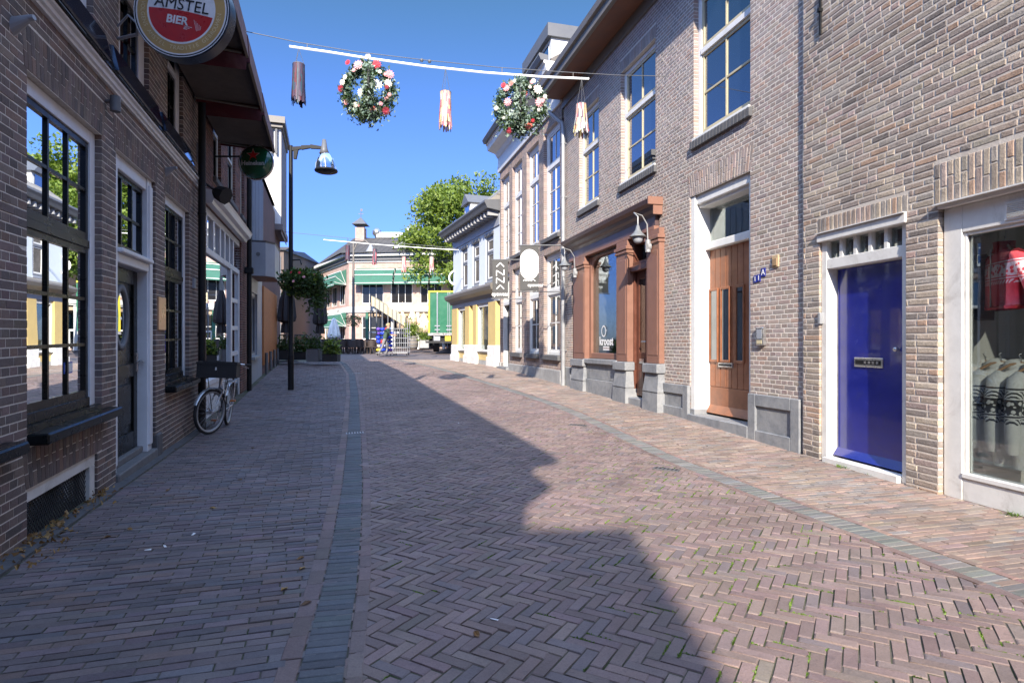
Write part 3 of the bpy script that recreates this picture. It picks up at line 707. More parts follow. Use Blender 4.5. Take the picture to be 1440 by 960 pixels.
# ================================================================== RIGHT: grey-brown brick house with shop and brown door
f = fR2; 
B2 = empty('grey_brick_house', f.p(4, 0, 0), 'grey-brown brick house with the brown timber door and children\'s shopfront', 'house')
D0, D1 = f.t(1055), f.t(970); dz = 3.775
S0, S1 = f.t(927), f.t(804.5)
ups = []
for xl, xr in ((975.5, 1055), (873, 921.7), (814.5, 842)): ups.append((f.t(xr), f.t(xl)))
TOPW = 8.55
def g2(t): return f.g(t) - .04
UZ0, UZ1 = 4.66, 6.99
tE = f.t(793)
holes = [(D0, D1, -.1, dz, .26), (S0, S1, -.1, 4.0, .2)] + [(a, b, UZ0, UZ1, .10) for a, b in ups]
brick_wall('wall', f, B2, 0, tE, .0, 7.9, holes, [M['brR2'], M['moR2']], (.33,.268,.24), .09, [(.29,.25,.235), (.355,.28,.245), (.34,.29,.265), (.37,.265,.22)], .4,
           H=.0605, L=.218, J=.0135, bond='cross', bevel=.003, fans=[(D0-.02, D1+.02, dz+.003, 4.13, .06)] + [(a-.02, b+.02, UZ1+.003, UZ1+.24, .04) for a, b in ups], mdep=.0025)
shell(f, B2, 0.01, tE, 0, 7.9, 9, M['moR2'])
for i, (a, b) in enumerate(ups):
    o = window(f, B2, a, b, UZ0+.03, UZ1, rec=.085, fw=.085, fm='white', sm='cream', gm='glassup', cols=2, rt=1, rb=2, split=.60, sw=.05, mun=.03, trans=.09)
    s_ = MB(f.p); n = 18
    s_.box(a-.0, b+.0, -.08, .03, UZ0-.012, UZ0+.028, 1)
    for k in range(n): x = a-.05 + (b-a+.1)*k/n; s_.bbox(x+.003, x+(b-a+.1)/n-.003, -.02, .055, UZ0-.145, UZ0-.015, .006, 0)
    s_.build('sill', [M['pstone'], M['white']], o)
    c = MB(f.p); c.box(b-.20, b-.085, -.28, -.27, UZ0+.1, UZ1-.1); c.build('curtain', [M['bwhite']], o)
# plinth stones
def plinth(t0, t1, z1, proud=.045, panel=True):
    mb = MB(f.p); zb = min(g2(t0), g2(t1)) - .05
    if panel:
        a, b, c, d = t0+.16, t1-.16, zb+.26, z1-.16
        mb.bbox(t0, a, -.05, proud, zb, z1, .008); mb.bbox(b, t1, -.05, proud, zb, z1, .008); mb.bbox(a-.001, b+.001, -.05, proud-.001, zb, c, .008); mb.bbox(a-.001, b+.001, -.05, proud-.001, d, z1, .008)
        mb.bbox(a-.01, b+.01, -.05, proud-.03, c-.01, d+.01, .004)
    else: mb.bbox(t0, t1, -.05, proud, zb, z1, .012)
    return mb.build('stone_plinth', [M['bstone']], B2)
plinth(.012, D0, .69); plinth(D1+.0, f.t(927)-.0, .69); plinth(S1+.02, tE+.12, .78, .04, False)
# brown timber door
FM = MB(f.p); j0, j1 = D0, D1-.085; 
FM.bbox(D1-.13, D1, -.33, -.02, .30, dz-.002, .008); FM.bbox(D0, D0+.10, -.33, -.05, .30, dz-.002, .008)
FM.bbox(D0+.10, D1-.13, -.33, -.045, dz-.15, dz-.002, .01); FM.bbox(D0+.10, D1-.13, -.36, -.09, dz-.20, dz-.15, .006)
tb = f.z(1020, 341, -.28); FM.bbox(D0+.10, D1-.13, -.36, -.20, tb-.06, tb+.06, .01)
o = FM.build('door_frame', [M['white']], B2)
fs = MB(f.p); fs.bbox(D1-.14, D1+.03, -.33, -.0, -.02, .32, .008); fs.build('frame_foot', [M['bstone']], o)
g = MB(f.p); g.box(D0+.10, D1-.13, -.30, -.295, tb+.06, dz-.2); g.build('pane', [M['glasshalf']], o)
room(f, B2, D0+.1, D1-.1, tb-.1, dz-.15, 1.8, 'roomlt', w=-.34)
dr = MB(f.p); a, b = D0+.105, D1-.135; z0, z1 = .27, tb-.065
dr.box(a, b, -.33, -.30, z0, z1)
n = 9; pw = (b-a)/n
lights = [(f.t(1047, -.28), f.t(1034.5, -.28)), (f.t(1027, -.28), f.t(1013.5, -.28)), (f.t(1010, -.28), f.t(998, -.28))]
lz0, lz1 = f.z(1027, 510, -.28), f.z(1027, 402, -.28)
for k in range(n):
    x0, x1 = a+k*pw+.004, a+(k+1)*pw-.004
    dr.bbox(x0, x1, -.302, -.285, z0+.42, z1, .005)
dr.bbox(a+.004, b-.004, -.302, -.286, z0+.10, z0+.412, .005)
dr.add([(a,-.29,z0+.02),(b,-.29,z0+.02),(b,-.215,z0+.0),(a,-.215,z0+.0),(a,-.29,z0+.13),(b,-.29,z0+.13)],[(0,1,2,3),(3,2,5,4),(0,3,4),(1,5,2)])
dl = dr.build('door', [M['wood']], B2); lab(dl, 'tall reddish-brown plank door with three narrow lights')
for (p, q) in lights:
    lm = MB(f.p); lm.bbox(p, p+.028, -.286, -.262, lz0, lz1, .005); lm.bbox(q-.028, q, -.286, -.262, lz0, lz1, .005); lm.bbox(p+.028, q-.028, -.286, -.263, lz0, lz0+.04, .005); lm.bbox(p+.028, q-.028, -.286, -.263, lz1-.04, lz1, .005)
    lm.box(p+.028, q-.028, -.282, -.279, lz0+.04, lz1-.04, 1); lm.build('narrow_light', [M['wood'], M['glass']], dl)
ls = MB(f.p); lt0, lt1, z_ = f.t(1031, -.28), f.t(1011, -.28), f.z(1020, 513, -.28); ls.bbox(lt0, lt1, -.286, -.262, z_-.035, z_+.03, .004); ls.box(lt0+.02, lt1-.02, -.262, -.259, z_-.014, z_+.016, 1); ls.build('letter_slot', [M['steel'], M['black']], dl)
st = MB(f.p); st.bbox(D0, D1+.0, -.34, .05, -.05, .235, .01); st.build('door_step', [M['bstone']], B2)
lk = MB(f.p); zz = f.z(1053, 491, -.28); lk.bbox(D0+.125, D0+.175, -.286, -.27, zz-.06, zz+.06, .004); lk.build('lock_plate', [M['steel']], dl)
# house number plates, entry phone, small plaque
hn = empty('house_number', f.p(f.t(1068), 0, f.z(1068, 388)), 'blue enamel number plates 11A on grey brick between the two doors', 'house number')
for (x0, x1, y0, y1, ch) in ((1060.5, 1065, 387.5, 398, '1'), (1065.6, 1070, 386, 396.5, '1'), (1071, 1077, 377.5, 389.5, 'A')):
    mb = MB(f.p); a, b, c, d = f.t(x1), f.t(x0), f.z(x0, y1), f.z(x0, y0); mb.bbox(a, b, .002, .012, c, d, .003, 0)
    q = f.p((a+b)/2, .0125, (c+d)/2); text_mesh(mb, ch, (d-c)*.95, q, -f.T(), (0,0,1), 1, .001, bold=.001); mb.build('number_plate', [C('enamel_blue', (.02,.03,.22), .25), M['bwhite']], hn)
ip = MB(f.p); a, b, c, d = f.t(1077.5), f.t(1066.5), f.z(1072, 485.5), f.z(1072, 460); ip.bbox(a, b, .0, .05, c, d, .008, 0); ip.box(a+.03, b-.03, .05, .053, c+.09, d-.03, 1); ip.box(a+.03, b-.03, .05, .054, c+.02, c+.07, 2)
tag(ip.build('entry_phone', [M['steel'], M['gpaint'], M['cream']]), 'silver entry phone box on the brick right of the brown door', 'entry phone')
pl = MB(f.p); a, b, c, d = f.t(1096), f.t(1087), f.z(1091, 376), f.z(1091, 359); pl.bbox(a, b, .0, .02, c, d, .006, 0); pl.bbox(a+.02, b-.02, .018, .03, c+.02, d-.04, .004, 1)
tag(pl.build('wall_plaque', [C('sandstone_plaque', (.45,.33,.2), .7), C('ochre_relief', (.30,.20,.11), .7)]), 'small ochre relief plaque high on the grey brick above the entry phone', 'plaque')

# ------------------------------------------------------------------ children's shopfront
SF = empty('shopfront', f.p((S0+S1)/2, .0, f.g((S0+S1)/2)), None); SF.parent = B2; SF.location = f.p((S0+S1)/2, .0, .2) - Vector(B2.location)
zc = lambda px, py, w=.0: f.z(px, py, w)
ct, cb_ = 4.28, 3.84                                        # cornice top / bottom of fascia
ctop = zc(797.5, 337, .22); fbot = zc(915, 350, .06)
P1 = moulding(f, B2, 'cornice', M['plum'], S0-.10, S1+.13, [(-.02, ctop-.30), (.07, ctop-.30), (.09, ctop-.24), (.14, ctop-.20), (.16, ctop-.13), (.25, ctop-.09), (.27, ctop-.02), (.25, ctop), (-.02, ctop+.04)])
part(f, B2, 'cornice_end', M['salmon'], [(S0-.14, S0-.10, -.0, .29, ctop-.13, ctop+.01), (S0-.12, S0-.10, -.0, .18, ctop-.30, ctop-.13)])
fz0 = 3.52
part(f, B2, 'fascia', [M['plum']], [(S0+.02, S1-.02, -.05, .07, fz0, ctop-.302)])
part(f, B2, 'fascia_trim', [M['salmon']], [(S0+.02, S1-.02, -.03, .095, fz0-.07, fz0-.002)])
pm = f.t(866), f.t(883)
pils = [(f.t(927, .1), f.t(909, .1)), (f.t(882, .1), f.t(866.5, .1)), (f.t(822, .1), f.t(806, .1))]
pz0 = 1.02
for (a, b) in pils:
    mb = MB(f.p); mb.bbox(a, b, -.12, .10, pz0, fz0-.07, .01); mb.bbox(a-.03, b+.03, -.12, .14, fz0-.26, fz0-.19, .008); mb.bbox(a-.02, b+.02, -.12, .125, fz0-.33, fz0-.275, .008)
    mb.bbox(a+.06, b-.06, .09, .108, pz0+.15, fz0-.45, .006)
    o = mb.build('pilaster', [M['salmon']], B2)
    zb = min(g2(a), g2(b)) - .03; s_ = MB(f.p)
    s_.bbox(a-.04, b+.04, -.12, .17, .85, pz0, .012)
    c_ = (a+b)/2; hw = (b-a)/2
    prof = [(0.0, .85), (.0, .845)]
    for (z_a, z_b, ea, eb) in ((.52, .845, .04, .0), (.5, .516, .03, .03), (zb, .495, .05, .04)):
        s_.add([(c_-hw-ea, -.12, z_a), (c_+hw+ea, -.12, z_a), (c_+hw+ea, .12+ea, z_a), (c_-hw-ea, .12+ea, z_a), (c_-hw-eb, -.12, z_b), (c_+hw+eb, -.12, z_b), (c_+hw+eb, .12+eb, z_b), (c_-hw-eb, .12+eb, z_b)],
               [(0,3,2,1),(4,5,6,7),(0,1,5,4),(1,2,6,5),(2,3,7,6),(3,0,4,7)])
    s_.build('pedestal', [M['bstone']], o)
# stone apron under the shop window
a, b = pils[1][1]+.04, pils[2][0]-.04
mb = MB(f.p); mb.bbox(a-.08, b+.08, -.1, .13, .93, 1.04, .012); mb.bbox(a-.08, b+.08, -.1, .055, .58, .928, .006); mb.bbox(a-.08, b+.08, -.1, .085, .05, .575, .01); mb.build('stone_apron', [M['bstone']], B2)
# shop window with rounded upper corners
wz0, wz1 = 1.045, fz0-.10; mb = MB(f.p); a, b = pils[1][1]-.02, pils[2][0]+.02
A, Bq = a+.13, b-.13; top = wz1-.06; rr = .42
mb.bbox(a, A, -.14, -.02, wz0, wz1, .01); mb.bbox(Bq, b, -.14, -.02, wz0, wz1, .01); mb.bbox(A, Bq, -.14, -.021, wz0, wz0+.13, .01); mb.bbox(A, Bq, -.14, -.021, top, wz1, .01)
for sgn, x0 in ((1, A), (-1, Bq)):
    pts = [(x0, top)] + [(x0 + sgn*rr*(1-math.cos(math.pi/2*k/8)), top - rr*.95*(1-math.sin(math.pi/2*k/8))) for k in range(9)]
    n_ = len(pts); vs = [(p, -.12, z) for p, z in pts] + [(p, -.035, z) for p, z in pts]
    mb.add(vs, [tuple(range(n_)), tuple(range(n_, 2*n_))[::-1]] + [(i, (i+1) % n_, n_+(i+1) % n_, n_+i) for i in range(n_)])
o = mb.build('shop_window', [M['salmon']], B2)
g = MB(f.p); g.box(A-.02, Bq+.02, -.085, -.08, wz0+.1, top+.02); g.build('pane', [M['glasshalf']], o)
room(f, B2, a-.0, b+.0, wz0-.1, wz1, 2.2, 'roomlt', w=-.15)
# writing on the glass: the shop's name, its little face emblem and the small plate under it
wr = MB(f.p); kx = f.t(853, -.08); kz = f.z(851, 480, -.08)
text_mesh(wr, 'kroost', .27, f.p(kx, -.070, kz), -f.T(), (0,0,1), 0, .001, sx=1.05, bold=.006)
def ringpts(mb, c, ro, ri, w, m, n=20, sq=1.0):
    vs = [(c[0]+r*math.cos(2*math.pi*i/n)*sq, w, c[1]+r*math.sin(2*math.pi*i/n)) for r in (ri, ro) for i in range(n)]
    mb.add(vs, [(i, (i+1) % n, n+(i+1) % n, n+i) for i in range(n)], m)
ez = f.z(850, 465.5, -.08); ringpts(wr, (f.t(849.5, -.08), ez), .13, .10, -.070, 0)
wr.box(kx-.03, kx-.015, -.0705, -.0695, ez+.0, ez+.03, 0); wr.box(kx+.03, kx+.045, -.0705, -.0695, ez+.0, ez+.03, 0)
pz = f.z(849, 489.5, -.08); wr.box(kx-.17, kx+.17, -.0705, -.0695, pz-.045, pz+.045, 0); text_mesh(wr, 'KINDERMODE', .055, f.p(kx, -.068, pz), -f.T(), (0,0,1), 1, .0005)
tag(wr.build('window_lettering', [M['bwhite'], M['dkwood']]), 'white shop name kroost with round face emblem on the shop glass', 'lettering')
# double shop door in a recess
a, b = pils[0][1]-.03, pils[1][0]+.03; zt = f.z(890, 380, -.1)
mb = MB(f.p); mb.bbox(a, b, -.22, .05, zt-.07, zt+.04, .012); mb.bbox(a, b, -.22, -.02, zt+.04, zt+.13, .01); mb.bbox(a, a+.07, -.22, -.03, .38, fz0-.07, .008); mb.bbox(b-.07, b, -.22, -.03, .38, fz0-.07, .008); mb.bbox(a+.07, b-.07, -.22, -.05, fz0-.18, fz0-.075, .008)
o = mb.build('door_frame', [M['dkwood']], B2)
g = MB(f.p); g.box(a+.07, b-.07, -.2, -.195, zt+.13, fz0-.18); g.build('pane', [M['glasshalf']], o)
m_ = (a+b)/2 - .12
for (p, q) in ((a+.075, m_-.01), (m_+.01, b-.075)):
    mb = MB(f.p); z0, z1 = .36, zt-.075
    mb.bbox(p, p+.11, -.13, -.08, z0, z1, .006); mb.bbox(q-.11, q, -.13, -.08, z0, z1, .006); mb.bbox(p+.11, q-.11, -.13, -.081, z1-.14, z1, .006); mb.bbox(p+.11, q-.11, -.13, -.081, z0, z0+.85, .006)
    if q > m_+.02: mb.bbox(p+.15, q-.15, -.085, -.065, z0+.14, z0+.52, .006); mb.box(p+.14, q-.14, -.082, -.070, z0+.64, z0+.73, 1)
    mb.tube([(p+.05 if q > m_+.02 else q-.05, -.075, 1.42), (p+.05 if q > m_+.02 else q-.05, -.03, 1.42), (p+.14 if q > m_+.02 else q-.14, -.02, 1.42)], .012, 8, 1)
    dd = mb.build('door', [M['dkwood'], M['steel']], B2); g = MB(f.p); g.box(p+.10, q-.10, -.108, -.102, z0+.84, z1-.13); g.build('pane', [M['glasshalf']], dd)
st = MB(f.p); st.bbox(a-.02, b+.02, -.34, .10, .0, .33, .012); st.build('door_step', [M['bstone']], B2)
room(f, B2, a, b, .3, fz0, 2.2, 'roomlt', w=-.34)
# eave of the grey house: frieze board, boarded soffit, gutter
part(f, B2, 'frieze_board', M['bronze'], [(-.02, tE+.05, -.02, .05, 7.62, 7.95)])
part(f, B2, 'soffit', M['soffit'], [(-.05, tE+.05, .05, .60, 7.86, 7.90)])
moulding(f, B2, 'gutter', M['bronze'], -.06, tE+.10, [(.58, 7.82), (.66, 7.82), (.66, 7.98), (.72, 8.0), (.74, 8.12), (.70, 8.14), (.56, 8.12), (.56, 7.84)])
roof(f, B2, -.05, tE+.05, 8.15, 9.4, 40, M['tile'], .58)
# downpipe
pt = f.t(792.5, .09)
mb = MB(f.p); mb.tube([(pt+.28, .56, 7.86), (pt+.26, .54, 7.6), (pt+.02, .12, 7.15), (pt, .10, 6.95), (pt, .10, .42)], .055, 12)
for z in (6.6, 5.2, 3.7, 2.4, 1.2): mb.tube([(pt, .10, z), (pt, .10, z+.05)], .064, 12); mb.box(pt-.01, pt+.01, .0, .08, z+.01, z+.04)
mb.tube([(pt, .10, f.g(pt)-.05), (pt, .10, .44)], .062, 12)
mb.build('downpipe', [M['zinc']], B2)
# ================================================================== RIGHT: four-bay brick house with tall windows
f = fR3
tX = f.t(703.0)
B3 = empty('tall_window_house', f.p(3.5, 0, .3), 'pinkish brick house with four tall white window bays', 'house')
bays = [(764.5, 787.5), (740.5, 757.5), (720.5, 734), (704.5, 716)]
BT = [(f.t(b), f.t(a)) for a, b in bays]
u0, u1 = 4.33, 7.42; l0, l1 = 1.02, 3.88
zz0 = f.g(0) - .1
holes = [(a, b, u0, u1, .12) for a, b in BT] + [(a, b, l0, l1, .12) for a, b in BT[:3]] + [(BT[3][0], BT[3][1], 0, l1, .25)]
brick_wall('wall', f, B3, 0, tX, .45, 7.75, holes, [M['brR3'], M['moR3']], (.28,.21,.185), .10, [(.24,.19,.175), (.32,.245,.215), (.22,.185,.175)], .4, H=.062, L=.22, J=.012, bond='cross', mdep=.0025,
           fans=[(a-.03, b+.03, u1+.002, u1+.25, .03) for a, b in BT] + [(a-.03, b+.03, l1+.002, l1+.26, .03) for a, b in BT[:3]])
part(f, B3, 'stone_base', M['stone'], [(0, BT[3][0], -.1, .05, .0, .62), (BT[3][1], tX, -.1, .05, .0, .62)], .012)
shell(f, B3, .01, tX, 0, 7.9, 9, M['moR3'])
for (a, b) in BT:
    o = window(f, B3, a, b, u0, u1, rec=.10, fw=.13, fm='white', sm='white', gm='glassup', cols=2, rt=1, rb=3, split=.66, sw=.05, mun=.03, trans=.12, sill=(.05, .09, .12, 'pstone'))
    c = MB(f.p); c.box(b-.42, b-.14, -.30, -.28, u0+.1, u1-.1); c.box(a+.14, a+.22, -.30, -.28, u0+.1, u1-.1); c.build('curtain', [M['bwhite']], o)
for (a, b) in BT[:3]:
    o = window(f, B3, a, b, l0, l1, rec=.10, fw=.13, fm='white', sm='white', gm='glass', cols=2, rt=1, rb=2, split=.62, sw=.05, mun=.03, trans=.14, sill=(.05, .09, .14, 'pstone'))
    c = MB(f.p); c.box(b-.45, b-.14, -.30, -.28, l0+.1, l1-.9); c.build('curtain', [M['bwhite']], o)
part(f, B3, 'spandrel_panel', M['stone'], [(a-.04, b+.04, -.02, .02, l1+.27, u0-.13) for a, b in BT[:3]])
a, b = BT[3]
o = part(f, B3, 'door_frame', M['white'], [(a, a+.14, -.3, -.08, .4, l1), (b-.14, b, -.3, -.08, .4, l1), (a+.14, b-.14, -.3, -.081, l1-.14, l1), (a+.14, b-.14, -.3, -.07, 2.72, 2.84)])
part(f, B3, 'door', [M['dkgreen'], M['glass']], [(a+.14, b-.14, -.28, -.22, .45, 2.72), (a+.3, b-.3, -.22, -.2, .6, 1.3), (a+.3, b-.3, -.22, -.21, 1.5, 2.5)])
g = MB(f.p); g.box(a+.14, b-.14, -.2, -.195, 2.84, l1-.14); g.build('pane', [M['glass']], o)
part(f, B3, 'door_step', M['bstone'], [(a-.1, b+.1, -.3, .15, .1, .48)])
moulding(f, B3, 'cornice', M['white'], -.05, tX+.10, [(-.02, 7.75), (.06, 7.75), (.08, 7.95), (.05, 7.97), (.05, 8.28), (.10, 8.32), (.16, 8.45), (.45, 8.55), (.48, 8.72), (.52, 8.74), (.52, 8.80), (-.02, 8.80)])
moulding(f, B3, 'gutter', M['dgrey'], -.05, tX+.12, [(.40, 8.80), (.60, 8.80), (.66, 8.92), (.64, 8.98), (.40, 8.94)])
roof(f, B3, 0, tX, 8.9, 10, 32, M['tile'], .3)
# box dormer on its roof
dm = MB(f.p); d0, d1 = f.t(775, -.9), f.t(741, -.9); zt_ = f.z(761, 57, -.9)
dm.box(d0, d1, -3.8, -.9, 9.3, zt_-.42, 0); dm.box(d0-.12, d1+.12, -4, -.75, zt_-.42, zt_, 1)
db = dm.build('dormer', [M['white'], M['dgrey']], B3)
wn_ = MB(f.p); n_ = 3
for k in range(n_): x0 = d0+.15+(d1-d0-.3)*k/n_; wn_.box(x0+.06, x0+(d1-d0-.3)/n_-.06, -.91, -.885, 9.75, zt_-.55)
wn_.build('dormer_window', [M['glassup']], db)
# a low flat box of the neighbouring roof
dn = MB(fR2.p); dn.box(6.3, 7.6, -3.2, -1.0, 9.0, 9.9, 0); dn.build('roof_box', [M['dgrey']], B2)

# projecting banners
def banner(x0, x1, y0, y1, w, label, kind):
    tb_ = f.t((x0 + x1)/2 + 2, w); P0 = f.p(tb_, w, 0); Y = P0.y
    A, B_, = at(x0, y0, Y), at(x1, y1, Y); zt, zb = A.z, B_.z; xa, xb = A.x, B_.x
    mb = MB(); mb.box(xa, xb, Y-.004, Y+.004, zb, zt, 0)
    wall = f.p(tb_, 0, 0).x
    mb.tube([(xa-.04, Y, zt+.02), (wall+.1, Y, zt+.02)], .018, 8, 1); mb.tube([(xa-.04, Y, zb-.02), (wall+.1, Y, zb-.02)], .014, 8, 1)
    cx = (xa+xb)/2; hh = zt-zb; ww = xb-xa; yy = Y-.0065
    def stroke(pts, th, m):
        for p, q in zip(pts[:-1], pts[1:]):
            d = Vector((q[0]-p[0], q[1]-p[1])); n = Vector((-d.y, d.x)).normalized()*th/2
            mb.add([(p[0]-n.x, yy, p[1]-n.y), (q[0]-n.x, yy, q[1]-n.y), (q[0]+n.x, yy, q[1]+n.y), (p[0]+n.x, yy, p[1]+n.y)], [(0,1,2,3)], m)
    if kind == 1:
        s = ww*.24; 
        z = zt - hh*.17; stroke([(cx-s, z), (cx, z+s*1.05), (cx+s, z)], .03, 2)
        for zc_ in (zt-hh*.34, zt-hh*.54): stroke([(cx-s, zc_-s*.75), (cx-s, zc_+s*.75), (cx+s, zc_-s*.55), (cx+s, zc_+s*.95)], .028, 2)
        z = zt - hh*.76; stroke([(cx-s, z), (cx, z+s*1.05), (cx+s, z)], .03, 2)
        text_mesh(mb, 'eyewear', .17, (cx, yy, zt-hh*.895), (1,0,0), (0,0,1), 2, .001, sx=.95, bold=.004)
    else:
        n = 32; rx, rz = ww*.5, hh*.34; czz = zt-hh*.41
        pts = [(cx + rx*math.copysign(min(1, abs(math.cos(2*math.pi*i/n))*1.15), math.cos(2*math.pi*i/n)), yy+.001, czz + rz*math.sin(2*math.pi*i/n)) for i in range(n)]
        mb.poly(pts, 2)
        text_mesh(mb, 'fashion beauty interieur', .075, (cx, yy-.001, czz-.06), (1,0,0), (0,0,1), 3, .001, sx=.95)
        text_mesh(mb, 'eyewear', .17, (cx, yy-.001, czz-.21), (1,0,0), (0,0,1), 4, .001); text_mesh(mb, 'boutique', .08, (cx+.12, yy-.001, czz-.37), (1,0,0), (0,0,1), 3, .001)
        s = ww*.075; z = zb + hh*.22; x = cx - 4.4*s
        stroke([(x, z), (x+s, z+s*1.2), (x+2*s, z), (x+2.6*s, z+s*1.1), (x+3.9*s, z-.0), (x+4.2*s, z+s*1.1), (x+4.8*s, z+s*.9), (x+6*s, z), (x+6.2*s, z+s), (x+7.4*s, z+s*1.2), (x+8.6*s, z)], .02, 2)
        text_mesh(mb, 'eyewear', .12, (cx+.16, yy, zb+hh*.13), (1,0,0), (0,0,1), 2, .001, bold=.003)
    tag(mb.build('shop_banner', [M['banner'], M['dgrey'], M['bwhite'], C('dark_print', (.06,.06,.06)), C('mid_grey_print', (.13,.13,.13))]), label, 'banner', 'grey banners on the brick house')
banner(692.5, 714.5, 366, 419, .75, 'narrow grey banner with the large upright letters ANNA', 1)
banner(731.5, 757.5, 346, 409, .85, 'wider grey banner with a white oval carrying small print', 2)

# ================================================================== RIGHT: white and yellow corner shop
f = fR4; g4 = .40; T4 = f.t(637.5)
B4 = empty('yellow_corner_shop', f.p(3.4, 0, .45), 'pale blue and yellow corner shop with dark bracketed eaves', 'shop')
ws = [(649.5, 657.5), (665, 674), (683, 694)]
WT = [(f.t(b), f.t(a)) for a, b in ws]; W0, W1 = 3.85, 5.68
mb = MB(f.p); ts = [0] + sorted([v for w_ in WT for v in w_]) + [T4]
for a, b in zip(ts[::2], ts[1::2]): mb.box(a, b, -.25, 0, 3.5, 6.0)
for a, b in WT: mb.box(a, b, -.25, -.001, 3.5, W0); mb.box(a, b, -.25, -.001, W1, 6.0)
mb.build('wall', [M['pblue']], B4)
mb = MB(f.p); mb.box(T4-.25, T4, -8, -.25, .3, 6.5); mb.box(0, .25, -8, -.25, .3, 6.5); mb.box(.25, T4-.25, -8, -7.8, .3, 6.5); mb.build('rear_wall', [M['pblue']], B4)
for a, b in WT:
    window(f, B4, a, b, W0, W1, rec=.04, fw=.15, fm='dframe', sm='white', gm='room', cols=1, rt=1, rb=1, split=.64, sw=.05, trans=.1, sill=(.03, .03, .08, 'gpaint'))
    part(f, B4, 'lintel', M['dgrey'], [(a-.05, b+.05, -.01, .05, W1+.003, W1+.12)])
moulding(f, B4, 'shop_cornice', M['bronze'], -.05, T4+.15, [(-.02, 3.18), (.12, 3.18), (.16, 3.30), (.38, 3.42), (.42, 3.55), (.40, 3.62), (.0, 3.78), (-.02, 3.78)])
part(f, B4, 'fascia', M['gpaint'], [(0, T4, -.1, .06, 2.98, 3.178)])
yp = [(637.5, 645), (656, 662), (667, 672), (689, 699.5)]
for k, (xa, xb) in enumerate(yp):
    a, b = f.t(xb), f.t(xa); o = part(f, B4, 'pillar', M['yellow'], [(a, b, -.2, .08, 1.25, 2.978)])
    part(f, o, 'pedestal', M['white'], [(a-.06, b+.06, -.2, .16, .2, .78), (a-.03, b+.03, -.2, .11, .782, 1.248)], .02)
for k in (0, 2):
    a, b = f.t(yp[k+1][0]), f.t(yp[k][1])
    o = part(f, B4, 'shop_window', M['white'], [(a, a+.08, -.15, .0, .98, 2.97), (b-.08, b, -.15, .0, .98, 2.97), (a+.08, b-.08, -.15, -.001, 2.85, 2.97), (a+.08, b-.08, -.15, -.001, .98, 1.06)])
    part(f, B4, 'window_apron', M['yellow'], [(a, b, -.15, .0, .62, .93)]); part(f, B4, 'sill', M['bronze'], [(a, b, -.15, .06, .93, .98)]); part(f, B4, 'base_stone', M['stone'], [(a, b, -.15, .01, .2, .618)])
    gm_ = MB(f.p); gm_.box(a+.08, b-.08, -.1, -.095, 1.06, 2.85); gm_.build('pane', [M['glasshalf']], o)
    room(f, B4, a, b, .9, 2.95, 1.6, 'roomlt', w=-.2)
a, b = f.t(667), f.t(662); part(f, B4, 'door', [M['white'], M['glass']], [(a, b, -.2, -.1, .45, 2.97), (a+.1, b-.1, -.1, -.08, 1.1, 2.4)])
dg = MB(f.p); dg.box(a+.12, b-.12, -.079, -.07, .9, 2.4); dg.build('door_glass', [M['glass']], B4)
part(f, B4, 'frieze', M['gpaint'], [(0, T4, -.05, .04, 5.9, 6.35)])
moulding(f, B4, 'eave', M['dgrey'], -.1, T4+.35, [(0, 6.42), (.55, 6.50), (.60, 6.62), (.66, 6.72), (.64, 6.80), (0, 6.86)])
mb = MB(f.p)
for k in range(16): t_ = .15 + (T4-.3)*k/15; mb.box(t_-.06, t_+.06, .03, .46, 6.26, 6.45)
mb.build('eave_brackets', [M['bgrey']], B4)
r4 = MB(f.p); zr = 9.6
r4.add([(-.0, .4, 6.84), (T4+.2, .4, 6.84), (T4-1.6, -3.6, zr+.5), (0, -3.6, zr+.5), (0, -8, 6.84), (T4+.2, -8, 6.84)], [(0,1,2,3), (3,2,5,4), (1,5,2), (0,3,4)])
r4.build('roof', [M['tileg']], B4)
# dormer with a small gable
dt = f.t(664.5, -.6); mb = MB(f.p); zb, zt = 7.2, 8.15
mb.box(dt-.5, dt+.5, -2.2, -.35, zb, zt-.25, 0); mb.add([(dt-.62,-.2,zt-.25),(dt+.62,-.2,zt-.25),(dt,-.2,zt+.25),(dt-.62,-2.6,zt-.25),(dt+.62,-2.6,zt-.25),(dt,-2.6,zt+.25)], [(0,1,2),(0,2,5,3),(1,4,5,2),(3,5,4),(0,3,4,1)], 1)
mb.box(dt-.3, dt+.3, -.36, -.33, zb+.1, zt-.32, 2); mb.build('dormer', [M['white'], M['dgrey'], M['glass']], B4)
# round white ring sign on its far corner
mb = MB(); q = f.p(T4, .5, f.z(637, 528/1.2-0, 0)); q = at(641.5, 390.5, f.p(T4, .5, 0).y)
n = 28; ro, ri = .38, .31
vs = [(q.x + r*math.cos(2*math.pi*i/n), q.y+yy, q.z + r*math.sin(2*math.pi*i/n)) for yy in (-.03, .03) for r in (ri, ro) for i in range(n)]
fs = []
for i in range(n):
    j = (i+1) % n; fs += [(i, j, n+j, n+i), (2*n+i, 3*n+i, 3*n+j, 2*n+j), (n+i, n+j, 3*n+j, 3*n+i), (i, 2*n+i, 2*n+j, j)]
mb.add(vs, fs, 0); mb.box(q.x+.3, q.x+.75, q.y-.02, q.y+.02, q.z-.03, q.z+.03, 0)
tag(mb.build('ring_sign', [M['bwhite'], M['white']]), 'white ring sign on the far corner of the yellow shop', 'sign')

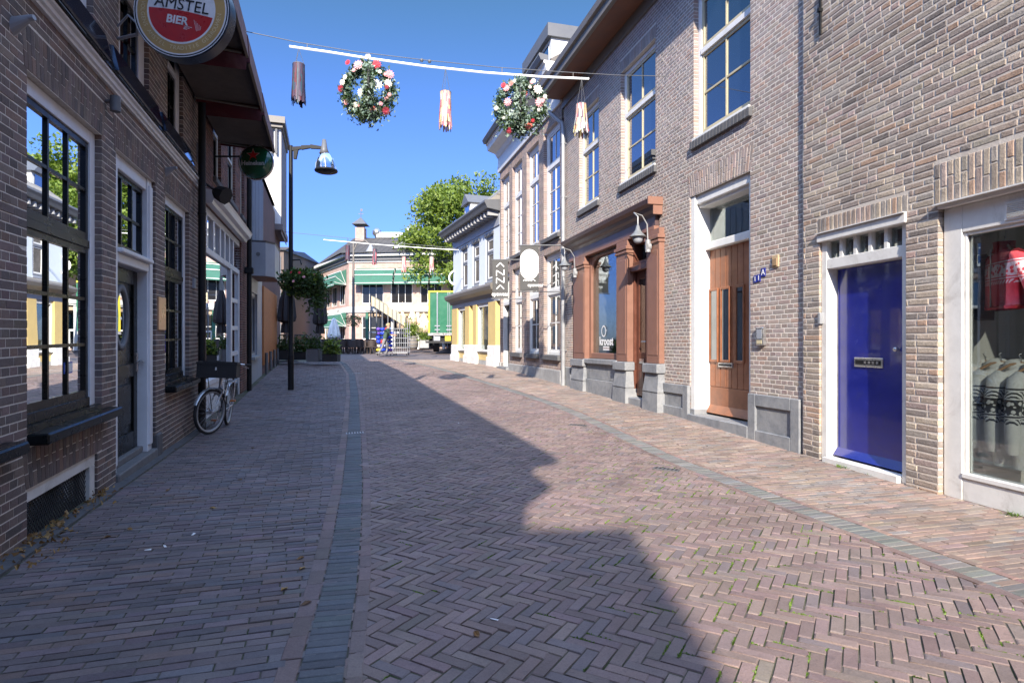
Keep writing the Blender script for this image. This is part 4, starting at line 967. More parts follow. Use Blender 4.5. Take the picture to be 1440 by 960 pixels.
# ================================================================== LEFT: dark brick pub
f = fL; Ld = 6.10
BL = empty('dark_brick_pub', f.p(2.5, 0, 0), 'dark brick pub with gloss-black sashes, white frames and red canopies', 'pub')
wins = [(-1.86, -.41), (.02, 1.47), (3.76, 5.20)]; dL0, dL1 = 1.86, 3.31
upw = [(f.t(x0), f.t(x1)) for x0, x1 in ((60, 131), (167, 209.5), (235.5, 257.5))]
upw[0] = (upw[0][1]-1.45, upw[0][1])
upw = [(-1.86, -.41)] + upw
bs = [(.02, 1.36, -.3, .37, .12), (-1.86, -.5, -.3, .37, .12)]
holes = [(a, b, .76, 3.28, .10) for a, b in wins] + [(dL0, dL1, -.3, 3.28, .12)] + bs + [(a, b, 3.98, 5.75, .10) for a, b in upw]
tB = -9.85
fans = [(a-.04, b+.05, 3.283, 3.60, .05) for a, b in wins + [(dL0, dL1)]] + [(a-.02, b+.06, .372, .66, .05) for a, b in ((.02, 1.42), (-1.86, -.45))] + [(a-.03, b+.03, 5.753, 6.0, .04) for a, b in upw]
brick_wall('wall', f, BL, -3.4, Ld, -.2, 6.25, holes, [M['brL'], M['moL']], (.168,.128,.118), .12, [(.135,.11,.107), (.205,.14,.115), (.20,.16,.14), (.115,.098,.096)], .45,
           H=.0625, L=.216, J=.009, bond='cross', bevel=.002, fans=fans, mdep=.0018)
for i, (a, b) in enumerate(wins):
    o = window(f, BL, a, b, .80, 3.28, rec=.055, fw=.115, fm='lav', sm='dkgreen', gm='glassL', cols=3, rt=2, rb=3, split=.585, sw=.05, mun=.028, dep=.13, trans=.07, darkbot=True)
    s_ = MB(f.p); s_.bbox(a-.0, b+.155, -.12, .13, .675, .755, .012); s_.box(a+.0, b, -.12, -.0, .757, .80); s_.build('sill', [M['dkgreen']], o)
    c = MB(f.p); c.box(b-.58, b-.13, -.25, -.235, .85, 3.2); c.build('blind', [M['greycurt']], o); room(f, BL, a, b, .78, 3.27, 1.6, 'room', w=-.2)
    if i == 1:
        st_ = MB(f.p); xa, xb = f.t(86.5, -.11), f.t(98.5, -.11); za, zb = f.z(92, 525, -.11), f.z(92, 509, -.11); st_.box(xa, xb, -.094, -.0925, za, zb, 0); st_.box((xa+xb)/2, xb-.01, -.0925, -.0918, za+.01, zb-.01, 1)
        st_.box(xa+.02, (xa+xb)/2-.02, -.0925, -.0918, za+.02, zb-.02, 1); st_.build('sticker', [C('blue_sticker', (.05,.10,.45)), M['bwhite']], o)
for (a, b, z0, z1, r_) in bs:
    o = part(f, BL, 'basement_window', M['whitew'], [(a, b, -.10, -.02, .27, .368), (b-.12, b, -.10, -.021, -.15, .27), (a, a+.03, -.10, -.021, -.15, .27)])
    g = MB(f.p)
    for k in range(34):
        x = a+.03 + (b-.15-a)*k/33*1.25 - .2
        for sgn in (1, -1):
            p0, p1 = x, x + sgn*.38
            lo, hi = a+.03, b-.12
            if max(p0, p1) < lo or min(p0, p1) > hi: continue
            za, zb = -.12, .268
            def clipx(p, q, zp, zq): 
                if p < lo: k_ = (lo-p)/(q-p+1e-9); p, zp = lo, zp+(zq-zp)*k_
                if p > hi: k_ = (hi-p)/(q-p+1e-9); p, zp = hi, zp+(zq-zp)*k_
                return p, zp
            (pp, zp), (qq, zq) = clipx(p0, p1, za, zb), clipx(p1, p0, zb, za)
            if abs(zp-zq) > .02: g.tube([(pp, -.055, zp), (qq, -.055, zq)], .0045, 4, smooth=False, cap=False)
    g.build('wire_grille', [M['matblack']], o)
    d = MB(f.p); d.box(a+.03, b-.12, -.13, -.12, -.15, .268); d.build('pane', [M['glass']], o)
# pub door
dz = 2.16 + .03
fr = MB(f.p)
for x0, x1 in ((dL0, dL0+.14), (dL1-.21, dL1-.03)):
    fr.bbox(x0, x1, -.24, -.035, .03, 3.28, .006); fr.bbox(x0+.03, x1-.03, -.04, -.015, .12, 3.20, .006)
fr.bbox(dL0+.14, dL1-.21, -.24, -.05, 3.14, 3.28, .006); zt = f.z(190, 372, -.06)
fr.bbox(dL0+.14, dL1-.21, -.24, -.02, zt-.05, zt+.05, .01); fr.bbox(dL0+.12, dL1-.19, -.1, .03, zt+.05, zt+.10, .01)
o = fr.build('door_frame', [M['lav']], BL)
a, b = dL0+.14, dL1-.21
fl = MB(f.p); fl.box(a, a+.05, -.14, -.09, zt+.1, 3.14); fl.box(b-.05, b, -.14, -.09, zt+.1, 3.14); fl.box(a+.05, b-.05, -.14, -.091, zt+.1, zt+.17); fl.box(a+.05, b-.05, -.14, -.091, 3.09, 3.14)
for k in (1, 2): x = a + (b-a)*k/3; fl.box(x-.014, x+.014, -.13, -.095, zt+.17, 3.09)
zm = (zt+3.14)/2+.03; fl.box(a+.05, b-.05, -.128, -.097, zm-.014, zm+.014); fl.build('fanlight', [M['dkgreen']], o)
g = MB(f.p); g.box(a, b, -.12, -.116, zt+.1, 3.14); g.build('pane', [M['glass']], o)
d = MB(f.p); z0 = .10; z1 = zt-.052
d.box(a, b, -.20, -.165, z0, z1)
d.bbox(a, a+.13, -.166, -.14, z0, z1, .006); d.bbox(b-.13, b, -.166, -.14, z0, z1, .006)
for (p, q) in ((z0, z0+.22), (.95, 1.10), (z1-.16, z1)): d.bbox(a+.13, b-.13, -.166, -.141, p, q, .006)
d.bbox(a+.2, b-.2, -.166, -.148, z0+.3, .88, .015)
dl = d.build('door', [M['dkgreen']], BL); lab(dl, 'gloss black pub door with an oval glazed panel')
ov = MB(f.p); cx, cz = (a+b)/2, 1.62; n = 32
vs = []; 
for (k_, w_) in ((1.0, -.166), (1.0, -.135), (.82, -.135), (.80, -.16)): vs += [(cx + .24*k_*math.cos(2*math.pi*i/n), w_, cz + .36*k_*math.sin(2*math.pi*i/n)) for i in range(n)]
ov.add(vs, [(r*n+i, r*n+(i+1) % n, (r+1)*n+(i+1) % n, (r+1)*n+i) for r in range(3) for i in range(n)], 0, True)
ov.poly([(cx + .19*math.cos(2*math.pi*i/n), -.158, cz + .29*math.sin(2*math.pi*i/n)) for i in range(n)], 1); ov.build('oval_light', [M['greycurt'], M['glass']], dl)
hd = MB(f.p); hd.bbox(b-.055, b-.01, -.14, -.125, 1.0, 1.22, .004); hd.tube([(b-.03, -.13, 1.12), (b-.03, -.07, 1.12), (b-.15, -.065, 1.12)], .011, 8); hd.build('door_handle', [M['steel']], dl)
st_ = MB(f.p); st_.bbox(dL0, dL1, -.24, .03, -.2, .05, .012); st_.bbox(dL0+.14, dL1-.21, -.22, -.08, .05, .12, .008); st_.build('door_step', [M['step']], BL)
mb = MB(f.p)
for t_ in (dL1+.0,): mb.bbox(t_, t_+.2, -.05, .035, -.15, .22, .02)
mb.build('corner_stone', [M['pstone']], BL)
# cornice band and the dark glossy boards on it
moulding(f, BL, 'cornice', M['lav'], -3.4, Ld-.05, [(0, 3.79), (.03, 3.79), (.035, 3.81), (.055, 3.82), (.06, 3.85), (.085, 3.86), (.088, 3.88), (0, 3.885)])
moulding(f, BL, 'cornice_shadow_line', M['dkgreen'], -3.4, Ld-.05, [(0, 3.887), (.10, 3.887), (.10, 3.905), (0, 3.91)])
for (x0, x1) in ((-1.95, -.3), (f.t(157, .13)-1.75, f.t(157, .13)), (f.t(167, .13), f.t(229, .13)), (f.t(234.5, .13), f.t(273, .13))):
    gb_ = MB(f.p); gb_.add([(x, w, z) for x in (x0, x1) for w, z in ((.10, 3.91), (.135, 3.91), (.085, 4.14), (.05, 4.14))], [(0,1,2,3),(7,6,5,4),(0,4,5,1),(1,5,6,2),(2,6,7,3),(3,7,4,0)]); gb_.build('window_guard_board', [M['glossb']], BL)
for a, b in upw:
    window(f, BL, a, b, 3.98, 5.75, rec=.05, fw=.22, fm='lav', sm='dkgreen', gm='glass', cols=2, rt=1, rb=2, split=.62, sw=.05, dep=.12) if 'stonew' in M else None
# upper brick back wall of the pub behind the camera and its end, canopies, signs, lamps
moulding(f, BL, 'eave_cornice', M['stonew'], tB, Ld+.1, [(-.02, 5.93), (.04, 5.95), (.22, 6.18), (.22, 6.27), (.04, 6.52), (.04, 6.72), (.30, 6.78), (.33, 6.90), (.33, 6.98), (.27, 7.03), (-.02, 7.03)])
mb = MB(f.p); mb.box(tB, -3.4, -.25, 0, -.2, 6.3); mb.box(tB, tB+.2, -8, -.25, -.2, 6.3); mb.box(Ld-.2, Ld, -8, -.25, -.2, 6.3); mb.box(tB, Ld, -8.2, -8, -.2, 6.3); mb.box(tB, Ld, -8.0, -.03, 6.3, 7.0)
mb.build('side_wall', [M['brL2p']], BL)
mb = MB(f.p); pt = f.t(284, .12)
mb.tube([(pt, .12, 6.0), (pt, .12, f.g(pt)-.05)], .055, 12)
for z in (5.4, 3.3, 1.4): mb.tube([(pt, .12, z), (pt, .12, z+.05)], .065, 12)
mb.build('downpipe', [M['black']], BL)
cab = MB(f.p); cab.tube([(Ld-.28, .03, 4.6), (Ld-.27, .03, 2.9), (Ld-.3, .03, .3)], .014, 6); cab.tube([(Ld-.2, .03, 5.0), (Ld-.2, .03, .2)], .010, 6); cab.bbox(Ld-.36, Ld-.24, 0, .07, 4.2, 4.5, .01); cab.build('wall_cable', [M['gpaint']], BL)
# canopies over the first floor
def canopy(t0, t1, zb, wo):
    pr = [(0, zb+1.05), (.05, zb+1.12), (wo*.45, zb+1.02), (wo*.8, zb+.72), (wo, zb+.36), (wo+.03, zb+.0), (wo+.0, zb-.02), (wo-.03, zb+.30), (wo*.76, zb+.62), (wo*.42, zb+.90), (0, zb+.98)]
    n = len(pr); mb = MB(f.p); vs = [(t, w, z) for t in (t0, t1) for w, z in pr]
    for i in range(n):
        j = (i+1) % n; mb.add([vs[i], vs[j], vs[n+j], vs[n+i]], [(0,1,2,3)], 1 if i > 4 else (2 if i == 4 else 0))
    o = mb.build('canopy', [M['redaw'], M['dkaw'], M['edgeaw']], BL)
    s_ = MB(f.p)
    for t in (t0, t1):
        s_.poly([(t, w, z) for w, z in pr[1:6]] + [(t, wo*.9, zb+.02), (t, .05, zb+.05)], 0)
    for t in (t0+.03, t1-.03): s_.tube([(t, .03, zb+.1), (t, wo-.05, zb+.04)], .018, 6, 1)
    s_.add([(t0-.012,.05,zb-.10),(t0-.012,wo-.02,zb-.10),(t0-.012,wo-.0,zb+.16),(t0-.012,.05,zb+.16)],[(0,1,2,3)],0)
    s_.add([(t0,.06,zb+.10),(t1,.06,zb+.10),(t1,wo-.02,zb+.09),(t0,wo-.02,zb+.09)],[(0,1,2,3)],2)
    s_.build('canopy_lining', [M['redaw'], M['bronze'], M['dkaw']], o)
cw = 1.0
cs = [(f.t(306, 0)-6.4, 1.95), (2.05, 3.55), (3.62, 5.55), (5.62, 7.55)]
cs = [(.1, 1.75), (1.9, 3.45), (3.62, 5.45), (5.62, 7.75)]
for a, b in cs[1:]: canopy(a, b, 5.02, cw)
# round lager sign on a bracket
sg = empty('round_beer_sign', (0, 0, 0), 'round Amstel Bier sign, red and white with a gold rim', 'sign')
Y = 5.62; cS = at(263, 23, Y); ft = f.t(165, 0); r0 = .445; sg.location = cS
ax = Vector((.03, -1, 0)).normalized(); rt = Vector((1, .03, -.15)).normalized(); rt = Vector((1.0, .02, -.17)).normalized(); upv = ax.cross(rt); upv = rt.cross(ax).normalized(); 
upv = -ax.cross(rt).normalized() if (-ax.cross(rt)).z > 0 else ax.cross(rt).normalized()
nrm = rt.cross(upv)                                         # towards the camera
def disc(mb, r1, r2, w, m, n=56, half=None):
    vs = [];
    for r in (r1, r2): vs += [tuple(cS + rt*r*math.cos(2*math.pi*i/n) + upv*r*math.sin(2*math.pi*i/n) + nrm*w) for i in range(n)]
    mb.add(vs, [(i, (i+1) % n, n+(i+1) % n, n+i) for i in range(n)], m)
def drum(mb, r, w0, w1, m, n=56):
    vs = [tuple(cS + rt*r*math.cos(2*math.pi*i/n) + upv*r*math.sin(2*math.pi*i/n) + nrm*w) for w in (w0, w1) for i in range(n)]
    mb.add(vs, [(i, (i+1) % n, n+(i+1) % n, n+i) for i in range(n)], m, True); mb.add(vs[:n], [tuple(range(n))], m); mb.add(vs[n:], [tuple(range(n))], m)
mb = MB(); drum(mb, r0, -.035, .088, 0); drum(mb, r0*.985, -.04, .095, 0)
mb.build('sign_case', [C('navy_case', (.018,.028,.05), .3)], sg)
gold = C('gold_print', (.42,.27,.10), .35); redm = C('lager_red', (.42,.012,.015), .3); whm = C('sign_white', (.66,.66,.68), .35)
mb = MB(); disc(mb, .418, .405, .102, 1); disc(mb, .405, .315, .102, 2); disc(mb, .315, .298, .102, 1); disc(mb, .438, .431, .102, 1)
n = 48; rr = .298; ch_ = -.022                               # chord between the white and the red field
def chord(sign, m):
    th0 = math.asin(ch_/rr); pts = []
    a0, a1 = (th0, math.pi-th0) if sign > 0 else (math.pi-th0, 2*math.pi+th0)
    for i in range(n+1):
        a_ = a0 + (a1-a0)*i/n; pts.append(cS + rt*rr*math.cos(a_) + upv*rr*math.sin(a_) + nrm*.102)
    if sign > 0:
        for i in range(1, 12): u = i/12; pts.append(cS + rt*(-rr*math.cos(th0)*(1-2*u)) + upv*(ch_ + .018*math.sin(math.pi*u)) + nrm*.102)
    else:
        for i in range(1, 12): u = i/12; pts.append(cS + rt*(rr*math.cos(th0)*(1-2*u)) + upv*(ch_ + .018*math.sin(math.pi*u)) + nrm*.102)
    mb.poly([tuple(p) for p in pts], m)
chord(1, 1); chord(-1, 0)
bl_ = C('ink_black', (.012,.012,.014), .3)
text_mesh(mb, 'AMSTEL', .148, cS + upv*.046 + nrm*.1045, rt, upv, 3, .0015, sx=.98)
text_mesh(mb, 'BIER', .105, cS - upv*.10 + nrm*.1045 - rt*.02, rt, upv, 4, .0015, bold=.003)
def arc_text(s, rad, size, a_mid, m, span):
    for i, ch in enumerate(s):
        a_ = a_mid + span*((i+.5)/len(s) - .5); p = cS + rt*rad*math.cos(a_) + upv*rad*math.sin(a_) + nrm*.1035
        tan = (-rt*math.sin(a_) + upv*math.cos(a_)); rad_ = -(rt*math.cos(a_) + upv*math.sin(a_))
        if ch != ' ': text_mesh(mb, ch, size, p, tan, rad_, m, .0008)
arc_text('VOLGENS AMSTEL TRADITIE GEBROUWEN', .355, .052, -math.pi/2, 5, 3.3)
# white filigree crest at the right of the red field
for k in range(5): 
    p = cS + rt*(.13+.018*k) - upv*(.07+.012*k); q = cS + rt*(.17+.008*k) - upv*(.17-.004*k); w_ = .003
    mb.add([tuple(p + nrm*.1035), tuple(q + nrm*.1035), tuple(q + nrm*.1035 + rt*w_), tuple(p + nrm*.1035 + rt*w_)], [(0,1,2,3)], 4)
for k in range(3):
    mb.add([tuple(cS + rt*(.05+.0*k) - upv*(.14+.012*k) + nrm*.1035), tuple(cS + rt*(.125-.02*k) - upv*(.143+.012*k) + nrm*.1035), tuple(cS + rt*(.125-.02*k) - upv*(.147+.012*k) + nrm*.1035), tuple(cS + rt*.05 - upv*(.144+.012*k) + nrm*.1035)], [(0,1,2,3)], 4)
mb.build('sign_face', [redm, whm, gold, bl_, whm, C('pale_gold', (.62,.50,.30), .4)], sg)
mb = MB(); wl = f.p(ft, 0, cS.z-.10); mb.tube([wl, wl.lerp(cS, .3) + Vector((0,0,-.02)), cS - rt*.44 + Vector((0,0,-.02))], .016, 8)
mb.tube([wl + Vector((0,0,.12)), wl.lerp(cS, .16) + Vector((0,0,.20)), wl.lerp(cS, .3) + Vector((0,0,.08)), wl.lerp(cS, .3)], .011, 8)
mb.build('bracket', [M['gpaint']], sg)
# domed lager sign farther on
hk = empty('domed_beer_sign', (0, 0, 0), 'green domed Heineken sign with a red star under the last canopy', 'sign')
Yh = 11.3; cH = at(360.5, 229, Yh); hk.location = cH; r_ = .315
mb = MB(); n = 36
prof = [(1.0, .0), (.97, .05), (.85, .085), (.6, .115), (.3, .13), (.001, .135)]
for s_ in (1, -1):
    vs = [(cH.x + r_*a*math.cos(2*math.pi*i/n), cH.y - s_*b*1.1, cH.z + r_*a*math.sin(2*math.pi*i/n)) for a, b in prof for i in range(n)]
    mb.add(vs, [(r*n+i, r*n+(i+1) % n, (r+1)*n+(i+1) % n, (r+1)*n+i) for r in range(len(prof)-1) for i in range(n)], 0, True)
mb.build('dome', [C('bottle_green_acrylic', (.008,.085,.035), .10, coat=.6, bmp=0)], hk)
mb = MB(); 
for i in range(n):
    a0, a1 = 2*math.pi*i/n, 2*math.pi*(i+1)/n
    mb.add([(cH.x+r*math.cos(a), cH.y+y, cH.z+r*math.sin(a)) for a in (a0, a1) for r, y in ((r_*1.0, -.03), (r_*1.05, -.03), (r_*1.05, .03))], [(0,1,4,3),(1,2,5,4)])
mb.build('rim', [M['steel']], hk)
star = []
for i in range(10): a_ = math.pi/2 + i*math.pi/5; rad = .115 if i % 2 == 0 else .047; star.append((cH.x - .0 + rad*math.cos(a_), cH.y-.145, cH.z+.10 + rad*math.sin(a_)))
mb = MB(); mb.poly([(x + (x-cH.x)*.18, y+.003, z + (z-cH.z-.10)*.18) for x, y, z in star], 1); mb.poly(star, 0)
text_mesh(mb, 'Heineken', .112, (cH.x, cH.y-.160, cH.z-.055), (1,0,0), (0,0,1), 1, .002, bold=.003)
mb.build('emblem', [C('star_red', (.5,.012,.015), .35), C('soft_white', (.55,.58,.56), .4)], hk)
mb = MB(); mb.tube([(cH.x-r_*.95, cH.y, cH.z+.12), (cH.x-r_-.55, cH.y, cH.z+.12)], .018, 8); mb.build('bracket', [M['black']], hk)
# small metal wall spotlights over the windows
for px, py, kind, lb in ((30, 33, 0, 'grey cone wall spotlight nearest the camera on dark brick'), (157, 146, 1, 'small dark cylinder spotlight above the pub door pier'), (239, 240, 0, 'grey cone wall spotlight between the door and the far window')):
    t_ = f.t(px, .05); z_ = f.z(px, py, .05); mb = MB(f.p)
    mb.tube([(t_, 0, z_+.02), (t_, .06, z_+.02)], .02, 8)
    if kind: mb.tube([(t_, .08, z_-.07), (t_, .08, z_+.07)], .045, 14)
    else:
        fm_, mb.fm = mb.fm, None; q_ = f.p(t_, .03, z_); mb.tube([q_ + Vector((-.07, 0, -.035)), q_ + Vector((-.06, 0, -.03)), q_ + Vector((.075, .0, .03)), q_ + Vector((.11, 0, .035))], [.005, .058, .022, .018], 14, smooth=False); mb.fm = fm_
    tag(mb.build('wall_spotlight', [M['gpaint'] if not kind else M['dgrey']]), lb, 'spotlight', 'spotlights on the pub wall')
# bronze-coloured notice plate
mb = MB(f.p); a, b, c, d = f.t(221), f.t(231), f.z(226, 464), f.z(226, 418); mb.bbox(a, b, 0, .02, c, d, .004); tag(mb.build('notice_plate', [C('polished_copper', (.60,.36,.22), .3, metal=.6)]), 'copper-coloured notice plate on the dark pier right of the pub door', 'plate')
mb = MB(f.p); a, b, c, d = f.t(270.5), f.t(273), f.z(271, 405), f.z(271, 391); mb.bbox(a, b, 0, .03, c, d, .004); tag(mb.build('entry_phone', [M['gpaint']]), 'small pale bell box on dark brick beside the black downpipe', 'bell box')
# black floodlight on an arm
ff = f.t(291, .1); q = at(307, 271, f.p(ff, .45, 0).y); wl = f.p(ff, 0, q.z+.08); mb = MB()
mb.tube([wl, wl.lerp(q, .5), q], .02, 8); d_ = Vector((.75, -.35, -.35)).normalized(); s_ = Vector((0,1,0)).cross(d_).normalized(); u_ = d_.cross(s_)
vs = []
for k_, hh in ((0, .06), (.10, .12), (.30, .15)):
    for a_ in range(8): vs.append(tuple(q + d_*(k_-.1) + s_*hh*math.cos(a_*math.pi/4+.39)*1.0 + u_*hh*.8*math.sin(a_*math.pi/4+.39)))
mb.add(vs, [(r*8+i, r*8+(i+1) % 8, (r+1)*8+(i+1) % 8, (r+1)*8+i) for r in range(2) for i in range(8)] + [tuple(range(8)), tuple(range(16, 24))])
tag(mb.build('floodlight', [M['matblack']]), 'black floodlight on a short arm above the left shopfront', 'floodlight')

# ================================================================== LEFT: red-brown brick shop
f = fL; s0, s1 = Ld+.06, 12.75
BM = empty('left_brick_shop', f.p(9, 0, 0), 'red-brown brick shop with a wide white-framed shopfront on the left', 'shop')
sh0, sh1 = f.t(290, 0), f.t(339.5); zc0 = 3.70
uw = [(f.t(300), f.t(311)), (f.t(320), f.t(331)), (f.t(338), f.t(343))]
brick_wall('wall', f, BM, s0, s1, -.2, 6.3, [(sh0, sh1, -.3, zc0, .1)] + [(a, b, 4.35, 5.9, .1) for a, b in uw], [M['brL2'], M['moL2']], (.17,.085,.072), .13, [(.13,.075,.07), (.21,.105,.085)], .4, H=.0625, L=.216, J=.011, mdep=.004)
for a, b in uw: window(f, BM, a, b, 4.35, 5.9, rec=.06, fw=.12, fm='stonew', sm='dkgreen', cols=1, rt=1, rb=1, split=.6, sill=(.05, .06, .1, 'pstone'))
shell(f, BM, s0, s1, -.1, 6.3, 8, M['brL2p'])
mb = MB(f.p); mb.box(s0, s1, -8, .33, 6.3, 6.87); mb.build('flat_roof', [M['dgrey']], BM)
moulding(f, BM, 'cornice', M['lav'], sh0-.05, sh1+.15, [(0, zc0), (.10, zc0), (.12, zc0+.06), (.19, zc0+.10), (.22, zc0+.19), (.24, zc0+.22), (0, zc0+.25)])
ztm = 2.93; mb = MB(f.p); n = 6
xs_ = [f.t(x, -.05) for x in (290, 300.3, 309.5, 316, 322.5, 328, 339.5)]
mb.bbox(sh0, sh1, -.14, -.04, ztm-.06, ztm+.06, .008); mb.bbox(sh0, sh1, -.14, -.041, zc0-.14, zc0, .006)
for x in xs_: mb.bbox(max(sh0, x-.07), min(sh1, x+.07), -.14, -.042, ztm+.06, zc0-.14, .005)
tp = f.t(325, -.05); mb.bbox(tp-.10, tp+.10, -.14, -.038, .0, ztm-.06, .008); mb.bbox(sh1-.16, sh1, -.14, -.04, -.1, ztm-.06, .006); mb.bbox(sh0, sh0+.12, -.14, -.04, -.1, ztm-.06, .006)
mb.bbox(sh0+.12, tp-.10, -.14, -.03, .48, .58, .008); mb.bbox(sh0+.12, tp-.10, -.14, -.05, -.1, .48, .008)
for z in (.95, 1.55, 2.2): mb.bbox(tp+.10, sh1-.16, -.12, -.06, z-.05, z+.05, .004)
o = mb.build('shop_window', [M['lav']], BM)
g = MB(f.p); g.box(sh0+.1, tp-.1, -.092, -.088, .58, ztm-.06); g.box(tp+.1, sh1-.16, -.092, -.088, .2, ztm-.06); g.box(sh0+.1, sh1-.1, -.092, -.088, ztm+.06, zc0-.14); g.build('pane', [M['glassM']], o)
db = MB(f.p); db.box(tp+.1, sh1-.16, -.12, -.06, -.1, .2); db.build('door', [M['dkgreen']], BM)
mb = MB(f.p); pt = f.t(350.5, .12); mb.tube([(pt, .12, 6.3), (pt, .12, f.g(pt)-.05)], .06, 12); mb.bbox(pt-.1, pt+.1, .02, .22, 2.95, 3.12, .02); mb.build('downpipe', [M['black']], BM)

# ================================================================== LEFT: grey shop with projecting box, and its neighbour with the boarded front
t0, t1, t2 = 12.85, f.t(368.5), f.t(388)
BG = empty('grey_shop', f.p(14.5, 0, 0), 'grey painted shop with a projecting metal box over its window', 'shop')
mb = MB(f.p); a, b = t0+.5, t0+2.0
mb.box(t0, a, -.25, 0, -.1, 6.6); mb.box(b, t1, -.25, 0, -.1, 6.6); mb.box(a, b, -.25, -.001, -.1, .75); mb.box(a, b, -.25, -.001, 2.6, 6.6)
mb.box(t0, t0+.2, -8, -.25, -.1, 6.6); mb.box(t0+.2, t1, -8, -7.8, -.1, 6.6)
for k in range(9): x = t0+.15 + (t1-t0-.2)*k/8; mb.box(x-.03, x+.03, 0, .035, 4.05, 6.4)
mb.build('wall', [M['gpaint']], BG)
window(f, BG, a, b, .75, 2.6, rec=.05, fw=.1, fm='gpaint', sm='dgrey', cols=2, rb=1, sill=(.1, .1, .1, 'stone'))
x1b = f.t(393, .62); x0b = f.t(352.5, .02)
bx = MB(f.p); zt, zb = 3.95, 3.02; pl_ = [(x0b, 0), (x0b+.02, .40), (x0b+.35, .62), (x1b, .62), (x1b, 0)]
n = len(pl_); bx.add([(a_, w_, zb) for a_, w_ in pl_] + [(a_, w_, zt) for a_, w_ in pl_], [tuple(range(n)), tuple(range(n, 2*n))] + [(i, (i+1) % n, n+(i+1) % n, n+i) for i in range(n)])
bx.add([(a_+(.0), w_+.0, zt+.002) for a_, w_ in pl_] + [(a_-.02, w_+(.02 if w_ else 0), zt+.05) for a_, w_ in pl_], [tuple(range(n, 2*n))] + [(i, (i+1) % n, n+(i+1) % n, n+i) for i in range(n)], 1)
o = bx.build('projecting_box', [M['gpaint'], M['dgrey'], M['orange']], BG)
u = MB(f.p); u.add([(a_+.03*(1 if a_ < 14 else -1), max(0, w_-.03), zb-.004) for a_, w_ in pl_], [tuple(range(n))]); u.build('wood_underside', [M['soffit']], o)
em = MB(f.p); 
ringc = [(x0b-.004, .21 + .055*math.cos(2*math.pi*i/16), 3.62 + .055*math.sin(2*math.pi*i/16)) for i in range(16)]; em.poly(ringc); em.build('round_emblem', [M['dgrey']], o)
rf = MB(f.p); rf.add([(t0, .05, 6.6), (t2-1, .05, 6.6), (t2-1, -2.6, 10.6), (t0, -2.6, 10.6), (t0, -8, 6.6), (t2-1, -8, 6.6)], [(0,1,2,3), (3,2,5,4), (0,3,4), (1,5,2)]); rf.build('roof', [M['tile']], BG)
BW = empty('boarded_front_house', f.p(t1+2, 0, 0), 'narrow house front clad in orange stained boards', 'house')
mb = MB(f.p); mb.box(t1, t2, -.25, -.02, -.1, 6.5); mb.box(t2-.2, t2, -8, -.25, -.1, 6.5); mb.box(t1, t2-.2, -8, -7.8, -.1, 6.5); mb.build('wall', [M['brL2p']], BW)
part(f, BW, 'board_cladding', M['orange'], [(t1+.02, t2-.02, -.02, .05, .35, 2.98)])
mb = MB(f.p)
for k in range(4): x = t1+.4 + (t2-t1-.8)*k/3; mb.tube([(x, .10, f.g(x)-.02), (x, .10, .75)], .05, 8)
mb.build('wall_guard_posts', [M['dgrey']], BW)
# tall white rendered house farther on
BT_ = empty('white_gable_house', f.p(24, 0, 0), 'tall white rendered house with flat dark cornice farther down on the left', 'house')
tt = f.t(388); ta, tb_ = 21.9, 25.5
mb = MB(f.p); mb.box(ta, tb_, -8, .22, 6.0, 10.15); mb.build('upper_storeys', [M['white']], BT_)
mb = MB(f.p); mb.box(ta+.02, tb_, .22, .24, 5.6, 10.15); mb.box(ta-.02, tb_, -.3, .3, 5.75, 5.998); mb.build('front_cladding', [C('taupe_cladding', (.20,.17,.165), .7)], BT_)
mb = MB(f.p); mb.box(ta, tb_, -8, -.05, -.1, 5.75); mb.build('lower_wall', [M['brL2p']], BT_)
mb = MB(f.p); mb.box(ta-.35, tb_, -8.2, .40, 10.15, 10.42); mb.box(ta-.22, tb_, -8.1, .30, 10.0, 10.15); mb.build('cornice', [M['bronze']], BT_)
mb = MB(f.p)
for w_ in (-.15, .05): mb.tube([(ta-.1, w_, 9.95), (ta-.12, w_, 8.9)], .06, 8)
mb.build('cornice_bracket', [M['dgrey']], BT_)
# ================================================================== wire with light tube, flower balls and ribbon tassels
Aw = at(341, 43, 9.0); Bw = fR2.p(fR2.t(940), .02, fR2.z(940, 108))
def on(px, py):                                            # the point on the wire plane seen at px, py
    k = (px-CX)/F; d = Bw - Aw; u = (k*Aw.y - Aw.x)/(d.x - k*d.y); y = Aw.y + u*d.y; return at(px, py, y)
mb = MB(); pts = [on(x, y) for x, y in ((341, 43.5), (420, 60), (500, 73), (600, 85), (700, 95), (800, 102), (870, 106), (938, 107.5))]
mb.tube(pts, .006, 6)
for x, y in ((593, 85), (604, 86.5)): q = on(x, y); mb.ball(q, .03, 8)
tag(mb.build('street_wire', [M['dgrey']]), 'thin steel wire spanned across the street above the light tube', 'wire')
mb = MB(); pts = [on(x, y) for x, y in ((407, 65.5), (460, 73), (520, 82.5), (600, 93.5), (680, 102), (760, 108), (828, 111))]
mb.tube(pts, .017, 10)
m_, n_, b_ = nt('lit_light_tube'); b_.inputs['Base Color'].default_value = (.85,.85,.85,1); b_.inputs['Emission Color'].default_value = (1,.98,.95,1); b_.inputs['Emission Strength'].default_value = .3; b_.inputs['Roughness'].default_value = .3
tb = mb.build('light_tube', [m_]); tag(tb, 'long white light tube hung diagonally across the street', 'light tube')
mb = MB()
for x, ya, yb in ((432, 62, 68), (706, 95.5, 103.5), (806, 102, 109.5)): mb.tube([on(x, ya), on(x, yb)], .006, 5)
mb.build('tube_hanger', [M['bronze']], tb)
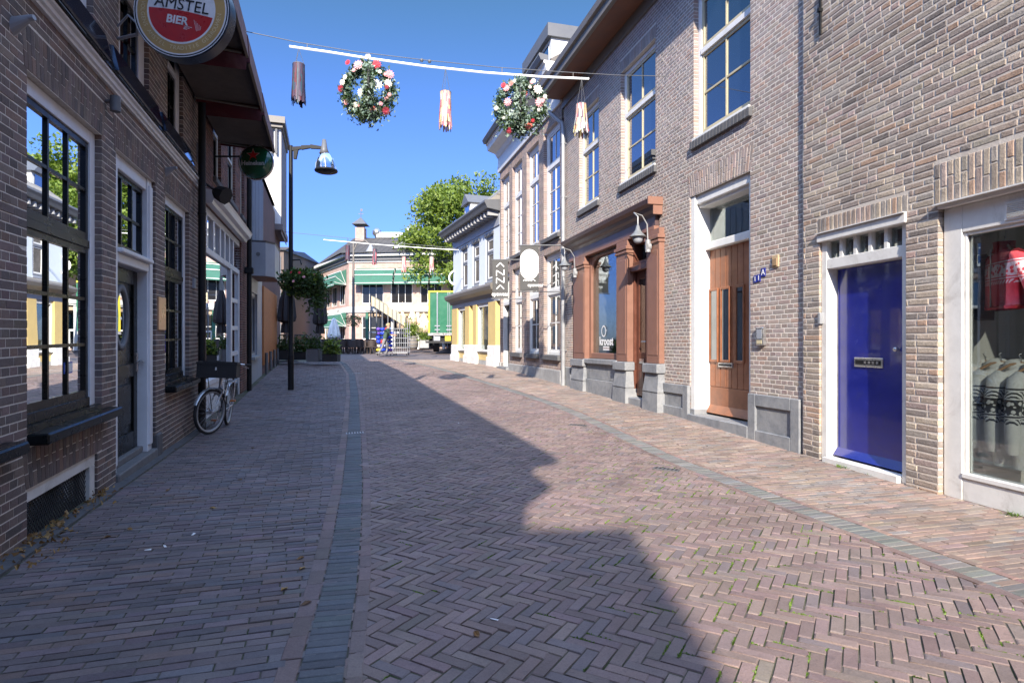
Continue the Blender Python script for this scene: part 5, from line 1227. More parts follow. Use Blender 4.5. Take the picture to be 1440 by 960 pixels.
fl_cols = [C('flower_red', (.55,.03,.05), .7, var=.25), C('flower_pink', (.80,.36,.38), .7, var=.2), C('flower_white', (.80,.78,.68), .7, var=.08), C('flower_darkred', (.28,.02,.04), .7, var=.3), C('flower_coral', (.80,.20,.16), .7, var=.2)]
def leaf_quads(mb, c, n, size, mat, spread=None, ms=1):
    for _ in range(n):
        a = Vector(rng.normal(0, 1, 3)).normalized(); b = a.cross(Vector(rng.normal(0, 1, 3))).normalized()
        s = size*(.6 + .8*random.random()); p = Vector(c) + Vector(rng.normal(0, 1, 3))*(spread or size)
        mb.add([tuple(p - b*s*.35), tuple(p + a*s*.5 - b*s*.1), tuple(p + a*s), tuple(p + a*s*.5 + b*s*.45), tuple(p)], [(0,1,2,3,4)], mat)
def flower(mb, c, r, mat, to):
    to = Vector(to).normalized(); s = to.orthogonal().normalized(); u = to.cross(s)
    for ring, (k, rad, lift) in enumerate(((11, 1.0, .15), (9, .72, .4), (6, .42, .6))):
        for i in range(k):
            a = 2*math.pi*(i + .5*ring)/k; d = s*math.cos(a) + u*math.sin(a); t_ = to.cross(d)
            p = Vector(c); q = p + d*r*rad + to*r*lift*.5; w = r*.2
            mb.add([tuple(p + to*r*lift*.3 - t_*w*.4), tuple(p + d*r*rad*.6 + to*r*lift*.4 - t_*w), tuple(q), tuple(p + d*r*rad*.6 + to*r*lift*.4 + t_*w), tuple(p + to*r*lift*.3 + t_*w*.4)], [(0,1,2,3,4)], mat)
def wreath(px, py, rpx, seed, lb, fl, ytop, xs=1.0):
    """two crossed hoops bound with foliage and artificial flowers"""
    random.seed(seed); c = on(px, py); r = rpx/F*c.y; root = empty('flower_wreath', c, lb, 'flower wreath', 'flower wreaths on the light tube')
    mb = MB(); rr = r*.78
    hoops = [(Vector((1,0,0)), Vector((0,0,1))), (Vector((c.x/c.y, 1, 0)).normalized(), Vector((0,0,1)))]
    for a, b in hoops: mb.tube([c + a*rr*math.cos(2*math.pi*i/28) + b*rr*math.sin(2*math.pi*i/28) for i in range(29)], .02, 6)
    mb.build('hoop', [M['matblack']], root)
    mb = MB()
    for hi, (a, b) in enumerate(hoops):
        for i in range(3000 if hi == 0 else 2300):
            th = random.random()*2*math.pi; dens = .35 + .65*(.5 - .5*math.sin(th))
            if random.random() > dens + .35: continue
            sp = .045 + .04*max(0, -math.sin(th))
            p = c + a*rr*math.cos(th)*(xs if hi == 0 else .8) + b*rr*math.sin(th)*(1 if hi else 1)
            leaf_quads(mb, p, 1, .052, 0 if random.random() < .72 else 1, sp)
    for _ in range(150):                                       # loose trailing sprigs at the bottom and rim
        th = random.uniform(math.pi*1.05, math.pi*1.95); p = c + Vector((math.cos(th), random.uniform(-.3,.3), math.sin(th)))*r*random.uniform(.85, 1.02); leaf_quads(mb, p, 1, .045, 1, .02)
    o = mb.build('foliage', [M['leafe'], M['leafd']], root)
    fl = fl + [(rpx*.82*math.cos(a_)*random.uniform(.8,1.05), rpx*.82*math.sin(a_)*random.uniform(.8,1.05), .5, random.choice([1,1,2,0,4])) for a_ in [random.random()*6.283 for _ in range(12)]]
    for (dx, dy, s, m) in fl:
        mb = MB(); y_ = -.10 - .04*random.random(); p = Vector((c.x + dx/F*c.y, c.y + y_, c.z - dy/F*c.y)); flower(mb, p, s*.072, 0, (dx/rpx*.5, -1, -dy/rpx*.3 - .1))
        mb.build('flower', [fl_cols[m]], root)
    mb = MB(); top = on(px, ytop); mb.tube([c + Vector((0,0,rr)), top], .007, 5); mb.build('hanger', [M['dgrey']], root)
wreath(518, 127, 40, 3, 'flower and foliage wreath ball on the left, under the lit tube', [(-26,-34,.7,0),(-11,-30,1.15,1),(14,-31,1.1,0),(32,-18,1.05,1),(-33,-6,.75,2),(-36,2,.85,3),(15,-4,1.2,2),(30,-6,.95,2),(-7,8,.9,2),(-15,25,.65,2),(-28,22,.6,1),(27,33,.95,3),(-30,-14,.6,2),(2,-42,.7,2),(10,30,.6,4),(28,0,.55,3)], 82)
wreath(732, 148, 38, 5, 'flower and foliage wreath ball on the right, beside the brown eave', [(-24,-24,.7,0),(-20,-20,.85,1),(4,-12,1.0,0),(26,0,1.15,1),(-18,0,1.0,1),(0,18,1.15,2),(11,32,1.0,4),(-16,39,.8,3),(-34,8,.6,2),(24,-18,1.2,2),(34,-8,.6,2),(0,2,.5,2),(18,-30,.6,2),(-8,-30,.5,2)], 106)
rib = [C('ribbon_pink', (.55,.17,.20), .6), C('ribbon_white', (.58,.54,.50), .6), C('ribbon_peach', (.60,.33,.25), .6), C('ribbon_yellow', (.75,.65,.30), .6), C('ribbon_purple', (.075,.05,.085), .6), C('ribbon_teal', (.035,.075,.10), .6), C('ribbon_maroon', (.11,.025,.04), .6), C('ribbon_blue', (.05,.06,.12), .6)]
def tassel(c, y0z, length, rad, cols, lb, n=60, flare=1.25, top=None, k=1.0):
    root = empty('ribbon_tassel', c, lb, 'ribbon tassel', 'ribbon tassels over the street')
    mb = MB()
    for i in range(n):
        a = 2*math.pi*i/n + random.random()*.1; l = length*random.uniform(.82, 1.04); w = .011*k; ph = random.random()*6
        pr = []
        for j in range(5):
            u = j/4; r = rad*(1 + (flare-1)*u*u) + .006*math.sin(ph + 5*u); aa = a + .15*math.sin(ph)*u; pr.append(Vector((c.x + r*math.cos(aa), c.y + r*math.sin(aa), c.z - l*u)))
        t_ = Vector((-math.sin(a), math.cos(a), 0))*w
        for j in range(4): mb.add([tuple(pr[j]-t_), tuple(pr[j]+t_), tuple(pr[j+1]+t_), tuple(pr[j+1]-t_)], [(0,1,2,3)], cols[i % len(cols)] if random.random() < .8 else random.choice(cols))
    mb.build('ribbons', rib, root)
    mb = MB(); mb.tube([c + Vector((rad*math.cos(2*math.pi*i/16), rad*math.sin(2*math.pi*i/16), 0)) for i in range(17)], .008*k, 5)
    if top is not None:
        for i in range(3): mb.tube([c + Vector((rad*math.cos(2.1*i+.5), rad*math.sin(2.1*i+.5), 0)), top], .003*k, 4)
    mb.build('ring', [M['dgrey']], root)
tassel(on(420, 91), 0, .62, .085, [4, 7, 6, 4, 5, 4, 4], 'dark purple and teal ribbon tassel, leftmost under the tube', top=on(420, 68))
tassel(on(626.5, 130), 0, .60, .085, [0, 1, 2, 1, 3, 0, 1], 'pink and white ribbon tassel midway along the tube', top=on(626.5, 97))
tassel(on(817.5, 147), 0, .52, .085, [1, 0, 3, 1, 4], 'pale pink and yellow ribbon tassel at the tube\'s right end', top=on(818, 111), flare=1.7)
# the next wires farther down the street
for wi, (yd, P, tubs, tl) in enumerate(((26, ((398, 326), (440, 330), (560, 342), (640, 349)), ((446, 322), (640, 352)), [(489, 345, [4, 6, 4]), (527, 350, [4, 0, 5]), (568, 361, [1, 0, 2]), (607, 361, [0, 2, 1])]),)):
    mb = MB(); mb.tube([at(x, y, yd) for x, y in P], .010, 5); tag(mb.build('street_wire', [M['dgrey']]), 'thin wire over the square end of the street', 'wire')
    mb = MB(); mb.tube([at(x, y + 2, yd) for x, y in ((455, 335), (520, 341), (600, 347), (645, 349.5))], .016, 6); tag(mb.build('light_tube', [m_]), 'white light tube in front of the cafe roof, far end of the street', 'light tube')
    for x, y, cl in tl:
        nm = {489: 'purple ribbon tassel at the roof corner of the cafe', 527: 'mauve ribbon tassel before the middle of the cafe roof', 568: 'pale pink ribbon tassel below the cafe dormer', 607: 'pink ribbon tassel in front of the green tree'}[x]
        tassel(at(x, y, yd), 0, .68, .085, cl, nm, n=22, top=at(x, y-10, yd), k=2)

# ================================================================== bicycle
def bicycle():
    """side view in x (forward) / z, leaning slightly; front wheel centre at x=1.08"""
    r = empty('bicycle', (0,0,0), 'silver city bicycle with a black front crate, leaning by the drainpipe', 'bicycle')
    wr_ = .345
    def wheel(x, y=0):
        mb = MB(); n = 40
        def tor(R_, r_, m, k=8):
            vs = [(x + (R_ + r_*math.cos(b))*math.cos(a), y + r_*math.sin(b)*1.0, wr_ + (R_ + r_*math.cos(b))*math.sin(a)) for a in [2*math.pi*i/n for i in range(n)] for b in [2*math.pi*j/k for j in range(k)]]
            mb.add(vs, [(i*k+j, ((i+1) % n)*k+j, ((i+1) % n)*k+(j+1) % k, i*k+(j+1) % k) for i in range(n) for j in range(k)], m, True)
        w = MB(); 
        mb.add, _ = mb.add, None
        tor(wr_-.022, .022, 0)
        o = mb.build('wheel', [M['rubber']], r, local=True)
        mb = MB(); 
        vs = []
        for (R_, yy) in ((wr_-.036, -.018), (wr_-.062, -.014), (wr_-.062, .014), (wr_-.036, .018)): vs += [(x + R_*math.cos(2*math.pi*i/n), y+yy, wr_ + R_*math.sin(2*math.pi*i/n)) for i in range(n)]
        mb.add(vs, [(k_*n+i, k_*n+(i+1) % n, (k_+1)*n+(i+1) % n, (k_+1)*n+i) for k_ in range(3) for i in range(n)], 0, True); mb.build('rim', [M['zinc']], o, local=True)
        mb = MB()
        for i in range(28): a = 2*math.pi*i/28; b = a + (.5 if i % 2 else -.5); s = .02 if i % 4 < 2 else -.02; mb.tube([(x + .035*math.cos(b), y+s, wr_ + .035*math.sin(b)), (x + (wr_-.06)*math.cos(a), y, wr_ + (wr_-.06)*math.sin(a))], .0013, 3, cap=False)
        mb.tube([(x, y-.05, wr_), (x, y+.05, wr_)], .035, 12); mb.tube([(x, y-.035, wr_), (x, y-.03, wr_)], .055, 14, 1); mb.build('spokes', [M['chrome'], M['steel']], o, local=True)
    wheel(0); wheel(1.08)
    def T(name, segs, mat, parent=r):
        mb = MB()
        for pts, rad in segs: mb.tube(pts, rad, 8)
        return mb.build(name, [M[mat]], parent, local=True)
    bb = (.44, 0, .30); st = (.30, 0, .84); ht = (.83, 0, .86); hb = (.87, 0, .70)
    T('frame', [([bb, st], .017), ([bb, (.62, 0, .42), hb], .02), ([(.345, 0, .62), (.60, 0, .58), (.835, 0, .80)], .016), ([hb, ht], .021), ([(0, .06, wr_), (.22, .045, .33), bb], .010), ([(0, -.06, wr_), (.22, -.045, .33), bb], .010),
                ([(0, .06, wr_), (.325, .02, .74)], .009), ([(0, -.06, wr_), (.325, -.02, .74)], .009)], 'silver')
    T('fork', [([hb, (.885, .05, .66), (.96, .055, .55), (1.08, .055, wr_)], [.018, .016, .014, .010]), ([hb, (.885, -.05, .66), (.96, -.055, .55), (1.08, -.055, wr_)], [.018, .016, .014, .010])], 'silver')
    T('handlebar', [([ht, (.80, 0, 1.02), (.84, 0, 1.06)], .014), ([(.60, .30, 1.06), (.74, .28, 1.07), (.85, .14, 1.08), (.86, 0, 1.06), (.85, -.14, 1.08), (.74, -.28, 1.07), (.60, -.30, 1.06)], .012)], 'chrome')
    T('grips', [([(.60, .30, 1.06), (.72, .285, 1.068)], .018), ([(.60, -.30, 1.06), (.72, -.285, 1.068)], .018)], 'rubber')
    T('brake_levers', [([(.74, .26, 1.055), (.66, .28, 1.02), (.62, .285, 1.01)], .006), ([(.74, -.26, 1.055), (.66, -.28, 1.02), (.62, -.285, 1.01)], .006)], 'chrome')
    mb = MB(); prof = [(.14, -.0, .10), (.30, 0, .115)]
    n = 12
    def ring(x, hw, z, dz): return [(x, hw*math.cos(2*math.pi*i/n), z + dz*math.sin(2*math.pi*i/n)) for i in range(n)]
    rs = [ring(.14, .06, .93, .02), ring(.18, .115, .935, .035), ring(.26, .115, .92, .035), ring(.36, .05, .92, .028), ring(.45, .022, .925, .018)]
    mb.add([p for q in rs for p in q], [(a*n+i, a*n+(i+1) % n, (a+1)*n+(i+1) % n, (a+1)*n+i) for a in range(4) for i in range(n)] + [tuple(range(n)), tuple(range(4*n, 5*n))], 0, True); mb.build('saddle', [M['rubber']], r, local=True)
    T('seat_post', [([(.30, 0, .80), (.285, 0, .92)], .012)], 'chrome')
    def guard(cx, a0, a1, nm):
        mb = MB(); m = 18; R_ = wr_+.022; vs = []
        for i in range(m+1):
            a = R(a0 + (a1-a0)*i/m)
            for (yy, dr) in ((-.03, -.012), (-.015, .002), (.015, .002), (.03, -.012)): vs.append((cx + (R_+dr)*math.cos(a), yy, wr_ + (R_+dr)*math.sin(a)))
        mb.add(vs, [(i*4+j, i*4+j+1, (i+1)*4+j+1, (i+1)*4+j) for i in range(m) for j in range(3)], 0, True); mb.build(nm, [M['silver']], r, local=True)
    guard(0, 30, 200, 'mudguard'); guard(1.08, 20, 150, 'mudguard')
    T('pannier_rack', [([(-.30, .07, .74), (.22, .07, .74)], .007), ([(-.30, -.07, .74), (.22, -.07, .74)], .007), ([(-.30, -.07, .74), (-.30, .07, .74)], .007), ([(0, .07, wr_), (-.10, .07, .74)], .006), ([(0, -.07, wr_), (-.10, -.07, .74)], .006), ([(-.15, -.07, .74), (-.15, .07, .74)], .006), ([(0, -.07, .74), (0, .07, .74)], .006), ([(.15, -.07, .74), (.15, .07, .74)], .006)], 'chrome')
    mb = MB(); mb.box(-.34, -.30, -.03, .03, .60, .68, 0); mb.box(-.345, -.34, -.025, .025, .61, .67, 1); mb.build('rear_light', [M['black'], fl_cols[0]], r, local=True)
    mb = MB(); mb.tube([(.44, -.05, .30), (.44, .06, .30)], .02, 8); mb.tube([(.44, -.065, .30), (.44, -.06, .30)], .085, 16); mb.tube([(.44, -.075, .30), (.50, -.08, .15)], .009, 6); mb.tube([(.44, .075, .30), (.38, .08, .45)], .009, 6)
    mb.box(.45, .55, -.16, -.085, .135, .16, 1); mb.box(.33, .43, .085, .16, .44, .465, 1); mb.build('crankset', [M['chrome'], C('orange_reflector', (.5,.16,.03), .4)], r, local=True)
    mb = MB(); mb.bbox(.0, .46, -.075, -.045, .25, .40, .02); mb.build('chain_case', [M['silver']], r, local=True)
    T('kickstand', [([(.20, -.06, .30), (.10, -.20, .01)], .009)], 'steel')
    # front carrier and crate
    T('front_carrier', [([(.88, .14, .86), (1.22, .14, .86)], .008), ([(.88, -.14, .86), (1.22, -.14, .86)], .008), ([(1.08, .055, wr_), (1.08, .14, .86)], .006), ([(1.08, -.055, wr_), (1.08, -.14, .86)], .006), ([ht, (.95, 0, .86)], .012)], 'black')
    mb = MB(); x0, x1, y0, y1, z0, z1 = .86, 1.22, -.27, .27, .87, 1.10; t_ = .012
    mb.box(x0, x1, y0, y1, z0, z0+t_); mb.box(x0, x0+t_, y0, y1, z0+t_, z1); mb.box(x1-t_, x1, y0, y1, z0+t_, z1); mb.box(x0+t_, x1-t_, y0, y0+t_, z0+t_, z1); mb.box(x0+t_, x1-t_, y1-t_, y1, z0+t_, z1)
    for (a, b, c, d) in ((x0-.012, x1+.012, y0-.012, y0), (x0-.012, x1+.012, y1, y1+.012), (x0-.012, x0, y0, y1), (x1, x1+.012, y0, y1)): mb.box(a, b, c, d, z1-.028, z1+.004); mb.box(a, b, c, d, z0, z0+.02)
    for yy in (y0+.02, y1-.03, 0): mb.box(x1, x1+.008, yy-.012, yy+.012, z0+.02, z1-.028)
    for xx in (x0+.03, x1-.04): mb.box(xx, xx+.02, y0-.008, y0, z0+.02, z1-.028)
    mb.box(x1+.0085, x1+.0095, -.02, .0, .985, 1.03, 1); mb.build('crate', [M['matblack'], M['bwhite']], r, local=True)
    return r
bk = bicycle()
ang = R(-28); pv = Vector((.90, 0, 0)); rot = Matrix.Rotation(ang, 4, 'Z')
for ch in bk.children:
    nm = ch.name.split('.')[0]; cxm = sum(v.co.x for v in ch.data.vertices)/len(ch.data.vertices)
    if nm in ('fork', 'handlebar', 'grips', 'brake_levers') or (nm in ('wheel', 'mudguard') and cxm > .7):
        ch.rotation_euler = (0, 0, ang); ch.location = pv - rot @ pv
pf, pr = ground(302, 611), ground(326, 592)
dirn = Vector((pf.x-pr.x, pf.y-pr.y, 0)).normalized(); org = pf - dirn*1.08
bk.rotation_euler = (R(-3), 0, math.atan2(dirn.y, dirn.x)); bk.location = Vector((org.x, org.y, float(gz(org.x, org.y)) + .004))

# ================================================================== street lamp with a hanging basket
def basket(root, c, r, drop, flc, n=1500, seed=1, squash=1.0):
    random.seed(seed); mb = MB()
    for i in range(n):
        a = random.random()*2*math.pi; u = random.random()**.5; z = random.uniform(-1, 1); rr = r*math.sqrt(max(0, 1-z*z*.85))*(.55+.5*u)
        k = 1 + .25*math.sin(3*a+seed) + .15*math.sin(7*a)
        p = (c.x + rr*k*math.cos(a), c.y + rr*k*math.sin(a)*squash, c.z + z*drop*(.55 if z > 0 else 1)*(1 + .2*math.sin(5*a+1)))
        leaf_quads(mb, p, 1, r*.17, 0 if random.random() < .85 else 1, r*.06)
    mb.build('foliage', [M['leafd'], M['leaf']], root)
    mb = MB()
    for i in range(16): a = random.random()*6.28; z = random.uniform(-.3, .6); q = Vector((c.x + r*1.05*math.cos(a), c.y + r*1.05*math.sin(a)*squash, c.z + z*drop*.7)); flower(mb, q, r*.09, random.choice(flc), (math.cos(a), math.sin(a), .4))
    mb.build('flowers', fl_cols, root)
LP = ground(409, 548); LY = LP.y; sc = LY/F
lp = empty('street_lamp', LP, 'tall black street lamp with a curved arm and glass bell on the left', 'street lamp')
top = at(409, 205, LY)
mb = MB(); n = 8
mb.tube([LP + Vector((0,0,-.05)), LP + Vector((0,0,.9))], .075, 16); mb.tube([LP + Vector((0,0,.9)), LP + Vector((0,0,.94)), Vector((top.x, top.y, top.z))], [.075, .060, .05], 16)
mb.build('pole', [M['black']], lp)
mb = MB(); hx = at(457, 200, LY)
arm = [at(409, 210, LY), at(424, 208, LY), at(437, 206.5, LY), at(452, 208, LY)]
for p, q in zip(arm[:-1], arm[1:]): mb.add([tuple(p + Vector((0,-.035,-.05*1))), tuple(q + Vector((0,-.035,-.035))), tuple(q + Vector((0,-.035,.035))), tuple(p + Vector((0,-.035,.055))), tuple(p + Vector((0,.035,-.05))), tuple(q + Vector((0,.035,-.035))), tuple(q + Vector((0,.035,.035))), tuple(p + Vector((0,.035,.055)))], [(0,1,2,3),(4,7,6,5),(0,4,5,1),(3,2,6,7),(1,5,6,2),(0,3,7,4)])
q = at(413, 212, LY); mb.add([(q.x, q.y-.03, q.z+.1), (q.x+.13, q.y-.03, q.z+.06), (q.x+.07, q.y-.03, q.z-.22), (q.x, q.y-.03, q.z-.22), (q.x, q.y+.03, q.z+.1), (q.x+.13, q.y+.03, q.z+.06), (q.x+.07, q.y+.03, q.z-.22), (q.x, q.y+.03, q.z-.22)], [(0,1,2,3),(4,7,6,5),(0,4,5,1),(1,5,6,2),(2,6,7,3),(3,7,4,0)])
mb.build('arm', [M['black']], lp)
c0 = at(456, 216, LY); mb = MB()
mb.lathe([(.02, .37), (.05, .36), (.085, .12), (.13, .0), (.10, -.02), (.001, -.03)], (c0.x, c0.y, c0.z), 20); hd = mb.build('lamp_cap', [M['dgrey']], lp)
mb = MB(); cz = at(459, 241, LY).z
mb.lathe([(.001, .0), (.24, .0), (.285, .02), (.295, .045), (.285, .07), (.25, .075), (.001, .06)], (c0.x+.05, c0.y, cz-.03), 28); mb.build('lamp_shade', [M['black']], lp)
mb = MB()
for i in range(3): a = i*math.pi*2/3 + .3; mb.tube([(c0.x + .10*math.cos(a), c0.y + .10*math.sin(a), c0.z), (c0.x + .03 + .19*math.cos(a), c0.y + .19*math.sin(a), c0.z-.12), (c0.x+.05 + .26*math.cos(a), c0.y + .26*math.sin(a), cz+.04)], .006, 6)
mb.tube([(c0.x, c0.y, c0.z), (c0.x+.05, c0.y, cz+.02)], .022, 10); mb.build('lamp_ribs', [M['chrome']], lp)
mb = MB(); mb.lathe([(.10, .0), (.15, -.06), (.20, -.15), (.235, -.26), (.25, cz+.05-c0.z)], (c0.x+.03, c0.y, c0.z), 28); mb.build('lamp_glass', [glass('lamp_bell_glass', refl=.03, through=.98, mult=1.2)], lp)
bsk = empty('hanging_basket', at(436, 395, LY-.1), 'large trailing flower basket hung on the near black lamp post', 'flower basket')
c = at(430, 397, LY-.1); basket(bsk, c + Vector((-.05, 0, .06)), .50, .40, [0, 1, 1, 3], 2600, 4, .8)
mb = MB(); c2 = at(446, 412, LY-.15)
for i in range(500): leaf_quads(mb, c2 + Vector((random.gauss(0, .13), random.gauss(0, .12), random.gauss(-.05, .20))), 1, .09, 0, .03)
mb.build('trailing_foliage', [M['leafd']], bsk)
mb = MB(); mb.tube([at(409, 366, LY), at(422, 365, LY-.05), at(424, 372, LY-.08)], .018, 8); mb.lathe([(.001,-.22),(.18,-.2),(.26,0),(.24,0)], tuple(c + Vector((0,0,-.1))), 16); mb.build('basket_bracket', [M['black']], bsk)
# farther lamp post on the square with its own basket
def fpost(px, yb, ytop, Y, lb, arm_dir=1):
    g_ = at(px, yb, Y); t_ = at(px, ytop, Y); r = empty('street_lamp', g_, lb, 'street lamp'); mb = MB()
    mb.tube([g_, g_ + Vector((0,0,1.6)), t_], [.13, .10, .055], 10); mb.build('pole', [M['bronze'] if 1 else M['black']], r)
    mb = MB(); pts = [t_ + Vector((0,0,-.6)), t_ + Vector((arm_dir*.25, 0, -.05)), t_ + Vector((arm_dir*.75, 0, .1)), t_ + Vector((arm_dir*1.1, 0, -.25))]; mb.tube([Vector(p) for p in pts], .04, 8); mb.build('arm', [M['bronze']], r)
    mb = MB(); e = pts[-1]; mb.lathe([(.03, .12), (.10, 0), (.30, -.35), (.36, -.42), (.001, -.44)], tuple(e), 14); mb.build('lamp_shade', [M['zinc']], r); return r, g_
fp, g_ = fpost(497, 482, 340, 38, 'slim far street lamp with a flower basket in front of the cafe corner')
b2 = empty('hanging_basket', at(497, 448, 37.9), 'round reddish flower basket on the slim far lamp post', 'flower basket'); basket(b2, at(497, 449, 37.8), .48, .38, [0, 3, 1, 4], 700, 9)

# ================================================================== wall lamps of the children's shop
def wall_lamp(px, py, t_wall_px, lb, d=.55):
    """swan-neck bracket on the facade with a bell shade"""
    tw = fR2.t(t_wall_px, .15); base = fR2.p(tw, .16, fR2.z(t_wall_px, py, .15) - .12)
    r = empty('wall_lamp', base, lb, 'wall lamp', 'bell lamps on the shopfront'); Y = fR2.p(tw, .16+d, 0).y; hd = at(px, py, Y)
    n = fR2.N(); mb = MB()
    mb.tube([base, base + Vector((0,0,.35)) + n*.02, base + Vector((0,0,.50)) + n*.12, base + Vector((0,0,.54)) + n*.28, Vector((hd.x, hd.y, base.z+.46)), Vector((hd.x, hd.y, hd.z+.20))], .013, 8)
    mb.build('arm', [M['zinc']], r)
    mb = MB(); mb.tube([base - n*.04 + Vector((0,0,-.06)), base + n*.03 + Vector((0,0,-.06))], .07, 12); mb.tube([base + Vector((0,0,-.16)), base + Vector((0,0,.06))], .05, 12); mb.build('wall_bracket', [M['zinc']], r)
    mb = MB(); mb.lathe([(.014, .22), (.03, .19), (.045, .13), (.08, .07), (.14, .015), (.155, 0), (.13, -.005), (.03, .06)], tuple(hd), 24); mb.build('lamp_shade', [C('lamp_grey', (.17,.18,.19), .45)], r)
    mb = MB(); mb.lathe([(.085, 0), (.09, -.04), (.075, -.09), (.04, -.115), (.001, -.12)], tuple(hd), 18); mb.build('lamp_glass', [M['gpaint']], r)
wall_lamp(897, 333, 912, 'grey bell lamp on a swan neck beside the double shop door')
wall_lamp(794, 374, 809, 'grey bell lamp at the far end of the shopfront beside the downpipe')
# ================================================================== knitwear in the near shop window
f = fR1
def knit(name, base, ink, z_bands):
    """plain knit with dark patterned bands at given heights of the garment (object space)"""
    m, n, b = nt(name); tc_ = node(n, 'ShaderNodeTexCoord'); sp = node(n, 'ShaderNodeSeparateXYZ'); n.links.new(tc_.outputs['Object'], sp.inputs[0])
    p = tc_.outputs['Object']; nz = noise(n, 160, 3, .6, 0, p)
    ck = node(n, 'ShaderNodeTexVoronoi'); ck.inputs['Scale'].default_value = 26; n.links.new(p, ck.inputs['Vector'])
    wv = node(n, 'ShaderNodeTexWave'); wv.wave_type = 'BANDS'; wv.bands_direction = 'DIAGONAL'; wv.inputs['Scale'].default_value = 16; n.links.new(p, wv.inputs['Vector'])
    pat = ramp(n, ck.outputs['Distance'], [(.38, 0.0), (.44, 1.0)]); pat2 = ramp(n, wv.outputs['Fac'], [(.5, 0.0), (.55, 1.0)])
    tot = None
    for (z0, z1, k) in z_bands:
        a = node(n, 'ShaderNodeMath', operation='GREATER_THAN'); a.inputs[1].default_value = z0; n.links.new(sp.outputs[2], a.inputs[0])
        c = node(n, 'ShaderNodeMath', operation='LESS_THAN'); c.inputs[1].default_value = z1; n.links.new(sp.outputs[2], c.inputs[0])
        d = node(n, 'ShaderNodeMath', operation='MULTIPLY'); n.links.new(a.outputs[0], d.inputs[0]); n.links.new(c.outputs[0], d.inputs[1])
        e = node(n, 'ShaderNodeMath', operation='MULTIPLY'); n.links.new(d.outputs[0], e.inputs[0]); n.links.new((pat if k == 0 else pat2).outputs[0], e.inputs[1]) if k < 2 else setattr(e.inputs[1], 'default_value', 1.0)
        if tot is None: tot = e.outputs[0]
        else: g_ = node(n, 'ShaderNodeMath', operation='MAXIMUM'); n.links.new(tot, g_.inputs[0]); n.links.new(e.outputs[0], g_.inputs[1]); tot = g_.outputs[0]
    c_ = mixc(n, tot, base, ink) if tot is not None else base
    r = ramp(n, nz.outputs[0], [(.3, .82), (.7, 1.1)]); n.links.new(mixc(n, 1.0, c_, r.outputs[0], 'MULTIPLY'), b.inputs['Base Color'])
    b.inputs['Roughness'].default_value = .95; b.inputs['Sheen Weight'].default_value = .3; bump(n, b, nz.outputs[0], .6, .006); return m
greyk = knit('grey_nordic_knit', (.82,.82,.80), (.045,.045,.05), [(-.19,-.175,2),(-.26,-.20,1),(-.40,-.27,0),(-.42,-.405,2),(-.48,-.43,1)])
redk = knit('red_nordic_knit', (.75,.04,.055), (.85,.58,.56), [(-.13,-.12,2),(-.25,-.14,0),(-.27,-.26,2),(-.31,-.28,1)])
def garment(c, axis, mat, L=.66, W_=.50, D_=.16, lb='', grp=None, sleeve=.58, hood=True, spread=.10, open_=False):
    """knitted jacket hanging from its hanger: c is the neck point, axis the shoulder direction"""
    a = Vector(axis).normalized(); fw = Vector((-a.y, a.x, 0)); root = empty('knitted_jacket', c, lb, 'knitwear', grp)
    ca, sa = a.x, a.y
    def L2(u, v, z): return (a.x*u + fw.x*v, a.y*u + fw.y*v, z)
    n = 20; prof = [(0, .06, .05), (-.03, .10, .06), (-.06, .19, .07), (-.10, .235, .08), (-.2, .245, .09), (-.35, .24, .09), (-.5, .245, .088), (-L+.03, .25, .09), (-L, .235, .085)]
    mb = MB(); vs = []
    for k, (z, w, d) in enumerate(prof):
        for i in range(n):
            t = 2*math.pi*i/n; wob = 1 + .07*math.sin(5*t + k*.7)*(k > 3)
            vs.append(L2(w*W_/.5*math.copysign(abs(math.cos(t))**.8, math.cos(t)), d*D_/.16*math.sin(t)*wob, z))
    mb.add(vs, [(k*n+i, k*n+(i+1) % n, (k+1)*n+(i+1) % n, (k+1)*n+i) for k in range(len(prof)-1) for i in range(n)], 0, True); mb.build('body', [mat], root, local=True)
    for s in (-1, 1):
        mb = MB(); pts = [Vector(L2(s*.17*W_/.5, 0, -.07)), Vector(L2(s*.225*W_/.5, .01, -.12)), Vector(L2(s*(.25+spread*.3)*W_/.5, .03, -.28)), Vector(L2(s*(.25+spread*.7)*W_/.5, .045, -.45)), Vector(L2(s*(.24+spread)*W_/.5, .05, -sleeve)), Vector(L2(s*(.24+spread)*W_/.5, .05, -sleeve-.05))]
        mb.tube(pts, [.055, .07, .064, .056, .047, .038], 12); mb.build('sleeve', [mat], root, local=True)
    mb = MB()
    if hood: mb.ball(L2(0, -.06, .0), .11, 12, 0, (1, .75, .6)); mb.build('hood', [mat], root, local=True)
    else:
        for k in range(2): mb.lathe([(.085, -.03), (.075, .02), (.08, .06), (.065, .055), (.06, -.02)], (0, 0, .0), 14)
        mb.build('collar', [mat], root, local=True)
    if open_:
        mb = MB(); mb.tube([L2(0, -D_*.60, .0), L2(0, -D_*.60, -L+.02)], .006, 6); mb.tube([L2(0, D_*.60, .0), L2(0, D_*.60, -L+.02)], .006, 6); mb.build('zip', [M['steel']], root, local=True)
    mb = MB(); mb.tube([L2(-.18, 0, -.045), L2(-.08, 0, .015), L2(0, 0, .03), L2(.08, 0, .015), L2(.18, 0, -.045)], .012, 8, 0); mb.tube([L2(0, 0, .03), L2(0, 0, .07), L2(.02, 0, .095), L2(0, 0, .11)], .004, 6, 1); mb.build('hanger', [C('pale_hanger_wood', (.38,.22,.12), .5), M['steel']], root, local=True)
    return root
wv = -.44
def gp(px, py, w=wv): t_ = f.t(px, w); return f.p(t_, w, f.z(px, py, w))
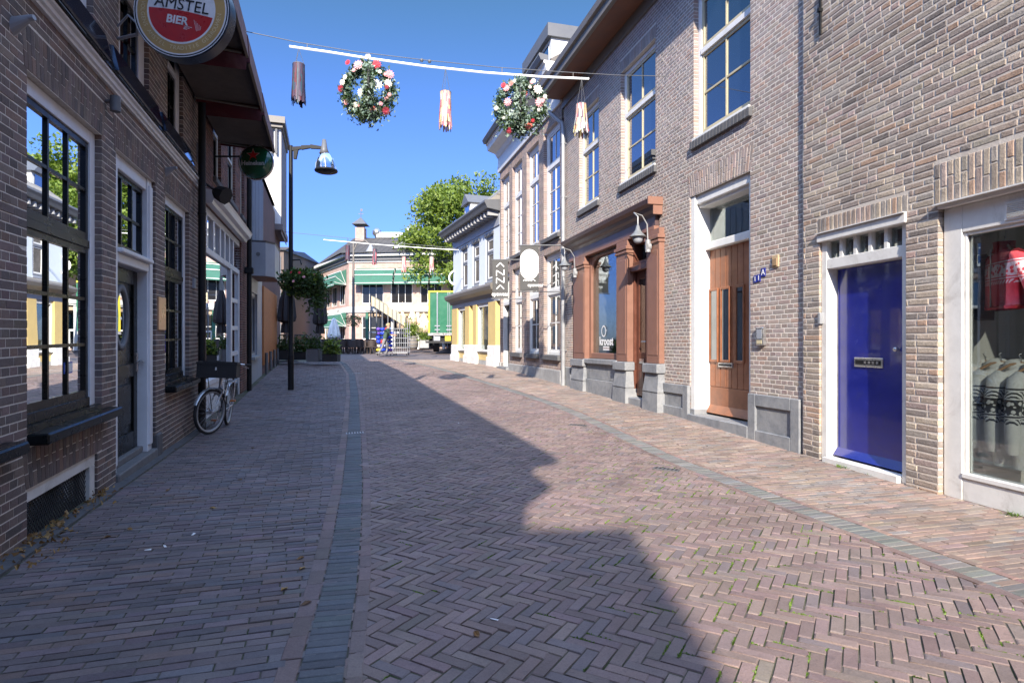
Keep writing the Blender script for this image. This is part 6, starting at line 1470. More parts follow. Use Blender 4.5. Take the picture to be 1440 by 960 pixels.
rail = gp(1384, 499); rl = MB(); t_a, t_b = f.t(1378, wv), f.t(1378, wv) - 1.9; rz = f.z(1378, 499, wv)
rl.tube([(t_a, wv, rz), (t_b, wv, rz)], .014, 10); rl.tube([(t_a, wv, rz), (t_a, wv+.06, rz), (t_a, wv+.06, rz-.05)], .012, 8)
for tt in (t_a-.02, t_b+.1): rl.tube([(tt, wv-.02, rz), (tt, wv-.02, .08)], .014, 8)
tag(rl.build('clothes_rail', [M['chrome']]), 'chrome clothes rail behind the knitwear shop window', 'clothes rail')
ax_ = (fR1.N()*1.0 + fR1.T()*.45)
for i, (px, lb) in enumerate(((1386, 'grey patterned knitted jacket at the far left end of the rail'), (1408, 'grey patterned knitted jacket second from the left on the rail'), (1436, 'grey patterned knitted jacket third on the rail, cut by the photo edge'), (1466, 'grey patterned knitted jacket last on the rail outside the near edge'))):
    c = gp(px, 512 + i*1.5); garment(c, ax_, greyk, L=.86, W_=.42, D_=.13, lb=lb, grp='grey knitted jackets on the rail', sleeve=.68, spread=.05, open_=i % 2 == 0)
c = gp(1412, 350, -.26); rj = garment(c, (fR1.N()*.55 + fR1.T()*-.95), redk, L=.52, W_=.62, D_=.16, lb='red and white patterned knitted jacket hanging above the rail', sleeve=.44, hood=False, spread=.16, open_=True)
q = gp(1414, 318, -.30); mb = MB(); mb.tube([q + Vector((0,0,-.1)), Vector((q.x, q.y, 2.6))], .003, 5); mb.build('cord', [M['steel']], rj)
# dark backpack hung at the left of the window
c = gp(1374, 362, -.38); mb = MB(); pr = [(-.16,-.58),(-.17,-.3),(-.15,-.08),(-.09,.02),(.09,.02),(.15,-.08),(.17,-.3),(.16,-.58)]
T_ = fR1.T(); N_ = fR1.N()
for (o, sc_) in ((0, 1.0),):
    vs = [tuple(c + T_*(-x) + N_*.0 + Vector((0,0,z))) for x, z in pr] + [tuple(c + T_*(-x*.8) + N_*.15 + Vector((0,0,z*.92-.02))) for x, z in pr]; n = len(pr)
    mb.add(vs, [tuple(range(n)), tuple(range(n, 2*n))[::-1]] + [(i, (i+1) % n, n+(i+1) % n, n+i) for i in range(n)], 0)
mb.tube([c + T_*.12 + N_*.16 + Vector((0,0,-.1)), c + N_*.17 + Vector((0,0,-.05)), c - T_*.12 + N_*.16 + Vector((0,0,-.1))], .006, 6, 1)
vs = [tuple(c + T_*x + N_*.155 + Vector((0,0,z))) for x, z in ((.10,-.52),(-.10,-.52),(-.10,-.30),(.10,-.30))]; mb.add(vs + [tuple(Vector(v) + N_*.05) for v in vs], [(0,1,5,4),(1,2,6,5),(2,3,7,6),(3,0,4,7),(4,5,6,7)], 1)
tag(mb.build('backpack', [C('black_nylon', (.06,.063,.066), .6), C('charcoal_nylon', (.11,.115,.12), .6)]), 'black backpack hanging at the left edge of the knitwear window', 'backpack')
# things behind the children's shop glass
f = fR2
def gq(px, py, w): t_ = f.t(px, w); return f.p(t_, w, f.z(px, py, w))
for px, py, r_, m_name, lb in ((836, 437, .13, 'bwhite', 'white round paper lantern inside the children\'s shop window'), (846, 447, .10, 'lav', 'pale small round lantern low in the children\'s shop window')):
    c = gq(px, py, -.5); mb = MB(); mb.ball(c, r_, 14); mb.tube([c, Vector((c.x, c.y, 3.3))], .004, 4); tag(mb.build('paper_lantern', [M[m_name]]), lb, 'lantern')
mb = MB(); c = gq(838, 470, -.55); mb.lathe([(.09, -.5), (.13, -.2), (.12, 0), (.07, .12), (.03, .14)], tuple(c), 12); tag(mb.build('small_dress', [C('grey_child_dress', (.28,.28,.30), .9)]), 'small grey dress hung in the children\'s shop window', 'dress')
mb = MB(); c = gq(832, 505, -.45); d = gq(839, 478, -.45); mb.tube([c, d], .02, 6); c = gq(846, 505, -.45); mb.tube([c, d], .02, 6); tag(mb.build('wooden_stand', [C('pale_wood', (.45,.32,.2), .5)]), 'small wooden trestle stand low in the children\'s shop window', 'stand')

# ================================================================== beyond the street
def tree(c, h, r, rz_, n, leafm, lb, seed, trunk=.28, ls=.24, clumps=40):
    random.seed(seed); g_ = Vector((c[0], c[1], float(gz(c[0], c[1])))); root = empty('broadleaf_tree', g_, lb, 'tree')
    cc = Vector((c[0], c[1], g_.z + h - rz_)); mb = MB()
    mb.tube([g_ + Vector((0,0,-.1)), g_ + Vector((.05, 0, 1.5)), g_ + Vector((-.05, .1, h*.45)), cc + Vector((0,0,rz_*.3))], [trunk, trunk*.8, trunk*.6, .06], 10)
    cl = []
    for i in range(clumps):
        while True:
            v = Vector((random.uniform(-1,1), random.uniform(-1,1), random.uniform(-1,1)))
            if .35 < v.length < 1: break
        k = .92 - .30*v.z; p = cc + Vector((v.x*r*k, v.y*r*k, v.z*rz_)); cl.append((p, random.uniform(.55, 1.25)))
        if i % 2 == 0: s = cc + Vector((0,0,-rz_*.7 + rz_*.5*random.random())); mb.tube([s, s.lerp(p, .5) + Vector((0,0,.3)), p], [trunk*.35, trunk*.2, .03], 6)
    mb.build('trunk', [M['bark']], root)
    mb = MB(); rr = r*.26
    for i in range(n):
        p, k = random.choice(cl); v = Vector(rng.normal(0, 1, 3)); v = v.normalized()*rr*k*(random.random()**.45); v.z *= .62
        leaf_quads(mb, p + v, 1, ls, 0, .05)
    mb.build('crown', [leafm], root)
tree((-3.6, 45), 13.3, 4.7, 4.7, 26000, M['leaf'], 'big sunlit green tree behind the lorry and the yellow corner shop', 11, ls=.25, clumps=120)
tree((-1.0, 52), 12.0, 4.2, 4.0, 9000, M['leaf'], 'second green tree farther back, hidden mostly by the corner shop', 13, ls=.27, clumps=50)

# cafe on the corner of the square
Yc = 46.0; s_ = Yc/F
cor = at(490.5, 488, Yc); gC = cor.z
CF = empty('corner_cafe', (cor.x, cor.y, gC), 'two-storey pink brick cafe with green awnings and a hipped grey roof', 'cafe')
CB = flat('cafe_pink_brick', (.40,.27,.23), .22, 3.5, .85, b2=(.48,.36,.32), s2=1.2)
class Fc2(Fac):
    def __init__(s, P, d, left):
        l = math.hypot(*d); s.dx, s.dy = d[0]/l, d[1]/l; s.rise = 0; s.ox, s.oy = P.x, P.y
        s.nx, s.ny = (s.dy, -s.dx) if (s.dy*0 - s.dx*-1) * 1 > 0 else (s.dy, -s.dx)
        if s.ny > 0: s.nx, s.ny = -s.nx, -s.ny
fa = Fc2(cor, (1, -.10), 0); fb = Fc2(cor, (-.62, 1.0), 0)
EV = gC + 6.85; F1 = gC + 3.0
LA, LB_ = 12.0, 9.0
def zpx(py, Y=Yc): return EYE + (CY-py)*Y/F
for (ff, Ln, nm) in ((fa, LA, 0), (fb, LB_, 1)):
    mb = MB(ff.p); z1_, z2_ = zpx(439), zpx(402)
    ops = []
    x = 1.0
    while x < Ln-1.2: ops.append((x, x+1.75)); x += 2.3
    ts = [0] + [v for o_ in ops for v in o_] + [Ln]
    for a, b in zip(ts[::2], ts[1::2]): mb.box(a, b, -.3, 0, gC-.5, EV)
    for a, b in ops: mb.box(a, b, -.3, -.002, F1-.35, F1+.35); mb.box(a, b, -.3, -.002, F1+2.0, EV); mb.box(a, b, -.3, -.002, gC-.5, gC+.6); mb.box(a, b, -.3, -.002, gC+2.4, F1-.35)
    mb.build('wall', [CB], CF)
    if nm == 0: mb = MB(ff.p); mb.box(.3, Ln, -9, -8.7, gC, EV); mb.build('rear_wall', [CB], CF)
    for a, b in ops:
        for (z0, z1, cols) in ((F1+.35, F1+2.0, 3), (gC+.6, gC+2.4, 3)): window(ff, CF, a, b, z0, z1, rec=.10, fw=.05, fm='white', sm='white', gm='room2', cols=cols, rb=1 if z0 > F1 else 2, sw=.03, mun=.035)
    part(ff, CF, 'string_course', M['white'], [(0, Ln, 0, .12, F1-.33, F1+.10)])
    part(ff, CF, 'frieze', M['white'], [(0, Ln, 0, .10, EV-.32, EV-.20), (0, Ln, .0, .5, EV+.12, EV+.34)]); part(ff, CF, 'frieze_shade_board', M['dgrey'], [(0, Ln, 0, .25, EV-.18, EV+.115)])
    n_ = 0
    for a, b in ([(.62, 3.75), (3.9, 6.5), (6.65, 9.2), (9.35, 11.6)] if nm == 0 else [(.6, 5.2), (5.3, 8.8)]):
        for (zt, dz) in ((F1+3.08, 1.22),) + (((gC+2.75, 1.15),) if nm == 1 and a < 5 else ()):
            aw = MB(ff.p); pr = [(.02, zt), (.45, zt-.18), (.85, zt-.62), (1.0, zt-dz)]; k = len(pr)
            vs = [(t_, w_, z_) for t_ in (a, b) for w_, z_ in pr]; aw.add(vs, [(i, i+1, k+i+1, k+i) for i in range(k-1)], 0)
            for t_ in (a, b): aw.poly([(t_, w_, z_) for w_, z_ in pr] + [(t_, .02, zt-dz)], 0)
            aw.box(a, b, .99, 1.01, zt-dz-.12, zt-dz, 0)
            for w_, z_ in ((.46, zt-.165), (.86, zt-.60)): aw.box(a, b, w_, w_+.03, z_-.02, z_+.03, 1)
            aw.box(a-.01, b+.01, 1.0, 1.02, zt-dz-.02, zt-dz+.02, 1)
            for t_, sg in ((a, -1), (b, 1)):
                for e_ in ((.45, zt-.18), (.85, zt-.62), (.98, zt-dz*.85)):
                    aw.tube([(t_+sg*.012, .04, zt-dz), (t_+sg*.012, e_[0], e_[1])], .018, 4, 1, smooth=False)
            aw.build('awning', [M['awgreen'], M['wline']], CF)
# lettering band
lt = MB(); cpos = fa.p(1.9, .125, F1-.12); text_mesh(lt, 'RESTAURANT', .30, cpos, fa.T(), (0,0,1), 0, .002, sx=.9); cpos = fb.p(2.6, .125, F1-.12); text_mesh(lt, 'CAFE', .30, cpos, -fb.T(), (0,0,1), 0, .002)
lt.build('cafe_lettering', [M['bronze']], CF)
# hipped roof
e0, ea, eb = fa.p(-.3, .45, EV+.34), fa.p(LA+.3, .45, EV+.34), fb.p(LB_+.3, .45, EV+.34)
e0 = Vector((e0.x-.1, e0.y-.3, EV+.34))
r1 = at(500, 333.5, Yc+5.5); r2 = at(588, 338, Yc+4.5); bk1 = fa.p(LA+.3, -10, EV+.34)
mb = MB(); mb.add([tuple(e0), tuple(ea), tuple(r2), tuple(r1), tuple(eb), tuple(bk1)], [(0,1,2,3), (0,3,4), (4,3,2,5), (1,5,2)]); mb.build('roof', [M['tilefar']], CF)
def chim(px, y0, y1, wpx, Y, cap=True):
    c = at(px, y1, Y); w = wpx/F*Y; b = at(px, y0, Y).z; mb = MB(); mb.box(c.x-w/2, c.x+w/2, Y-.4, Y+.4, b, c.z, 0)
    if cap:
        mb.box(c.x-w*.35, c.x+w*.35, Y-.3, Y+.3, c.z, c.z+.25, 1); z = c.z+.25
        mb.add([(c.x-w*.8, Y-.7, z), (c.x+w*.8, Y-.7, z), (c.x+w*.8, Y+.7, z), (c.x-w*.8, Y+.7, z), (c.x, Y, z+.7)], [(0,1,4),(1,2,4),(2,3,4),(3,0,4),(3,2,1,0)], 1)
        mb.tube([(c.x, Y, z+.6), (c.x, Y, z+1.3)], .03, 5, 1); mb.box(c.x-.22, c.x+.22, Y-.01, Y+.01, z+.95, z+1.0, 1); mb.box(c.x-.05, c.x+.15, Y-.01, Y+.01, z+1.2, z+1.4, 1)
    mb.build('chimney', [CB, M['dgrey']], CF)
chim(507.5, 345, 321, 12.5, Yc+4.5); chim(584.5, 350, 332, 14, Yc+5)
for px, yt in ((530, 321), (575, 318)):
    c = at(px, 337, Yc+5.5); mb = MB(); hgt = at(px, yt, Yc+5.5).z - c.z; mb.lathe([(.16, -.3), (.16, hgt*.25), (.40, hgt*.5), (.38, hgt*.75), (.16, hgt), (.001, hgt)], tuple(c), 14); mb.build('roof_vent', [M['steel']], CF)
mb = MB(); c = at(551, 334, Yc+5.8); mb.box(c.x-1.2, c.x+.9, Yc+5.2, Yc+6, c.z-.1, c.z+.35); mb.box(c.x+1.0, c.x+2.2, Yc+5, Yc+6, c.z-.1, c.z+.30, 1); mb.build('roof_unit', [M['white'], M['steel']], CF)
dc = at(571, 366, Yc+.6); mb = MB(); zt = at(571, 349, Yc+.6).z; mb.box(dc.x-.8, dc.x+.8, Yc+.5, Yc+3.6, dc.z, zt, 0); zr = at(571, 339, Yc+.6).z
mb.add([(dc.x-1.1, Yc+.3, zt-.05), (dc.x+1.1, Yc+.3, zt-.05), (dc.x, Yc+.3, zr), (dc.x-1.1, Yc+4.6, zt-.05), (dc.x+1.1, Yc+4.6, zt-.05), (dc.x, Yc+4.6, zr)], [(0,1,2),(0,2,5,3),(1,4,5,2),(3,5,4),(0,3,4,1)], 1)
mb.box(dc.x-.5, dc.x+.5, Yc+.47, Yc+.5, dc.z+.1, zt-.15, 2); mb.build('dormer', [M['white'], M['gpaint'], M['glass']], CF)
# veranda and stair in front of it
VR = empty('cafe_veranda', fa.p(7, 2.6, gC), 'white-edged glazed veranda with a covered stair in front of the cafe', 'veranda')
vx0 = 2.5; mb = MB(fa.p); mb.box(vx0, LA, .12, 3.4, F1-.45, F1-.12, 0); mb.box(vx0-.1, LA, 3.4, 3.5, F1-.35, F1-.05, 0); mb.build('veranda_roof', [M['white']], VR)
mb = MB(fa.p); mb.box(vx0, LA, .2, 3.2, F1-.75, F1-.46, 0); mb.build('roller_blind', [C('beige_blind', (.40,.31,.22), .8)], VR)
for k in range(6): x = vx0 + (LA-vx0-.2)*k/5; part(fa, VR, 'post', M['awgreen'] if k == 0 else M['white'], [(x, x+.2, 3.1, 3.3, gC-.1, F1-.46)])
mb = MB(fa.p)
for k in range(10): x = vx0+.2 + (LA-vx0)*k/10; mb.box(x, x+.06, 3.18, 3.22, gC+.0, gC+1.1); 
mb.box(vx0, LA, 3.16, 3.24, gC+1.05, gC+1.15); mb.build('balustrade', [M['white']], VR)
sa_, sb_ = at(521.5, 428, Yc-4.2), at(570, 459, Yc-4.6); mb = MB()
d = (sb_-sa_); up = Vector((0,0,1)); mb.add([tuple(sa_), tuple(sb_), tuple(sb_ + up*.62), tuple(sa_ + up*.62), tuple(sa_ + Vector((0,1.2,0))), tuple(sb_ + Vector((0,1.2,0))), tuple(sb_ + Vector((0,1.2,.62))), tuple(sa_ + Vector((0,1.2,.62)))], [(0,1,2,3),(7,6,5,4),(0,4,5,1),(3,2,6,7),(0,3,7,4),(1,5,6,2)], 0)
for k in range(9): p = sa_ + d*(k/8) + Vector((0,-.02,0)); mb.box(p.x-.03, p.x+.03, p.y-.03, p.y, p.z-.05, p.z+.66, 1)
for k in range(7): p = sa_ + d*(k/6); mb.tube([(p.x, p.y, p.z), (p.x, p.y, gC)], .05, 6, 1)
mb.build('covered_stair', [M['cream'], M['dgrey']], VR)
for px, py, w_ in ((566, 452, .42), (580, 447, .35), (596, 458, .55)):
    c = at(px, py, Yc-4); mb = MB(); mb.lathe([(.05, .7*w_/.42), (w_*.5, .45*w_/.42), (w_, 0), (w_*.95, -.5), (.001, -.5)], tuple(c), 12); mb.tube([c + Vector((0,0,.6)), c + Vector((0,0,1.4))], .02, 4); mb.build('wicker_lampshade', [C('straw_shade', (.62,.48,.35), .8)], VR)
# dark glassy sheet added over the cafe wall behind the veranda so it reads deep
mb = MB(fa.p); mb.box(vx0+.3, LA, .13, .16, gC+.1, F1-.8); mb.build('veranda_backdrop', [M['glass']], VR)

# neighbouring houses behind the terrace, left of the cafe
def simple_house(x0, x1, yb, yt, Y, wallm, roofm, label, wins=(2, 2), rh=1.6, depth=9, winm='white', name='town_house'):
    a, b = at(x0, yb, Y), at(x1, yb, Y); zt = at(x0, yt, Y).z; root = empty(name, ((a.x+b.x)/2, Y, a.z), label, 'house')
    mb = MB(); mb.box(a.x, b.x, Y, Y+depth, a.z-.5, zt); mb.build('wall', [wallm], root)
    r = MB(); r.add([(a.x-.15, Y-.25, zt), (b.x+.15, Y-.25, zt), (b.x+.15, Y+depth, zt), (a.x-.15, Y+depth, zt), (a.x-.1, Y+depth/2, zt+rh), (b.x+.1, Y+depth/2, zt+rh)], [(0,1,5,4),(3,4,5,2),(0,4,3),(1,2,5),(0,3,2,1)]); r.build('roof', [roofm], root)
    nx_, nz_ = wins; W_, H_ = b.x-a.x, zt-a.z
    for i in range(nx_):
        for j in range(nz_):
            cx, cz = a.x + W_*(i+.5)/nx_, a.z + H_*(j+.52)/nz_; w, h_ = W_/nx_*.27, H_/nz_*.28
            m_ = MB(); m_.box(cx-w-.06, cx+w+.06, Y-.05, Y, cz-h_-.06, cz+h_+.06); o = m_.build('window', [M[winm]], root); g = MB(); g.box(cx-w, cx+w, Y-.07, Y-.051, cz-h_, cz+h_); g.build('pane', [M['glass']], o)
    return root
simple_house(408, 446, 492, 380, 62, flat('orange_brick_wall', (.42,.20,.13), .2, 6), M['tilefar'], 'orange-red brick house behind the hanging flower basket', (2, 3), rh=.5)
simple_house(421, 452, 490, 418, 57, M['white'], M['dgrey'], 'low white house front with tall windows left of the cafe', (3, 2), rh=.4)
simple_house(360, 399, 494, 352, 48, C('brown_wall', (.16,.12,.10), .8), M['dgrey'], 'dark brown building behind the lamp post on the left', (2, 3), rh=.5, winm='dgrey')
simple_house(600, 700, 492, 398, 72, C('beige_wall', (.42,.36,.30), .8), M['tilefar'], 'beige house far behind the lorry and the tree', (4, 2))
simple_house(300, 384, 498, 360, 58, C('brown_wall2', (.22,.15,.12), .8), M['tilefar'], 'brown house hidden behind the left row at the end', (4, 3))

# green lorry
Yt = 36.5; g_ = at(620, 495, Yt); LR = empty('lorry', (g_.x, Yt, g_.z), 'green box lorry with yellow edge seen from behind', 'lorry')
x0, x1 = at(603, 470, Yt).x, at(648, 470, Yt).x; zb, zt = at(603, 468, Yt).z, at(603, 410, Yt).z
mb = MB(); mb.box(x0, x1, Yt, Yt+7, zb, zt); mb.build('cargo_box', [M['green']], LR)
mb = MB(); e = .07; mb.box(x0-.03, x0+e, Yt-.05, Yt-.001, zb, zt+.05, 0); mb.box(x0+e, x1, Yt-.05, Yt-.001, zt-.04, zt+.05, 0)
mb.box(x0-.05, x1, Yt-.04, Yt, zb-.16, zb, 1)
for u in (.26, .28, .60, .66): x = x0 + (x1-x0)*u*1.0; mb.box(x-.02, x+.02, Yt-.06, Yt-.002, zb, zt-.05, 1); mb.tube([(x, Yt-.08, zb+.1), (x, Yt-.08, zt-.1)], .02, 6, 2)
for u in (.27, .63): 
    for z_ in (.2, .5): x = x0+(x1-x0)*u; mb.box(x-.16, x+.16, Yt-.09, Yt-.06, zb+z_*.8, zb+z_*.8+.06, 2)
for z_ in (.25, .75): mb.box(x0-.08, x0, Yt-.06, Yt-.0, zb+(zt-zb)*z_, zb+(zt-zb)*z_+.14, 2)
mb.build('door_frame', [M['ylw'], M['steel'], M['gpaint']], LR)
mb = MB(); mb.box(x0-.1, x1, Yt-.7, Yt+.1, zb-.62, zb-.50, 0); mb.box(x0+.2, x1-.2, Yt+.2, Yt+6, zb-.55, zb-.18, 1); mb.box(x0+.3, x0+.7, Yt-.02, Yt+.1, zb-.48, zb-.2, 2); mb.box(x0+1.0, x0+1.35, Yt-.02, Yt+.1, zb-.48, zb-.2, 3); mb.build('tail_lift', [M['matblack'], M['black'], M['gpaint'], M['ylw']], LR)
for xx in (x0+.35, x0+1.75):
    mb = MB(); c = Vector((xx, Yt+.9, g_.z+.42)); mb.tube([c - Vector((.16,0,0)), c + Vector((.16,0,0))], .42, 18); mb.build('wheel', [M['rubber']], LR)
mb = MB(); mb.box(x0+.2, x1-.2, Yt+7.1, Yt+9.2, g_.z+.5, zt-.5); mb.build('cab', [M['green']], LR)

# person pushing wrapped goods, roll cage, barrel planter, planter boxes
Yp = 33.0; gp_ = at(541, 500, Yp); P0 = Vector((gp_.x, Yp, gp_.z))
def skin_body(name, joints, edges, radii, mat, parent, sub=2):
    me = bpy.data.meshes.new(name); me.from_pydata(joints, edges, []); ob = bpy.data.objects.new(name, me); COL.objects.link(ob)
    mo = ob.modifiers.new('skin', 'SKIN'); lay = me.skin_vertices[0].data if me.skin_vertices else None
    if lay is None: 
        bpy.context.view_layer.objects.active = ob; 
    for v, r_ in zip(me.skin_vertices[0].data, radii): v.radius = (r_, r_) if not isinstance(r_, tuple) else r_
    me.skin_vertices[0].data[0].use_root = True
    s = ob.modifiers.new('sub', 'SUBSURF'); s.levels = s.render_levels = sub
    m2 = bpy.data.meshes.new_from_object(ob.evaluated_get(bpy.context.evaluated_depsgraph_get())); bpy.data.objects.remove(ob)
    m2.polygons.foreach_set('use_smooth', [True]*len(m2.polygons)); return m2
def person(loc, facing, lb):
    root = empty('person', loc, lb, 'person', rz=facing)
    # body faces +x, leaning into the load, one leg forward, arms out to the cage
    J = [(0,0,.93), (.06,0,1.12), (.13,0,1.32), (.17,0,1.46), (.19,0,1.56),                # 0 pelvis 1 waist 2 chest 3 neck base 4 neck
         (.01,.09,.90), (.16,.10,.50), (.05,.10,.09), (.17,.10,.04),                       # 5-8 near leg
         (-.01,-.09,.90), (-.12,-.09,.50), (-.34,-.09,.12), (-.26,-.09,.04),               # 9-12 rear leg
         (.14,.19,1.42), (.26,.24,1.18), (.50,.19,1.14), (.57,.18,1.14),                   # 13-16 arm
         (.14,-.19,1.42), (.26,-.24,1.18), (.50,-.19,1.14), (.57,-.18,1.14),
         (.21,0,1.63), (.22,0,1.72)]
    E = [(0,1),(1,2),(2,3),(3,4),(0,5),(5,6),(6,7),(7,8),(0,9),(9,10),(10,11),(11,12),(3,13),(13,14),(14,15),(15,16),(3,17),(17,18),(18,19),(19,20),(4,21),(21,22)]
    Rr = [(.13,.17),(.12,.15),(.14,.18),(.09,.12),.055,(.10,.10),.065,.045,.035,(.10,.10),.065,.045,.035,.062,.047,.035,.035,.062,.047,.035,.035,.085,.075]
    me = skin_body('body', J, E, Rr, None, root)
    me.materials.clear()
    for m_ in (M['skin'], C('dark_green_shirt', (.04,.075,.05), .8), C('grey_trousers', (.20,.20,.21), .8), M['rubber']): me.materials.append(m_)
    for p_ in me.polygons:
        z = p_.center.z; x = p_.center.x; y = abs(p_.center.y)
        p_.material_index = 3 if z < .10 else 2 if z < .95 else (0 if (z > 1.53 or (x > .34 and z < 1.3)) else 1)
    ob = bpy.data.objects.new('body', me); COL.objects.link(ob); ob.parent = root
    mb = MB(); mb.ball((.20, 0, 1.745), .098, 14, 0, (1.05, .92, .75)); mb.ball((.15, 0, 1.70), .085, 12, 0); mb.build('hair', [C('blond_hair', (.45,.33,.17), .8)], root, local=True)
    for s in (-1, 1):
        mb = MB()
        for k in range(4): z = 1.155 - .02*k; mb.tube([(.57, s*.18, z), (.62, s*(.18-.0), z), (.645, s*.17, z-.012), (.63, s*.155, z-.02)], .0095, 5)
        mb.tube([(.57, s*.17, 1.16), (.60, s*.145, 1.165), (.625, s*.14, 1.16)], .011, 5); mb.build('hand', [M['skin']], root, local=True)
    mb = MB(); 
    for s in (-1, 1): mb.ball((.296, s*.03, 1.68), .010, 6, 1)
    mb.add([(.295,-.012,1.665),(.295,.012,1.665),(.325,0,1.65),(.298,0,1.69)], [(0,1,2),(0,2,3),(1,3,2)], 0); mb.build('face', [M['skin'], M['matblack']], root, local=True)
    return root
person(P0, 0.15, 'person in a dark green shirt and grey trousers pushing a roll cage')
wr = MB(); cc = at(535, 481, Yp+.5)
cols4 = [C('wrap_blue', (.02,.06,.55), .4), C('wrap_red', (.55,.04,.04), .4), C('wrap_yellow', (.75,.6,.05), .4), C('wrap_purple', (.12,.05,.35), .4), M['bwhite']]
LD = empty('wrapped_goods_cart', (cc.x+.1, Yp+.7, P0.z), 'trolley piled with blue, red and yellow wrapped goods behind the person', 'goods trolley')
random.seed(21)
mb = MB(); bx0, bx1 = at(529.5, 490, Yp+.5).x, at(552, 490, Yp+.5).x; bz1 = at(540, 460, Yp+.5).z
nx_ = 4; nz_ = 6
for i in range(nx_):
    for j in range(nz_):
        a, b = bx0 + (bx1-bx0)*i/nx_, bx0 + (bx1-bx0)*(i+1)/nx_; z0, z1 = P0.z+.2 + (bz1-P0.z-.2)*j/nz_, P0.z+.2 + (bz1-P0.z-.2)*(j+1)/nz_
        mb.ball(((a+b)/2 + random.uniform(-.03,.03), Yp+.6 + random.uniform(-.15,.1), (z0+z1)/2), (b-a)*.62, 10, random.choice([0,0,0,1,2,3,0,3,4]), (random.uniform(.9,1.25), 1.4, random.uniform(.55,.9)))
mb.build('wrapped_goods', cols4, LD)
mb = MB(); mb.box(bx0, bx1, Yp+.3, Yp+1.1, P0.z+.13, P0.z+.17)
for x in (bx0+.08, bx1-.08): mb.tube([(x-.02, Yp+.35, P0.z+.065), (x+.02, Yp+.35, P0.z+.065)], .06, 10, 1)
mb.build('trolley_base', [M['steel'], M['rubber']], LD)
RC = empty('roll_cage', at(563, 499, Yp), 'empty silver roll cage right of the person', 'roll cage'); mb = MB()
x0, x1 = at(553, 490, Yp).x, at(573.5, 490, Yp).x; z0, z1 = P0.z+.18, at(560, 462, Yp).z; zt2 = at(573, 448, Yp).z
for (xa, ya) in ((x0, Yp-.1), (x1, Yp-.1), (x0, Yp+.6), (x1, Yp+.6)): mb.tube([(xa, ya, z0), (xa, ya, z1 if xa == x0 else zt2)], .022, 6)
for ya in (Yp-.1, Yp+.6):
    for z in np.linspace(z0, z1, 6): mb.tube([(x0, ya, z), (x1, ya, z)], .014, 4)
    for x in np.linspace(x0, x1, 8): mb.tube([(x, ya, z0), (x, ya, z1)], .008, 4)
for x in (x0, x1):
    for z in np.linspace(z0, z1, 5): mb.tube([(x, Yp-.1, z), (x, Yp+.6, z)], .012, 4)
mb.box(x0, x1, Yp-.1, Yp+.6, z0-.04, z0); mb.build('cage_frame', [M['zinc']], RC)
for xa, ya in ((x0+.05, Yp-.05), (x1-.05, Yp-.05), (x0+.05, Yp+.55), (x1-.05, Yp+.55)): m2_ = MB(); m2_.tube([(xa-.02, ya, P0.z+.07), (xa+.02, ya, P0.z+.07)], .065, 10); m2_.build('wheel', [M['rubber']], RC)
Yb = 38.5; c = at(580.5, 491, Yb); BP = empty('barrel_planter', c, 'wooden barrel planter with leafy plant in front of the veranda', 'planter'); mb = MB()
mb.lathe([(.001, 0), (.28, 0), (.36, .28), (.37, .42), (.36, .56), (.29, .86), (.001, .86)], tuple(c), 18, 0)
for z, r_ in ((.12, .335), (.3, .372), (.55, .374), (.74, .335)): mb.lathe([(r_, z), (r_+.01, z+.03), (r_, z+.06)], tuple(c), 18, 1)
mb.build('barrel', [C('weathered_barrel_wood', (.20,.18,.16), .8), M['dgrey']], BP); mb = MB()
random.seed(4)
for i in range(420): leaf_quads(mb, c + Vector((random.gauss(0, .28), random.gauss(0, .25), 1.25 + random.gauss(0, .28))), 1, .13, 0, .02)
mb.build('foliage', [M['leaf']], BP)
def planter(px0, px1, py, Y, hgt, fol, seed, lb, boxm, cat='planter', nf=300, folr=.25, name='planter_box'):
    a, b = at(px0, py, Y), at(px1, py, Y); root = empty(name, ((a.x+b.x)/2, Y, a.z), lb, cat); mb = MB(); mb.bbox(a.x, b.x, Y+.5, Y, a.z, a.z+hgt, .02); mb.build('trough', [boxm], root)
    random.seed(seed); mb = MB()
    for i in range(nf): leaf_quads(mb, Vector((random.uniform(a.x, b.x), Y+.25+random.gauss(0, .12), a.z+hgt+abs(random.gauss(0, folr)))), 1, .12, 0 if random.random() < .7 else 1, .03)
    mb.build('foliage', [fol, M['leafd']], root); return root
planter(590, 603, 489, 38, .5, M['leaf'], 3, 'pale stone planter beside the barrel under the veranda', M['stone'])
planter(453, 474, 508.5, 24.5, .32, M['leaf'], 5, 'low dark planter box with bright green plant at the terrace corner', M['matblack'], nf=600, folr=.28)
planter(431, 448, 509, 24.5, .55, M['leafd'], 6, 'square dark planter beside the front folded parasol', M['dgrey'], nf=260)
planter(412, 430, 506, 25.6, .35, M['leafd'], 7, 'long dark planter with trailing plants behind the lamp post', M['matblack'], nf=420, folr=.3)
planter(391, 407, 506, 25.0, .42, M['leafd'], 8, 'dark planter with ferny green plants at the boarded house', M['matblack'], nf=380, folr=.3)
